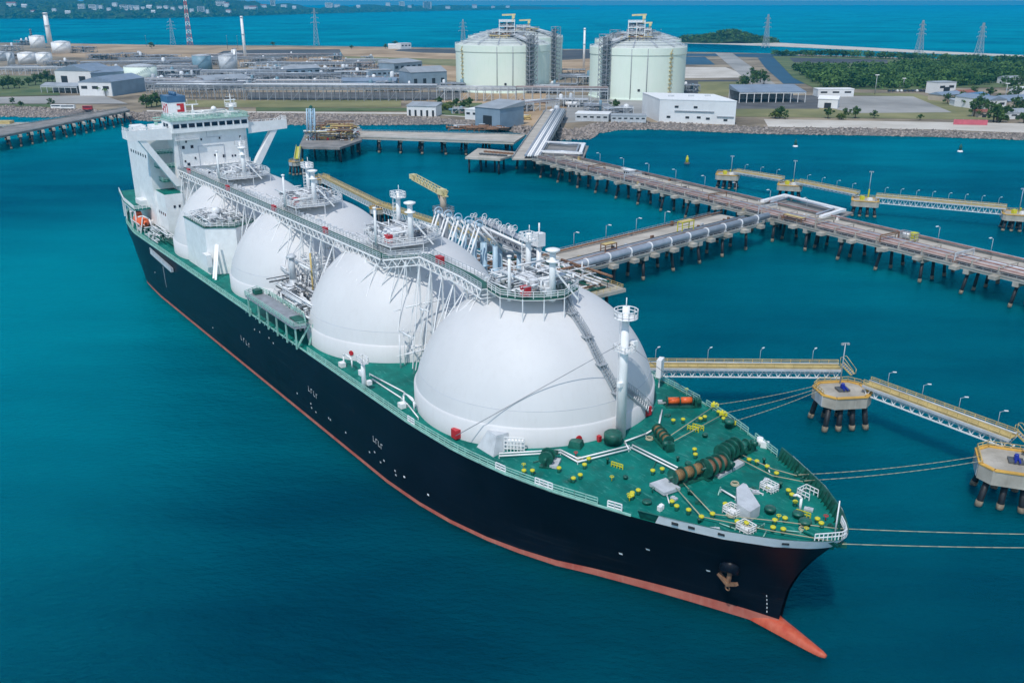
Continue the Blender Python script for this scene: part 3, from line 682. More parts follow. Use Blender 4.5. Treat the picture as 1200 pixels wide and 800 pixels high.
def dome_z(s_, l_):
    z = 15.4
    for k in range(4):
        r2 = (s_ - DS * k) ** 2 + l_ * l_
        if r2 < 21.3 ** 2: z = max(z, DZ + math.sqrt(DR * DR - r2))
    return z
# ---- catwalk along the starboard shoulders of the domes
cwp = [(160, 9.6), (34, 9.6), (26, 5.0), (-1, 9.9)]
cwp = [(160, 9.6), (35, 9.6), (27.5, 5.4), (9, 7.8), (.5, 9.4)]
ZC = 34.6
def cz(i): return [ZC, ZC, 36.2, 36.9, 37.0][i]
cw = MB(); rr_ = MB(); sp = MB(); pp = MB(); fl_ = MB()
for i in range(len(cwp) - 1):
    a, b_ = Vector((*cwp[i], cz(i))), Vector((*cwp[i + 1], cz(i + 1))); d_ = (b_ - a); d_.z = 0; d_.normalize(); x_ = Vector((-d_.y, d_.x, 0))
    cw.bar(a, b_, 2.6, .16)
    fl_.bar(a + Vector((0, 0, .1)), b_ + Vector((0, 0, .1)), 2.3, .05)
    cw.truss(a - Vector((0, 0, .1)), b_ - Vector((0, 0, .1)), 1.5, 2.7, .09, 2.4)
    for sg in (-1, 1): rr_.rail([a + x_ * (1.3 * sg), b_ + x_ * (1.3 * sg)], 1.15, .045, 1.5, 3)
    for j, off in enumerate((-3.3, -2.5, -1.9)): pp.tube(a + x_ * -off + Vector((0, 0, -.5)), b_ + x_ * -off + Vector((0, 0, -.5)), (.42, .22, .3)[j], n=8)
    n_ = max(2, round((b_ - a).length / 3))
    for j in range(n_ + 1):
        p = a.lerp(b_, j / n_); sp_ = p + x_ * 1.3; 
        pp.bar(p + x_ * 3.5 + Vector((0, 0, -1)), p - x_ * 1.2 + Vector((0, 0, -1)), .16)
cw.build('catwalk', M['white'], ship); rr_.build('catwalk_railing', M['ltgrey'], ship); fl_.build('catwalk_floor', M['greenp'], ship)
cl_ = random.Random(9)
for q in range(150):
    s_ = cl_.uniform(8, 158); l_ = cl_.uniform(3.5, 8) - (2.5 if s_ < 34 else 0); z_ = dome_z(s_, l_); (pp.tube((s_, l_, z_), (s_ + cl_.uniform(-1, 1), l_, z_ + cl_.uniform(.6, 1.8)), cl_.uniform(.07, .2), n=6) if q % 2 else pp.tube((s_, l_, max(34.6, z_ + .5)), (s_ + cl_.uniform(2, 6), l_, max(34.6, z_ + .5)), cl_.uniform(.08, .2), n=6))
for q in range(54):
    i = q % 53; s_ = 160 - i * 2.9; pp.box((s_, 6.2, ZC + .15), (.5, .7, .6))
pp.build('catwalk_pipe', M['whitepipe'], ship)
cz0 = lambda s_: ZC - 1.6 if s_ > 35 else 34.9
for s_ in [157, 151, 145, 139, 134, 128, 122, 116, 112, 107, 101, 95, 90, 84, 78, 72, 67, 62, 56, 50, 45, 41, 37, 33, 30, 25, 21, 17, 13, 9, 5]:
    l0 = 9.6 if s_ > 35 else 6.8; sp = MB()
    for l_ in (l0 - 1.3, l0 + 1.3): sp.bar((s_, l_, cz0(s_) + .2), (s_, l_, dome_z(s_, l_) - .1), .2)
    l_ = l0 + 1.3; lz = l_ + 3.4; sp.bar((s_, l_, cz0(s_)), (s_ + 1.2, lz, dome_z(s_ + 1.2, lz) - .05), .16); sp.bar((s_, l_, cz0(s_)), (s_ - 1.8, lz, dome_z(s_ - 1.8, lz) - .05), .13)
    sp.bar((s_, l0 - 1.3, cz0(s_) + .2), (s_, l0 + 1.3, cz0(s_) + .2), .16); sp.build('catwalk_strut', M['white'], ship)
for s_ in (151, 119, 88, 60):
    b = MB(); b.box((s_, 10.6, ZC + .85), (1.7, .6, 1.2)); b.box((s_, 10.6, ZC + 1.5), (1.8, .7, .12)); b.build('fire_hose_box', M['red'], ship)
P_ = Vector((19, 7.2, 0)); b = MB(); b.box((P_.x, P_.y, 37.4), (1.7, .9, 1.3)); b.box((P_.x, P_.y, 38.1), (1.8, 1, .12)); b.build('fire_hose_box', M['red'], ship)

# ---- compressor house between domes three and four, tower and manifold amidships
ch = MB(); CP = [(127.2, 20.6), (110.6, 20.6), (106.6, 14), (111.8, 5.2), (118, 10)]
ch.prism(CP, 15.3, 27.6); ch.build('compressor_house', M['white'], ship)
b = MB(); b.prism([(127.4, 20.8), (110.5, 20.8), (106.3, 14), (111.8, 4.9), (118.2, 9.8)], 27.6, 27.75); b.build('compressor_roof', M['greenp'], ship)
b = MB(); b.rail([(x, y, 27.75) for x, y in [(127, 20.4), (110.8, 20.4), (106.9, 14), (111.8, 5.6), (117.8, 10.1)]], 1.2, .05, 1.5, 3, True); b.build('house_railing', M['white'], ship)
b = MB(); clutter(b, 110, 124, 10, 20, 27.7, 2.6, 110, crng); b.box((114, 17, 29), (2.5, 2, 2.2)); b.lathe((119, 14.5, 27.7), [(1.2, 0), (1.2, 2.6), (.5, 3.2)], 14); b.build('house_pipework', M['whitepipe'], ship)
b = MB(); clutter(b, 110, 124, 9, 20, 27.7, 2, 50, crng); b.build('house_valves', M['grey'], ship)
b = MB(); b.box((109.5, 21.2, 19.6), (3.2, 1.3, 3.2)); b.build('wall_locker', M['white'], ship)
for q in range(2):
    b = MB(); b.bar((106 - q * 1.6, 21.3, 15.5), (109.5 - q * 1.4, 18.5, 23.5), .5, .2); b.build('pipe_stanchion', M['white'], ship)
mp_ = MB(); MPP = [(46.8, 25.0), (73.4, 25.0), (75.2, 21.4), (70, 20.6), (52, 20.6), (46.2, 22.6)]
mp_.prism(MPP, 19.7, 20.0); mp_.build('manifold_platform', M['grey'], ship)
b = MB(); b.rail([(x, y, 20) for x, y in MPP], 1.15, .05, 1.5, 3, True)
for s_ in (47.2, 52, 57, 62, 67, 72.8): b.bar((s_, 24.6, 15.2), (s_, 24.6, 19.8), .3); b.bar((s_, 24.6, 17.4), (s_ + 2.4, 24.6, 15.4), .14)
b.bar((47.2, 24.6, 15.4), (47.2, 21.5, 19.8), .3); b.bar((47.4, 21.8, 15.4), (47.2, 20.6, 19.8), .3); b.build('platform_frame', M['railgreen'], ship)
b = MB(); b.box((50.5, 22.3, 20.25), (4.6, 2.2, .25)); b.build('drip_tray', M['greenp'], ship); b = MB(); b.box((73, 22.2, 20.6), (1.6, 1.8, 1)); b.build('deck_box', M['greenp'], ship)
b = MB(); clutter(b, 50, 74, 13.5, 20.4, 15.4, 7.5, 210, crng, (.1, .3)); clutter(b, 56, 78, 6, 15, 15.4, 13, 110, crng, (.1, .32))
for j in range(5):
    s_ = 54 + j * 4; b.tube((s_, 12, 18.6), (s_, 21.6, 18.6), .38, n=10); b.lathe((s_, 21.6, 18.2), [(.1, 0), (.6, .01), (.6, .5), (.1, .51)], 12)
b.build('manifold_pipework', M['whitepipe'], ship)
b = MB(); clutter(b, 50, 76, 10, 20.4, 15.4, 8, 110, crng, (.08, .2)); b.build('manifold_valves', M['dkgrey'], ship)
for q_ in ((19, 26, -14, 14, 15.6, 12, 40), (106, 118, -18, 2, 15.6, 12, 60), (61, 74, -18, 4, 15.6, 13, 80)): b = MB(); clutter(b, *q_, crng); b.build('deck_pipework', M['whitepipe'], ship)
P_ = S(343, 346, 20); b = MB(); x, y = 68, 15.5
b.tube((x, y, 15.3), (x, y, 23.5), 1.0, .85, 14); b.lathe((x, y, 22.2), [(.9, 0), (2.3, .1), (2.3, .35), (.9, .4)], 18); b.tube((x, y, 23.4), (x, y, 28.6), .75, .6, 12); b.lathe((x, y, 28.4), [(.6, 0), (1.1, .15), (1.1, .4), (.5, .9)], 14)
for sg in (-1, 1): b.bar((x, y, 28.8), (x + sg * 1.8, 10.2, 33.3), .1)
b.bar((x, y + .9, 15.4), (x, y + .9, 28.5), .12); b.build('vent_tower', M['ltgrey'], ship)
b = MB(); x, y = 63.5, 13; b.tube((x, y, 15.3), (x, y, 30), .22, n=8); b.build('yellow_pipe', M['yellowdk'], ship)
for x, y, h_ in ((59, 13.5, 31), (62, 9, 33)):
    b = MB()
    for dx in (-.7, .7):
        for dy in (-.7, .7): b.bar((x + dx, y + dy, 15.5), (x + dx, y + dy, h_), .16)
    for i in range(8): z = 16 + i * (h_ - 16) / 8; b.bar((x - .7, y - .7, z), (x + .7, y - .7, z + 1.9), .1); b.bar((x - .7, y + .7, z + 1.9), (x + .7, y + .7, z), .1); b.bar((x - .7, y + .7, z), (x - .7, y - .7, z + 1.9), .1); b.box((x, y, z), (1.6, 1.6, .08))
    b.build('ladder_trunk', M['alu'], ship)
# side post with small platform near dome two, davit arms on the deck edge
b = MB(); P_ = S(427, 456, 15.3); x, y = P_.x, P_.y; b.tube((x, y, 15.2), (x, y, 21.2), .45, .35, 12); b.box((x, y, 20.6), (2.2, 1.2, .14)); b.rail([(x - 1.1, y - .6, 20.7), (x + 1.1, y - .6, 20.7), (x + 1.1, y + .6, 20.7), (x - 1.1, y + .6, 20.7)], 1.0, .05, .8, 2, True); b.box((x + .7, y, 18.4), (.9, .9, 1.0)); b.box((x - .5, y - .8, 16.6), (.8, .8, .8)); b.build('signal_post', M['white'], ship)
for px in ((470, 478), (400, 430)):
    b = MB(); P_ = S(*px, 15.3); x, y = P_.x, P_.y - .6; b.path([(x, y, 15.3), (x, y, 17.6), (x - .6, y, 18.1), (x - 3, y, 18.1), (x - 3.5, y, 17.7), (x - 3.5, y, 16.2)], .16, 8); b.box((x, y + .4, 15.8), (1.3, 1, .9)); b.build('deck_davit', M['white'], ship)

# ---- superstructure aft
hf = MB(); hf.prism([(160, -11.2), (160, 11.2), (186, 11.2), (186, -11.2)], 15.2, 45.4); sup = hf.build('accommodation_house', M['white'], ship)
b = MB(); b.prism([(158.6, -11.6), (158.6, 11.6), (160.2, 11.8), (167.5, 11.8), (167.5, -11.8), (160.2, -11.8)], 45.4, 48.8); br = b.build('wheelhouse', M['white'], ship)
for i in range(10):
    y = -10.3 + i * 2.29; b = MB(); b.box((158.57, y, 47.4), (.12, 1.75, 1.15)); b.build('bridge_window', M['glass'], br)
for sg in (-1, 1):
    for j in range(2): b = MB(); b.box((162.2 + j * 2.6, sg * 11.83, 47.4), (1.9, .12, 1.15)); b.build('bridge_window', M['glass'], br)
b = MB(); b.prism([(158.2, -12), (158.2, 12), (168, 12), (168, -12)], 48.8, 49.05); b.build('wheelhouse_roof', M['mint'], br)
b = MB(); b.rail([(158.6, -11.6, 49.05), (158.6, 11.6, 49.05), (167.6, 11.6, 49.05), (167.6, -11.6, 49.05)], 1.15, .05, 1.2, 3, True); b.build('roof_railing', M['railgreen'], br)
for sg in (1, -1):
    b = MB(); t_ = 24.3
    b.prism([(159.4, sg * 11.6), (159.4, sg * t_), (163.6, sg * t_), (165.5, sg * 11.6)], 45.0, 45.2)
    b.prism([(159.4, sg * 11.6), (159.4, sg * t_), (159.25, sg * t_), (159.25, sg * 11.6)], lambda p: 44.2 if abs(p[1]) > 20 else 43.6, 47.0)
    b.prism([(159.4, sg * t_), (163.6, sg * t_), (163.6, sg * (t_ + .15)), (159.4, sg * (t_ + .15))], 44.6, 46.9)
    b.rail([(159.4, sg * t_, 46.9), (161.5, sg * t_, 46.9), (163.4, sg * t_, 46.9), (163.4, sg * 21, 45.3)], 1.0, .05, .7, 2)
    w_ = b.build('bridge_wing', M['white'], ship)
    b = MB(); b.rail([(159.3, sg * 12, 47), (159.3, sg * 24.2, 47)], .5, .045, 1.4, 1); b.rail([(165.4, sg * 11.8, 45.2), (163.6, sg * 24, 45.2)], 1.1, .05, 1.2, 3); b.build('wing_railing', M['white'], w_)
    # the raking leg that carries the wing
    b = MB(); q = [(21.4, 44.4), (19.4, 44.4), (9.9, 29.8), (12.2, 29.8)]; vs = [(159.5, sg * y, z) for y, z in q] + [(161.6, sg * y, z) for y, z in q]
    b.add(vs, [(0, 1, 2, 3), (7, 6, 5, 4), (0, 4, 5, 1), (1, 5, 6, 2), (2, 6, 7, 3), (3, 7, 4, 0)]); b.build('wing_leg', M['white'], w_)
# portholes, doors and ledges on the front of the house
for y, z in [(7.6, 42.6), (3.0, 42.9), (-2.6, 42.9), (-9, 42.8), (5.4, 37.6), (-.6, 37.9), (-6, 37.2), (-6.9, 37.2), (-9.6, 36.9), (-5.4, 32.8), (-8.2, 32.8), (-9.0, 32.8), (8.5, 36.9)]: b = MB(); b.box((159.93, y, z), (.15, .45, .6)); b.build('house_porthole', M['glass'], sup)
b = MB()
for z in (35.2, 30.4): b.box((159.8, 0, z), (.5, 22.4, .12))
b.bar((159.9, 4.2, 41), (159.9, 4.2, 35), .12); b.bar((159.9, 4.2, 41), (159.9, -3.6, 41), .12); b.bar((159.9, -3.6, 41), (159.9, -3.6, 31), .14); b.bar((159.9, 1.2, 45.2), (159.9, 1.2, 43.4), .12); b.bar((159.9, 1.2, 43.4), (159.9, -3.4, 43.4), .12)
b.build('house_piping', M['seam'], sup)
for z, y0, y1 in ((35.3, -11, 3), (30.5, -11, 9), (43.3, 4, 11)):
    b = MB(); b.box((159.2, (y0 + y1) / 2, z), (1.5, y1 - y0, .12)); b.rail([(158.5, y0, z), (158.5, y1, z)], 1.1, .05, 1.2, 3); b.build('front_gallery', M['white'], sup)
for y, z0, z1 in ((9.8, 31, 45), (-10.6, 30.5, 43), (-2.0, 30.5, 35.3)):
    b = MB(); b.bar((159.85, y - .3, z0), (159.85, y - .3, z1), .08); b.bar((159.85, y + .3, z0), (159.85, y + .3, z1), .08)
    for i in range(int((z1 - z0) / .6)): b.bar((159.85, y - .3, z0 + i * .6), (159.85, y + .3, z0 + i * .6), .06)
    b.build('house_ladder', M['alu'], sup)
for y, z in ((8.6, 41), (6, 41), (-7.4, 41), (-9.4, 41), (7.6, 35.9), (-3.4, 37.4), (1.8, 32.6), (4.2, 32.6), (6.4, 32.6)): b = MB(); b.box((159.94, y, z), (.14, .8, .9)); b.build('house_window', M['glass'], sup)
for i in range(7):
    b = MB(); b.box((169 + i * 2.6, 17.44, 38), (.8, .12, .9)); b.build('casing_window', M['glass'], ship)
# starboard engine casing behind, open decks in the gap, deck house
b = MB(); b.prism([(166, 11.2), (166, 17.4), (188, 17.4), (188, 11.2)], 15.2, 43.2); b.build('engine_casing', M['white'], ship)
b = MB(); b.prism([(168, -11.2), (168, -16), (188, -16), (188, -11.2)], 15.2, 33.0); b.build('engine_casing', M['ltgrey'], ship)
for z in (31.0, 35.2, 39.4):
    gd = MB(); gd.prism([(161.8, 11.2), (161.8, 15.2 + (z - 31) * .22), (166, 15.2 + (z - 31) * .22), (166, 11.2)], z, z + .15); gd.build('side_deck', M['deck'], ship)
    gr = MB(); gr.rail([(161.8, 11.3, z + .15), (161.8, 15.1 + (z - 31) * .22, z + .15), (165.8, 15.1 + (z - 31) * .22, z + .15)], 1.1, .05, 1, 3); gr.build('side_deck_railing', M['railgreen'], ship)
gd = MB(); gd.prism([(162, -11.2), (162, -15.6), (168, -15.6), (168, -11.2)], 33.0, 33.2); gd.build('side_deck', M['deck'], ship)
gr = MB(); gr.rail([(162, -11.4, 33.2), (162, -15.4, 33.2), (168, -15.4, 33.2)], 1.1, .05, 1, 3); gr.build('side_deck_railing', M['railgreen'], ship)
b = MB(); b.prism([(156.8, 11.2), (156.8, 16.8), (168, 16.8), (168, 11.2)], 15.2, 28.2); dh = b.build('deck_house', M['white'], ship)
b = MB(); b.prism([(156.9, 11.3), (156.9, 16.7), (167.9, 16.7), (167.9, 11.3)], 28.2, 28.3); b.build('deck_house_roof', M['deck'], dh)
b = MB(); b.box((156.75, 12.8, 24.4), (.12, .6, .8)); b.box((156.75, 14.3, 24.4), (.12, .6, .8)); 
for j in range(5): b.box((158.5 + j * 2, 16.83, 22), (.7, .12, .8))
b.build('deck_house_window', M['glass'], dh)
b = MB(); b.box((159.9, 9.6, 33.5), (.3, 1.7, 3.6)); b.build('house_opening', M['grey'], sup)
# raised after deck on stanchions
b = MB(); AD = [(171, 22.6), (187, 21.6), (205, 18.5), (205, 9), (188, 17.5), (171, 17.5)]; b.prism(AD, 21.7, 21.95); ad = b.build('boat_deck', M['deck'], ship)
b = MB(); b.rail([(x, y, 21.95) for x, y in [(171, 17.6), (171, 22.4), (187, 21.4), (204.8, 18.3)]], 1.2, .06, 1.2, 3)
E_ = [(171.2, 22.3), (179, 21.8), (186.8, 21.3), (196, 19.7)]
for x, y in E_: b.bar((x, y, 15.2), (x, y, 21.8), .35)
for (xa, ya), (xb, yb) in zip(E_, E_[1:]): b.bar((xa, ya, 21.5), (xb, yb, 21.5), .5)
b.build('boat_deck_frame', M['white'], ad)
b = MB(); b.box((178, 18.2, 22.9), (6, 2.2, 1.6)); b.build('deck_locker', M['wallwhite'], ship); b = MB(); b.box((173, 17.5, 16.7), (5, 2, 2.6)); b.build('deck_locker', M['wallwhite'], ship)
b = MB(); clutter(b, 150, 170, 17.5, 22.4, 15.4, 2.6, 60, crng); b.build('poop_fittings', M['whitepipe'], ship)
b = MB(); clutter(b, 142, 172, 17, 22.4, 15.4, 2.0, 36, crng, (.1, .3)); b.build('poop_winches', M['greenp'], ship)
for x in (167.5, 176.5):
    b = MB(); b.path([(x, 18.6, 15.3), (x, 19.4, 19.4), (x, 21.2, 20.6), (x, 22.6, 20.4)], .22, 6); b.bar((x, 22.4, 15.3), (x, 21.2, 20.5), .25); b.build('boat_davit', M['white'], ship)
# funnel with a blue top and a red emblem
b = MB(); FN = [(182, -.4), (182, 5.0), (189, 5.0), (189, -.4)]; b.prism(FN, 46, 51.9); fn = b.build('funnel', M['white'], ship)
b = MB(); b.prism([(181.9, -.5), (181.9, 5.1), (189.1, 5.1), (189.1, -.5)], 51.9, 53.9)
for dx in (183.5, 185.5, 187.5): b.tube((dx, 2.3, 53.8), (dx, 2.3, 55), .6, n=12)
b.build('funnel_top', M['blue'], fn)
b = MB(); b.box((181.93, .8, 50.2), (.1, 1.2, 2.6)); b.box((181.93, 1.8, 49.3), (.1, 1.2, .7)); b.box((181.93, 1.9, 51.2), (.1, 1.0, .6))
b.build('funnel_emblem', M['red'], fn)
b = MB()
for j in range(3): b.box((183.4 + j * 2.0, 5.05, 50), (.45, .1, 3)); b.box((184 + j * 2.0, 5.05, 51.1 - j * .8), (.9, .1, .5))
b.build('funnel_emblem', M['red'], fn)
# masts, radar, satellite domes on the wheelhouse roof
b = MB(); x, y = 165, -9; b.tube((x, y, 49), (x, y, 52.2), .8, .65, 10); b.box((x, y, 51.4), (2.4, 2.8, .18)); b.tube((x, y, 52), (x, y, 55.2), .22, .1, 8); b.box((x, y, 53.4), (.3, 3.2, .3)); b.box((x, y, 52.1), (.4, 2.6, .5)); b.bar((x, y - 1.4, 54.4), (x, y + 1.4, 54.4), .1)
for sg in (-1, 1): b.tube((x + 1.1, y + sg * 1.5, 51.4), (x + 1.1, y + sg * 1.5, 53.6), .07, n=5)
b.rail([(x - 1.2, y - 1.4, 51.5), (x + 1.2, y - 1.4, 51.5), (x + 1.2, y + 1.4, 51.5), (x - 1.2, y + 1.4, 51.5)], 1, .05, .9, 2, True); b.build('radar_mast', M['white'], ship)
b = MB(); b.tube((162, -2.5, 49), (162, -2.5, 50.7), .25, n=8); b.lathe((162, -2.5, 50.6), [(.25, 0), (.75, .35), (.85, .9), (.55, 1.4), (.1, 1.6)], 16); b.build('satellite_dome', M['white'], ship)
b = MB(); b.tube((163, 3.5, 49), (163, 3.5, 53), .2, n=8); b.box((163, 3.5, 52.9), (.3, 3.6, .3)); b.box((163, 3.5, 50.2), (.8, .8, 2.2)); b.tube((163, 4.9, 52.9), (163, 4.9, 54.6), .06, n=5); b.tube((163, 2.2, 52.9), (163, 2.2, 54.2), .06, n=5); b.build('signal_mast', M['white'], ship)
b = MB(); clutter(b, 159.5, 167, -10, 10, 49.05, 1.6, 44, crng); b.build('roof_fittings', M['white'], br); b = MB(); clutter(b, 170, 184, -10, 10, 45.4, 2.2, 40, crng); b.build('monkey_deck_fittings', M['railgreen'], ship)
b = MB(); b.box((186, 14.2, 44.4), (5, 3.6, 2)); clutter(b, 176, 186, 12, 17, 43.2, 2.4, 26, crng); b.build('casing_fittings', M['white'], ship)

# ---- foredeck
b = MB(); x, y = -22.6, 0; zb = 16.2
b.tube((x, y, zb), (x, y, 38.2), .85, .55, 18); b.lathe((x, y, 36.4), [(.55, -.5), (1.9, 0), (1.9, .16), (.5, .2)], 20); b.rail([(x + 1.85 * math.cos(a), y + 1.85 * math.sin(a), 36.6) for a in [i * math.pi / 6 for i in range(12)]], 1.1, .055, .9, 2, True)
b.box((x, y, 31), (2.6, 2.2, .16)); b.rail([(x - 1.3, y - 1.1, 31), (x + 1.3, y - 1.1, 31), (x + 1.3, y + 1.1, 31), (x - 1.3, y + 1.1, 31)], 1.0, .05, .9, 2, True); b.box((x - .2, y - 1.7, 31.8), (1.1, .9, 1.2)); b.tube((x, y, 38), (x, y, 39.6), .08, n=6)
for i in range(24): z = zb + 1 + i * .85; b.bar((x + .9, y - .25, z), (x + .9, y + .25, z), .06)
b.bar((x + .9, y - .28, zb), (x + .9, y - .28, 36), .07); b.bar((x + .9, y + .28, zb), (x + .9, y + .28, 36), .07); b.box((x - .3, y + .9, 25.6), (.7, .7, .7)); b.build('foremast', M['white'], ship)
w = MB(); P_ = S(568, 514, 18.3); w.tube((x, y, 32.5), (-9.0, 22.6, 17.6), .06, n=5); w.tube((x, y, 32.5), (-20, -20.5, 16.6), .05, n=5); w.build('mast_stay', M['grey'], ship)
def D(px, py, dz=0.0):
    p = S(px, py, 16.0); 
    for _ in range(3): p = S(px, py, zcamber(p.x, p.y) + dz)
    return p
# bitts in pairs: green posts with yellow heads
BOL = [(614, 551), (624, 551), (672, 560), (680, 556), (690, 537), (685, 544), (741, 577), (748, 574), (740.5, 580), (787.5, 587), (793, 592.5), (807, 597), (822, 605), (835, 601.5), (864, 610.5), (875, 612), (906, 617.5), (918, 619.5), (908, 609), (920, 606.5), (958, 607.5), (962.5, 612.5), (924, 574), (928, 579), (932, 587.5), (878, 538), (887, 540), (855, 519), (860, 517), (789, 492), (800.5, 491), (821, 490), (826, 488), (810, 467), (804.5, 456), (842, 482), (850, 590), (814, 526), (815, 532), (910, 554), (899, 546), (765, 551), (776, 549), (655, 548), (848, 490), (838, 476)]
bo0 = None
for i, (px, py) in enumerate(BOL):
    p = D(px, py, .7)
    if bo0 is None:
        b = MB(); b.tube((0, 0, -.85), (0, 0, .0), .28, .24, 12); b.box((0, 0, -.82), (.9, .9, .06)); bo0 = b.build('bollard', M['greenp'], ship)
        c_ = MB(); c_.lathe((0, 0, 0), [(.25, -.2), (.37, -.05), (.37, .12), (.25, .2)], 12); hc = c_.build('bollard_head', M['yellow'], bo0); bo0.location = p
        MW[bo0.name] = SM
    else:
        c_ = bo0.copy(); COL.objects.link(c_); c_.parent = ship; c_.location = p; h_ = hc.copy(); COL.objects.link(h_); h_.parent = c_
# deck pipes (white pairs) and their stands
for pts_ in ([(585, 534), (657, 530), (677, 541), (737, 526), (732, 517), (757, 508), (772, 499), (774, 486)], [(585, 531), (657, 527), (677, 537), (738, 522)], [(739, 524), (795, 552), (812, 553)], [(741, 521), (797, 549)], [(497, 486), (487, 473), (473, 459), (433, 438)], [(490, 489), (478, 474), (470, 466), (436, 444)], [(845, 573), (862, 583)], [(772, 499), (776, 480)]):
    dp = MB(); P = [D(x, y, .45) for x, y in pts_]; dp.path(P, .13, 6)
    for q in P: dp.bar(q, q - Vector((0, 0, .5)), .1)
    dp.build('deck_pipe', M['white'], ship)
# mooring winches: drum barrels with flanges between side frames
def winch(name, px, ang, drums, L, rad, drum_m, frame_m='greenp', grey=None):
    p = D(*px); c_, s_ = math.cos(ang), math.sin(ang); T = lambda x, y, z: (p.x + x * c_ - y * s_, p.y + x * s_ + y * c_, p.z + z)
    f = MB(); n = drums; zc = rad + .35
    f.box(T(0, 0, .12), (1.9, L + .6, .24), ang)
    for i in range(n + 1):
        y = -L / 2 + L * i / n; f.tube(T(0, y - .07, zc), T(0, y + .07, zc), rad, n=20); f.box(T(0, y, zc / 2), (.9, .2, zc), ang)
    f.tube(T(0, -L / 2 - .8, zc), T(0, L / 2 + .8, zc), .2, n=10); f.box(T(.2, L / 2 + .9, .8), (1.2, 1.1, 1.5), ang); f.tube(T(.2, L / 2 + .9, 1.5), T(1.3, L / 2 + .9, 1.5), .4, n=10)
    o = f.build(name, M[frame_m], ship); d_ = MB()
    for i in range(n): y0, y1 = -L / 2 + L * i / n + .12, -L / 2 + L * (i + 1) / n - .12; d_.tube(T(0, y0, zc), T(0, y1, zc), rad * .72, n=18)
    d_.build('winch_drum', M[drum_m], o)
    if grey: g = MB(); g.box(T(grey[0], grey[1], .35), (grey[2], grey[3], .5), ang); g.build('winch_foundation', M['ltgrey'], o)
    return o
ax = lambda a, b_: math.atan2((D(*b_) - D(*a)).y, (D(*b_) - D(*a)).x) - math.pi / 2
winch('mooring_winch', (804, 564), ax((785, 572), (830, 556)), 3, 5.2, 1.15, 'brown', grey=(0, -4.0, 3.2, 3.0))
winch('anchor_windlass', (836, 557), ax((822, 563), (868, 545)), 3, 3.6, 1.45, 'rust')
winch('anchor_windlass', (853, 540), ax((835, 549), (870, 531)), 3, 3.6, 1.5, 'greenp', grey=(1.9, -2.6, 1.2, 6.5))
winch('mooring_winch', (776, 518), ax((769, 510), (785, 527)), 4, 4.6, .95, 'brown')
winch('mooring_winch', (641, 545), ax((641, 552), (648, 538)), 1, 1.5, 1.15, 'greenp', 'greenp', grey=(1.2, .4, 1.2, 2.6))
winch('mooring_winch', (796, 476), ax((784, 477), (807, 477)), 2, 4.4, .8, 'orange', grey=(-1.3, 0, .7, 7.0))
winch('mooring_winch', (870, 530), ax((862, 534), (880, 528)), 1, 1.4, .9, 'greenp')
# hatch with a white pentagonal lid, housings, tanks
p = D(873, 585); b = MB(); V = [S(x, y, 18.6) for x, y in [(863, 571), (871, 565.5), (875, 567), (891, 592), (879, 599.5), (864, 590)]]
b.prism([(q.x, q.y) for q in V], 16.6, 18.6); b.build('chain_locker_house', M['ltgrey'], ship)
p = D(718, 520); b = MB(); b.lathe((p.x, p.y, p.z), [(1.45, .5), (1.45, 1.9), (1.2, 2.1)], 22); b.lathe((p.x, p.y, p.z), [(.4, 0), (.4, .5)], 10); b.build('green_deck_tank', M['greenp'], ship)
p = D(675, 523); b = MB(); b.box((p.x, p.y, p.z + .55), (2.2, 1.8, 1.1), .5, .8); b.build('deck_hatch', M['greenp'], ship)
for px in ((535, 514), (757, 487), (702, 517)):
    p = D(*px); b = MB(); h_ = 1.5 if px[0] != 702 else .7; b.box((p.x, p.y, p.z + .3 + h_ / 2), (h_ * .9, h_ * .8, h_)); b.box((p.x, p.y, p.z + .15), (.5, .5, .3)); b.build('fire_hose_box', M['red'], ship)
p = D(772, 454); b = MB(); V = [(p.x, p.y)]; b.box((p.x, p.y, p.z + 4.0), (.9, 2.0, 3.4), .5); b.bar((p.x, p.y, p.z), (p.x, p.y, p.z + 3), .18); b.build('bow_locker_sign', M['white'], ship)
for px, r_, h_ in (((854, 501), .9, 1.5), ((902, 601), .8, .9), ((935, 606), .8, .8), ((826, 512), .5, .6), ((733, 561), .4, .5), ((758, 590), .7, .5), ((943, 616), .9, .9), ((806, 545), .5, .5)):
    p = D(*px); b = MB(); b.lathe((p.x, p.y, p.z), [(r_ * .7, 0), (r_ * .7, h_ * .6), (r_, h_ * .65), (r_ * .9, h_), (.1, h_ * 1.1)], 14); b.build('mushroom_vent', M['greenp'], ship)
for px in ((723, 548), (812, 505), (941, 605), (818, 503)):
    p = D(*px); b = MB(); b.rail([(p.x - .9, p.y - .3, p.z), (p.x + .9, p.y + .3, p.z)], .8, .06, .5, 2); b.build('yellow_hoop', M['yellow'], ship)
for px in ((901, 574), (858, 602), (874, 622)):
    p = D(*px); b = MB(); b.rail([(p.x + dx, p.y + dy, p.z) for dx, dy in ((-1, -.8), (1, -.8), (1, .8), (-1, .8))], 1.1, .05, .6, 3, True); b.box((p.x, p.y, p.z + .3), (1.2, .9, .5)); b.build('ladder_guard', M['white'], ship)
p = D(937, 600); b = MB(); b.path([(p.x, p.y, p.z), (p.x, p.y, p.z + 2.2), (p.x + .5, p.y + .3, p.z + 2.6), (p.x + .9, p.y + .5, p.z + 2.3)], .18, 8); b.build('gooseneck_vent', M['white'], ship)
p = D(978, 628); b = MB(); b.tube((p.x, p.y, p.z), (p.x, p.y, p.z + 5.2), .13, .08, 8); b.build('jackstaff', M['white'], ship)
b = MB(); b.tube((-60.5, .6, 17), (-62.2, -.1, 17), .8, n=12); b.box((-59.8, 0, 17.6), (2.6, 3.0, .2)); b.build('bow_platform', M['deck'], ship)
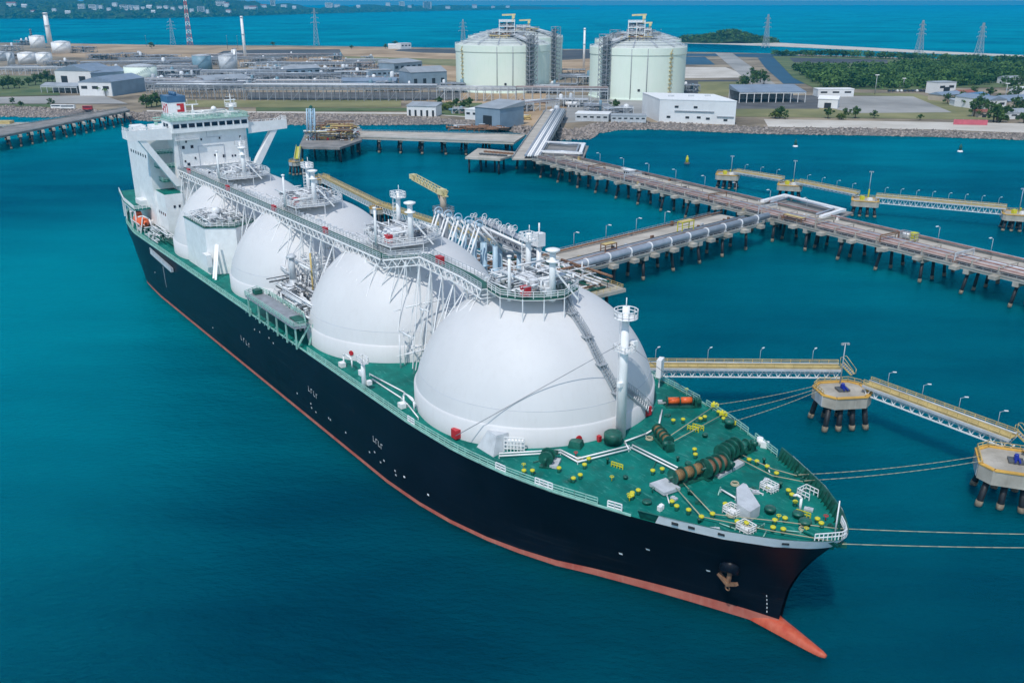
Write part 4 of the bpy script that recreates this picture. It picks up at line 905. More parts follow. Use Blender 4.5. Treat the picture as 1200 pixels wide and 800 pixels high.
for px in ((773, 598), (775, 596)):
    p = D(*px); b = MB(); b.box((p.x, p.y, p.z + .35), (.55, .5, .7)); b.build('deck_box', M['white'], ship)
p = D(896, 524); b = MB(); b.box((p.x, p.y, p.z + .5), (1.2, .8, 1), .5); b.tube((p.x + 1, p.y, p.z), (p.x + 1, p.y, p.z + 1.3), .5, n=10); b.build('deck_box', M['white'], ship)
# small fittings scattered between the winches
fr = random.Random(31); made = 0
while made < 60:
    s_ = fr.uniform(-60, -20); l_ = fr.uniform(-.86, .86) * hb_deck(s_)
    if math.hypot(s_, l_) < 23: continue
    z_ = zcamber(s_, l_); q = fr.random(); b = MB(); h_ = fr.uniform(.3, 1.0)
    if q < .3: b.lathe((s_, l_, z_), [(.16, 0), (.16, h_), (.3, h_ + .05), (.26, h_ + .25), (.05, h_ + .3)], 10); m_ = 'greenp'; nm = 'air_vent'
    elif q < .55: b.box((s_, l_, z_ + .15), (fr.uniform(.5, 1.3), fr.uniform(.5, 1.0), .3), fr.random()); b.tube((s_, l_, z_ + .25), (s_, l_, z_ + .5), .12, n=8); m_ = fr.choice(('greenp', 'deck', 'ltgrey')); nm = 'deck_hatch'
    elif q < .75: a_ = fr.uniform(0, 3); b.tube((s_, l_, z_ + .2), (s_ + math.cos(a_) * 2.2, l_ + math.sin(a_) * 2.2, z_ + .2), .09, n=6); b.bar((s_, l_, z_), (s_, l_, z_ + .3), .16); m_ = fr.choice(('white', 'railgreen', 'greenp')); nm = 'deck_pipe'
    elif q < .9: b.ring((s_, l_, z_ + .75), .3, .05, n=12, m=5); b.tube((s_, l_, z_), (s_, l_, z_ + .75), .07, n=6); b.bar((s_ - .3, l_, z_ + .75), (s_ + .3, l_, z_ + .75), .05); m_ = fr.choice(('yellow', 'greenp', 'red')); nm = 'valve_wheel'
    else: b.ring((s_, l_, z_ + .12), .55, .12, n=16, m=6); b.ring((s_, l_, z_ + .3), .5, .1, n=16, m=6); m_ = 'rope'; nm = 'rope_coil'
    b.build(nm, M[m_], ship); made += 1
# fairleads (rollers) where ropes leave the deck, and panama openings in the bulwark
FL = [(838, 474), (848, 484), (858, 494), (936, 556), (943, 562), (985, 619), (986, 637)]
for px in FL:
    p = S(*px, zdeck(-45) + .5); b = MB(); b.box((p.x, p.y, p.z - .1), (1.3, .7, .5), .6); b.tube((p.x - .3, p.y, p.z - .3), (p.x - .3, p.y, p.z + .45), .18, n=8); b.tube((p.x + .3, p.y, p.z - .3), (p.x + .3, p.y, p.z + .45), .18, n=8); b.build('fairlead', M['yellow'] if px[0] < 900 else M['greenp'], ship)
for s_ in (-47, -49, -52.5, -59):
    l_ = hb(s_, zdeck(s_) + .8); t_ = math.atan2(hb(s_ - 1, 17.4) - hb(s_ + 1, 17.4), -2); b = MB(); b.box((s_, l_ + .02, zdeck(s_) + .85), (.9, .12, .4), t_); b.build('panama_lead', M['shade'], ship)
# anchor in its housing
def hullp(s_, z, out=0.0, sd_=1): return Vector((s_, sd_ * (hb(s_, z) + out), z))
b = MB(); a_, c_ = hullp(-50.5, 9.6, -.6), hullp(-50.9, 9.2, 1.2); b.tube(hullp(-50.2, 10.2, -1.5), hullp(-50.8, 8.6, .9), 1.5, 1.35, 18); an = b.build('anchor_housing', M['hull'], ship)
b = MB(); q = hullp(-51.0, 8.3, 1.0); b.bar(q + Vector((0, 0, 1.3)), q - Vector((0, -.3, 1.2)), .4, .5); b.bar(q - Vector((1.6, -.5, .3)), q - Vector((-.2, -.35, 1.4)), .5, .45); b.bar(q - Vector((-1.6, -.5, .3)), q - Vector((.2, -.35, 1.4)), .5, .45); b.ring(q - Vector((0, -.3, 1.9)), .35, .1, 'y', 12, 6); b.build('anchor', M['rust'], ship)
# white draught and tug marks on the hull side
def mark(b, s_, z, ds, dz):
    q = [hullp(s_ + a, z + c, .03) for a, c in ((0, 0), (ds, 0), (ds, dz), (0, dz))]; b.add(q, [(0, 1, 2, 3), (3, 2, 1, 0)])
for px0 in ((362, 458), (438, 517), (283, 398)):
    b = MB()
    for j in range(4):          # a row of short strokes
        d0 = SI @ G(px0[0] + j * 3, px0[1] + j * 3, 0); o_ = SI @ Vector((0, 0, CAM_H)); d_ = (d0 - o_); t_ = (24 - o_.y) / d_.y; q0 = o_ + d_ * t_
        mark(b, q0.x, q0.z, .18, 1.1); mark(b, q0.x - .5, q0.z + (.9 if j % 2 else 0), .5, .18)
    b.build('hull_lettering', M['white'], ship)
for px in [(349, 462), (365, 474), (366, 479), (371, 484), (386, 491), (388, 493), (406, 508), (434, 531), (440, 531), (447, 543), (451, 541), (464, 553), (465, 558), (475, 560), (503, 581), (299, 387), (305, 390), (316, 397), (321, 403), (182, 320), (250, 385), (730, 650), (762, 645), (833, 670)]:
    o_ = SI @ Vector((0, 0, CAM_H)); d_ = (SI @ G(*px, 0)) - o_; q0 = o_ + d_ * ((24 - o_.y) / d_.y)
    for _ in range(6): d2 = hb(q0.x, max(0, q0.z)); t_ = (d2 - o_.y) / d_.y; q0 = o_ + d_ * t_
    if 0.8 < q0.z < 15: b = MB(); mark(b, q0.x, q0.z, .5, .35); b.build('hull_mark', M['white'], ship)
for i in range(5): b = MB(); mark(b, -54.4, 2.2 + i * .7, .1, .34); b.build('draught_mark', M['white'], ship)
# gangway stowed along the starboard side aft
b = MB(); a_, c_ = hullp(150, 13.6, .5), hullp(131, 12.4, .5); b.bar(a_, c_, .7, 1.1); b.rail([a_ + Vector((0, .3, .5)), c_ + Vector((0, .3, .5))], .8, .05, 1.5, 2); b.build('accommodation_ladder', M['ltgrey'], ship)
b = MB(); q = [hullp(142, 11, .03), hullp(141.3, 11, .03), hullp(140.8, 5, .03), hullp(141.2, 5, .03)]; b.add(q, [(0, 1, 2, 3), (3, 2, 1, 0)]); b.build('scupper_stain', M['ltgrey'], ship)

# ---- the lifeboat hangs in its davits: a thing of its own
lb = thing('lifeboat', 'orange enclosed lifeboat hanging at the stern of the gas carrier', 'lifeboat', SM @ Vector((172.5, 20.6, 16.2)), SHIP_YAW); lb.scale = (1.25,) * 3
b = MB(); vs = []; st_ = [-4.2, -3.6, -2.4, 0, 2.2, 3.4, 4.0]; wd = [.2, .9, 1.4, 1.55, 1.4, .9, .25]
for x, w_ in zip(st_, wd):
    for k in range(14): a = 2 * math.pi * k / 14; vs.append((x, w_ * math.cos(a), 1.5 + (1.5 if math.sin(a) > 0 else 1.35) * (w_ / 1.55) ** .6 * math.sin(a)))
b.add(vs, [(i * 14 + k, i * 14 + (k + 1) % 14, (i + 1) * 14 + (k + 1) % 14, (i + 1) * 14 + k) for i in range(6) for k in range(14)], True); b.build('boat_hull', M['orange'], lb)
b = MB(); b.box((1.6, 0, 3.1), (1.6, 1.5, .9), 0, .8); b.build('conning_hatch', M['orange'], lb)
b = MB(); b.bar((-4, 1.5, 1.5), (3.8, 1.5, 1.5), .1, .25); b.bar((-4, -1.5, 1.5), (3.8, -1.5, 1.5), .1, .25); b.build('fender_strake', M['white'], lb)

# ================================================================== JETTIES, DOLPHINS, LOADING BERTH
def pile_bent(parent, p, across, half, n, ztop, rake=.12, cap=True, r=.5, capm='concrete'):
    """a pile cap with its row of piles; the piles are sub-parts"""
    x = Vector((across.x, across.y, 0)).normalized(); b = MB(); ang = math.atan2(x.y, x.x)
    b.box((p.x, p.y, ztop - .65), (half * 2 + 1.2, 1.7, 1.3), ang); c = b.build('pile_cap', M[capm], parent, True)
    for i in range(n):
        t = -1 + 2 * i / max(1, n - 1); q = Vector((p.x, p.y, ztop - 1.2)) + x * (half * t * .92); f = Vector((q.x, q.y, -1.5)) + x * (rake * t * 9) + Vector((-x.y, x.x, 0)) * (rng.choice((-1, 1)) * rake * 6)
        b = MB(); b.tube(q, f, r, n=9); o = b.build('pile', M['pile'], c, True); MW[o.name] = MW[c.name]
        g = f + (q - f).normalized() * 1.3; g2 = f + (q - f).normalized() * 2.6; b = MB(); b.tube(g, g2, r * 1.12, n=9); b.build('pile_collar', M['pilecollar'], c, True)
    return c
def lamp_proto():
    t = thing('lamp_post', '', 'lamp post'); b = MB(); b.tube((0, 0, 0), (0, 0, 5.2), .10, .07, 6); b.bar((0, 0, 5.1), (1.3, 0, 5.6), .1); b.build('post', M['alu'], t)
    b = MB(); b.box((1.6, 0, 5.62), (1.1, .45, .18)); b.build('lamp_head', M['white'], t); return t
LAMP = [None]
def lamp(p, rot, label, group, scale=1.0):
    if LAMP[0] is None: LAMP[0] = lamp_proto(); o = LAMP[0]; moved(o, p, rot, scale)
    else: o = dup(LAMP[0], p, rot, None, scale)
    o['label'] = label; o['group'] = group; return o

def trestle(name, label, near, far, z, bents, n_piles, thick=.7, m='roadway', r=.5, cat='jetty', half_extra=-.5, rail=True):
    """near/far: the two long edges as (start, end) world points"""
    c = (near[0] + near[1] + far[0] + far[1]) / 4; t = thing(name, label, cat, (c.x, c.y, 0), 0)
    b = MB(); b.prism([near[0], near[1], far[1], far[0]], z - thick, z); b.build('deck', M[m], t, True)
    a0, a1 = (near[0] + far[0]) / 2, (near[1] + far[1]) / 2; w = (near[0] - far[0]).length / 2; ac = near[0] - far[0]
    for i in range(bents): pile_bent(t, a0.lerp(a1, (i + .5) / bents), ac, w + half_extra, n_piles, z - thick, r=r)
    for e in (near, far):
        b = MB(); u = [Vector((q.x, q.y, z)) for q in e]; b.bar(u[0] + Vector((0, 0, .2)), u[1] + Vector((0, 0, .2)), .35, .4); b.build('kerb', M['concrete'], t, True)
        if rail: b = MB(); b.rail(u, 1.1, .05, 2.5, 2); b.build('railing', M['alu'], t, True)
    return t
def along(a, b, n, d0=.5): return [a.lerp(b, (i + d0) / n) for i in range(n)]
Zj = 8.2
# main causeway from the plant out to the right
d1 = Vector((.535, -.845, 0)).normalized(); n1 = Vector((d1.y * -1, d1.x, 0))      # n1 points to the far side
A_ = Vector((10.0, 452, 0)); Lc = 330
near = (A_, A_ + d1 * Lc); far = (A_ + n1 * 20, A_ + d1 * Lc + n1 * 20)
T1 = trestle('causeway', 'long concrete causeway on black piles running from the plant out to the right', near, far, Zj, 22, 4)
b = MB(); b.prism([A_ + n1 * .6, A_ + n1 * 10.3, A_ + d1 * Lc + n1 * 10.3, A_ + d1 * Lc + n1 * .6], Zj + .01, Zj + .05); b.build('pipe_bed', M['pipebed'], T1, True)
b = MB(); b.prism([A_ + n1 * 10.5, A_ + n1 * 19, A_ + d1 * Lc + n1 * 19, A_ + d1 * Lc + n1 * 10.5], Zj + .01, Zj + .06); b.build('road_strip', M['roadway'], T1, True)
for off, r_, m in ((1.3, .28, 'pipewarm'), (2.3, .34, 'rustpipe'), (3.5, .45, 'pipewarm'), (4.8, .25, 'pipe'), (5.9, .38, 'rustpipe'), (7.1, .22, 'pipewarm'), (8.1, .34, 'pipe'), (9.4, .2, 'rustpipe'), (18.6, .26, 'rustpipe'), (19.3, .2, 'pipe')):
    b = MB(); b.tube(A_ + d1 * 2 + n1 * off + Vector((0, 0, Zj + 1.25)), A_ + d1 * Lc + n1 * off + Vector((0, 0, Zj + 1.25)), r_, n=10); b.build('pipe', M[m], T1, True)
for k in range(40):
    p = A_ + d1 * (4 + k * 8.2); b = MB(); b.bar(p + n1 * .5 + Vector((0, 0, Zj + .45)), p + n1 * 10.2 + Vector((0, 0, Zj + .45)), .8, .8); b.bar(p + n1 * .5 + Vector((0, 0, Zj + .4)), p + n1 * .5 + Vector((0, 0, Zj + 2.4)), .3); b.bar(p + n1 * 10.2 + Vector((0, 0, Zj + .4)), p + n1 * 10.2 + Vector((0, 0, Zj + 2.4)), .3); b.bar(p + n1 * .5 + Vector((0, 0, Zj + 2.3)), p + n1 * 10.2 + Vector((0, 0, Zj + 2.3)), .25); b.build('pipe_sleeper', M['concrete'], T1, True)
rng2 = random.Random(4)
for k in range(26):
    p = A_ + d1 * (8 + k * 12.3); b = MB(); b.box(p - n1 * .9 + Vector((0, 0, Zj - .5)), (2.2, 2.6, 1.0), math.atan2(d1.y, d1.x)); b.build('pile_head_ledge', M['concrete'], T1, True)
for k in range(17):
    if k in (8, 9): continue
    lamp(A_ + d1 * (30 + k * 18) + n1 * 19.6 + Vector((0, 0, Zj)), math.atan2(-n1.y, -n1.x), f'{nth(k)} lamp post counted from the shore along the far kerb of the causeway', 'lamp posts on the causeway')
# expansion loop beside the causeway
def loop(name, label, pts, r, m='white', z=Zj + 1.6, deckpoly=None, deck_z=Zj - .2, legs=None):
    c = pts[0]; t = thing(name, label, 'pipe loop', (c.x, c.y, 0))
    for k in range(2):
        b = MB(); o_ = Vector((0, 0, z + k * .0))
        P = [p + o_ for p in pts]
        if k: mid = sum(P, Vector()) / len(P); P = [p.lerp(mid, .22) for p in P]
        if k: b.path(P, r * .55, 10); [b.blob(p, r * .57, rng, 1, 0) for p in P]; b.build('loop_pipe', M['pipe'], t, True)
        else: [b.bar(p, q_, 2.2 * r, .9) for p, q_ in zip(P, P[1:])]; [b.box(p, (2.2 * r, 2.2 * r, .91), .5) for p in P[1:-1]]; b.build('loop_tray', M[m], t, True)
    if deckpoly:
        b = MB(); b.prism(deckpoly, deck_z - .6, deck_z); b.build('loop_deck', M['concretedk'], t, True)
        cc = sum(deckpoly, Vector()) / len(deckpoly)
        for q in deckpoly:
            for f in (.85, .45):
                e = cc.lerp(q, f); b = MB(); b.tube((e.x, e.y, deck_z - .5), (e.x, e.y, -1.5), .5, n=9); b.build('pile', M['pile'], t, True)
    return t
pL = [G(893, 236, 9.8), G(920, 229, 9.8), G(988, 246, 9.8), G(962, 254, 9.8)]; dl = [G(888, 242, 8), G(915, 233, 8), G(1000, 249, 8), G(965, 262, 8)]
loop('pipe_expansion_loop', 'white square pipe loop on its own deck beside the causeway crossing', [Vector((p.x, p.y, 0)) for p in pL], .7, deckpoly=[Vector((p.x, p.y, 0)) for p in dl])
pL = [G(634, 177.5, 9.8), G(680, 179.5, 9.8), G(684, 168.5, 9.8), G(640, 166.5, 9.8)]; dl = [G(632, 184, 8), G(684, 185, 8), G(690, 171, 8), G(640, 169, 8)]
loop('pipe_expansion_loop', 'white square pipe loop standing over the water near the shore end of the causeway', [Vector((p.x, p.y, 0)) for p in pL], .8, deckpoly=[Vector((p.x, p.y, 0)) for p in dl])
jr = random.Random(8)
for k in range(34):
    q = A_ + d1 * jr.uniform(12, 320) + n1 * jr.choice((10.6, 10.9, 18.9, .9)); b = MB(); h_ = jr.uniform(.7, 1.7); b.box((q.x, q.y, Zj + h_ / 2), (jr.uniform(.5, 1.6), jr.uniform(.5, 1.1), h_), math.atan2(d1.y, d1.x)); b.build('jetty_cabinet', M[jr.choice(('ltgrey', 'white', 'rust', 'yellowdk', 'dkgrey'))], T1, True)
for k in range(12):
    q = A_ + d1 * (20 + k * 26); b = MB()
    for o_ in (.6, 10.2): b.bar((q + n1 * o_) + Vector((0, 0, Zj)), (q + n1 * o_) + Vector((0, 0, Zj + 3.4)), .3)
    b.bar(q + n1 * .6 + Vector((0, 0, Zj + 3.3)), q + n1 * 10.2 + Vector((0, 0, Zj + 3.3)), .35); b.bar(q + n1 * .6 + Vector((0, 0, Zj + 2.7)), q + n1 * 10.2 + Vector((0, 0, Zj + 2.7)), .2); b.build('pipe_portal', M[('concrete', 'rust', 'ltgrey')[k % 3]], T1, True)
# small things on the causeway
def gatehouse(px, label):
    p = G(*px, Zj); t = thing('gatehouse', label, 'gatehouse', p, math.atan2(d1.y, d1.x)); b = MB(); b.box((0, 0, 1.5), (4.2, 3, 3)); b.build('cabin', M['wallwhite'], t)
    b = MB(); b.box((0, 0, 3.1), (5, 3.8, .25)); b.build('roof', M['white'], t)
    for x in (-1.2, .2, 1.4): b = MB(); b.box((x, -1.53, 1.7), (.8, .08, 1.1)); b.build('window', M['shade'], t)
    b = MB()
    for x in (-4.5, -3.4): b.bar((x, -1, 0), (x, -1, 3.4), .15); b.bar((x, 1, 0), (x, 1, 3.4), .15); b.bar((x, -1, 3.4), (x, 1, 3.4), .15)
    b.bar((-4.5, -1, 3.4), (-2, -1, 3.4), .15); b.bar((-4.5, 1, 3.4), (-2, 1, 3.4), .15); b.build('barrier_frame', M['white'], t); return t
gatehouse((737, 207), 'small white gatehouse with a barrier frame on the causeway')
p = G(1064, 281, Zj); t = thing('monitor_skid', 'yellow framed equipment skid with a white tank on the far kerb of the causeway', 'equipment', p, math.atan2(d1.y, d1.x))
b = MB(); b.tube((-2, 0, 1.5), (.6, 0, 1.5), .9, n=12); b.build('skid_tank', M['white'], t)
b = MB(); b.box((2, 0, 1.6), (1.8, 1.8, 2.6)); b.build('yellow_cabinet', M['yellow'], t)
b = MB(); b.rail([(-3, -1.3, 0), (3, -1.3, 0), (3, 1.3, 0), (-3, 1.3, 0)], 2.6, .08, 1.5, 3, True); b.build('skid_frame', M['alu'], t)
# jetty arm from the crossing to the loading berth
d2 = Vector((.747, .664, 0)).normalized(); n2 = Vector((-d2.y, d2.x, 0))
B_ = Vector((6, 238.6, 0)); L2 = 112
near = (B_, B_ + d2 * L2); far = (B_ + n2 * 20.5, B_ + d2 * (L2 - 4) + n2 * 20.5)
T2 = trestle('jetty_arm', 'concrete jetty arm with one fat grey pipe leading to the loading berth', near, far, Zj, 8, 4)
b = MB(); b.tube(B_ - d2 * 6 + n2 * 1.4 + Vector((0, 0, Zj + 1.9)), B_ + d2 * (L2 + 4) + n2 * 1.4 + Vector((0, 0, Zj + 1.9)), 1.15, n=16); b.build('main_pipe', M['pipe'], T2, True)
for k in range(12):
    q = B_ + d2 * (3 + k * 9.6) + n2 * 1.4; b = MB(); b.tube(q - d2 * .25 + Vector((0, 0, Zj + 1.9)), q + d2 * .25 + Vector((0, 0, Zj + 1.9)), 1.32, n=16); b.box(q + Vector((0, 0, Zj + .4)), (.8, 2.4, .9), math.atan2(d2.y, d2.x)); b.build('pipe_clamp', M['white'], T2, True)
    b = MB(); b.box(q - n2 * 2.2 + Vector((0, 0, Zj - .6)), (2.4, 2.2, 1.1), math.atan2(d2.y, d2.x)); b.build('pile_head_ledge', M['concrete'], T2, True)
for off, r_, m in ((3.6, .3, 'rustpipe'), (4.5, .35, 'pipe'), (5.5, .4, 'pipewarm'), (6.6, .3, 'dkgrey'), (7.5, .28, 'pipewarm'), (8.6, .35, 'pipe'), (9.7, .22, 'dkgrey'), (18.6, .3, 'rust'), (19.3, .2, 'pipewarm')):
    b = MB(); b.tube(B_ + n2 * off + Vector((0, 0, Zj + .9)), B_ + d2 * L2 + n2 * off + Vector((0, 0, Zj + .9)), r_, n=8); b.build('pipe', M[m], T2, True)
b = MB(); b.prism([B_ + n2 * .6, B_ + n2 * 10.4, B_ + d2 * L2 + n2 * 10.4, B_ + d2 * L2 + n2 * .6], Zj + .01, Zj + .045); b.build('pipe_bed', M['pipebed'], T2, True)
b = MB(); b.prism([B_ + n2 * 11, B_ + n2 * 19.5, B_ + d2 * L2 + n2 * 19.5, B_ + d2 * L2 + n2 * 11], Zj + .01, Zj + .05); b.build('road_strip', M['roadway'], T2, True)
for k in range(6): lamp(B_ + d2 * (6 + k * 15) + n2 * 20 + Vector((0, 0, Zj)), math.atan2(-n2.y, -n2.x), f'{nth(k)} lamp post counted from the loading berth along the jetty arm', 'lamp posts on the jetty arm')
for k in range(16):
    q = B_ + d2 * jr.uniform(8, 106) + n2 * jr.choice((10.6, 11, 19.4, 2.9)); b = MB(); h_ = jr.uniform(.6, 1.6); b.box((q.x, q.y, Zj + h_ / 2), (jr.uniform(.5, 1.4), jr.uniform(.5, 1.0), h_), math.atan2(d2.y, d2.x)); b.build('jetty_cabinet', M[jr.choice(('ltgrey', 'white', 'rust', 'yellowdk', 'dkgrey'))], T2, True)
def portal(px, label, w=6, h=4, m='yellow', rot=0):
    p = G(*px, Zj); t = thing('portal_frame', label, 'frame', p, rot); b = MB()
    for x in (-w / 2, w / 2):
        for y in (-1, 1): b.bar((x, y, 0), (x, y, h), .25)
    for y in (-1, 1): b.bar((-w / 2, y, h), (w / 2, y, h), .3); b.bar((-w / 2, y, h * .55), (w / 2, y, h * .55), .2)
    for x in (-w / 2, w / 2): b.bar((x, -1, h), (x, 1, h), .25)
    b.build('frame', M[m], t); b = MB(); b.box((0, 0, h + .1), (w, 2.2, .15)); b.build('walkway_plate', M['yellowdk'], t); return t
portal((803, 273), 'yellow portal frame on the far kerb of the jetty arm', 6, 4.2, 'yellow', .7)
portal((713, 297), 'brown weathered pipe portal on the jetty arm near the berth', 5, 3.2, 'rust', .7)
portal((930, 262), 'brown pipe bridge frame where the jetty arm meets the causeway', 8, 2.6, 'rust', -1)
# loading berth platform on the far side of the ship
BP = [SM @ Vector(q) for q in ((54, -34, 0), (104, -34, 0), (104, -74, 0), (54, -74, 0))]
BPb = thing('loading_berth', 'concrete loading platform beside the gas carrier crowded with pipework', 'jetty', SM @ Vector((69, -56, 0)), SHIP_YAW)
b = MB(); b.prism(BP, 7.2, 8.2); b.build('deck', M['concrete'], BPb, True)
for i in range(5):
    pile_bent(BPb, SM @ Vector((58 + i * 10.5, -54, 0)), SM.to_3x3() @ Vector((0, 1, 0)), 18, 4, 7.2)
for nm, n_, m, z_, seed in (('berth_pipework', 150, 'whitepipe', 5, 1), ('berth_valves', 60, 'greenp', 3, 2), ('berth_pipework', 60, 'rust', 4, 3)):
    b = MB(); r0 = random.Random(seed); clutter(b, 56, 102, -72, -37, 8.2, z_, n_, r0, (.12, .4))
    b.v = [SM @ v for v in b.v]; b.build(nm, M[m], BPb, True)
b = MB(); b.rail([SM @ Vector((q[0], q[1], 8.2)) for q in ((54.5, -73.5), (103.5, -73.5), (103.5, -34.5), (54.5, -34.5))], 1.1, .05, 2.5, 2, True); b.build('railing', M['yellowdk'], BPb, True)
for s_ in (32, 106):
    t = thing('breasting_dolphin', 'concrete fender dolphin against the far side of the gas carrier, ' + ('nearer the bow' if s_ < 50 else 'nearer the stern'), 'dolphin', SM @ Vector((s_, -32, 0)), SHIP_YAW)
    b = MB(); b.box((0, 0, 6.4), (9, 10, 2.4)); b.build('dolphin_cap', M['concrete'], t); b = MB(); b.box((0, 5.6, 5), (5, 1.2, 6)); b.build('fender', M['dkgrey'], t)
    for x in (-3, 3):
        for y in (-3.5, 3): b = MB(); b.tube((x, y, 5.4), (x * 1.2, y * 1.2, -1.5), .6, n=10); b.build('pile', M['pile'], t)
# marine loading arms: riser, raked upper arm with counterweight, hanging outer arm
def loading_arm():
    t = thing('marine_loader', 'marine loading arm', 'loading arm'); b = MB()     # local x aft, y toward the ship
    b.tube((0, 0, 0), (0, 0, 15.5), .75, .65, 14); b.lathe((0, 0, 0), [(1.3, 0), (1.3, .5), (.8, 1.2)], 14); b.box((0, 0, 9.5), (2.2, 2, .15)); b.build('riser', M['armblue'], t)
    b = MB(); b.tube((0, -3.5, 13.2), (0, 4.6, 21.6), .3, n=10); b.tube((.75, -3.5, 13.2), (.75, 4.6, 21.6), .14, n=6); b.bar((0, 0, 16.6), (0, 2, 20.6), .14); b.bar((0, 2, 20.6), (0, 4.6, 21.6), .14); b.build('inboard_arm', M['white'], t)
    b = MB(); b.tube((0, 4.6, 21.6), (0, 9.8, 9.4), .27, n=10); b.tube((1.5, 4.6, 21.6), (1.5, 9.8, 9.6), .22, n=8); b.bar((0, 6.6, 17), (1.5, 6.6, 17), .16); b.build('outboard_arm', M['white'], t)
    b = MB(); b.box((0, -4.2, 12.4), (1.8, 2.2, 1.6)); b.build('counterweight', M['grey'], t)
    b = MB(); b.ring((.5, 4.6, 21.6), 1.25, .14, 'x', 18, 6); b.tube((-.3, 4.6, 21.6), (.9, 4.6, 21.6), .5, n=12); b.build('pulley_wheel', M['armblue'], t); b = MB(); b.ring((.5, 0, 16.6), 1.1, .13, 'x', 18, 6); b.build('pulley_wheel', M['armblue'], t)
    b = MB(); b.tube((0, 9.8, 9.6), (0, 11.6, 9.2), .5, n=10); b.lathe((0, 9.8, 8.6), [(.5, 0), (.7, .2), (.7, 1.2), (.5, 1.4)], 10); b.build('coupler', M['greenp'], t)
    return t
arm0 = loading_arm()
for i in range(5):
    s_ = 82.5 - i * 4.7; p = SM @ Vector((s_, -37, 8.2)); lab = f'pale blue loading arm on the berth, {nth(i)} of five counted from the stern side'
    if i == 0: moved(arm0, p, SHIP_YAW); arm0['label'] = lab; arm0['group'] = 'loading arms on the berth'
    else: dup(arm0, p, SHIP_YAW, lab)
# heavy pipe gallery raised behind the arms
t = thing('pipe_gallery', 'dark raised pipe gallery slanting along the row of loading arms', 'gallery', SM @ Vector((66, -40, 8.2)), SHIP_YAW)
for y, z, r_ in ((-1, 18.4, .5), (.6, 18.6, .45), (2.0, 18.2, .35)):
    b = MB(); b.tube((10, y, z + 1.5), (-16, y, z - .6), r_, n=10); b.build('gallery_pipe', M['pipe'] if y < 1 else M['white'], t)
b = MB(); b.truss((10, .5, 19.4), (-16, .5, 17.4), 1.6, 3.6, .16, 2.6); b.bar((10, .5, 17.6), (-16, .5, 15.6), 3.2, .2); b.build('gallery_truss', M['grey'], t)
for x in (7, -1, -9, -15): b = MB(); b.tube((x, .5, 0), (x, .5, 16.2 + x * .08), .75, .55, 14); b.lathe((x, .5, 15.4 + x * .08), [(.7, 0), (1.5, .6), (1.5, 1.0)], 14); b.build('gallery_column', M['armblue'], t)
r0 = random.Random(12)
for k in range(34): b = MB(); x = r0.uniform(-15, 10); y_, h_ = r0.uniform(-1, 2), r0.uniform(.3, 1); rr = r0.uniform(.4, .8); zz = 19.9 + x * .08; b.ring((x, y_, zz + h_), rr, .09, 'x', 12, 4); b.bar((x, y_, zz - 1), (x, y_, zz + h_), .14); b.bar((x, y_ - rr, zz + h_), (x, y_ + rr, zz + h_), .08); b.build('valve_wheel', M['white'], t)
b = MB(); b.box((-17, .5, 20), (2.2, 2.2, 3.2)); b.tube((-17, .5, 0), (-17, .5, 19), .6, n=10); b.tube((-17, .5, 21), (-17, .5, 24), .2, n=6); b.build('gallery_head', M['white'], t)
# gangway crane: grey column, yellow jib
t = thing('gangway_crane', 'jetty gangway crane with a grey column and a yellow jib', 'crane', SM @ Vector((91, -39, 8.2)), SHIP_YAW)
b = MB(); b.tube((0, 0, 0), (0, 0, 19.5), 1.5, 1.3, 16); b.box((0, 0, 19.6), (4.4, 4.4, .3)); b.rail([(-2.1, -2.1, 19.7), (2.1, -2.1, 19.7), (2.1, 2.1, 19.7), (-2.1, 2.1, 19.7)], 1.1, .06, 1, 2, True)
for x in (-1.9, 1.9): b.bar((x, -1.9, 0), (x, -1.9, 19.5), .22); b.bar((x, 1.9, 0), (x, 1.9, 19.5), .22)
b.build('crane_column', M['grey'], t)
b = MB(); b.tube((0, 0, 19.6), (0, 0, 24), .9, .8, 12); b.bar((0, 0, 21), (4, -.6, 24.5), .6); b.build('crane_slew_post', M['walltan'], t)
b = MB(); b.truss((-1.5, 0, 25.2), (19.5, -2.4, 26.6), 1.5, 1.3, .10, 2.2); b.bar((-1.5, 0, 23.9), (19.5, -2.4, 25.3), .8, .1); b.box((20, -2.5, 25.9), (1.8, 1.6, 1.3)); b.box((.5, 0, 24.8), (2.2, 1.8, 1.5)); b.build('crane_jib', M['cream'], t)
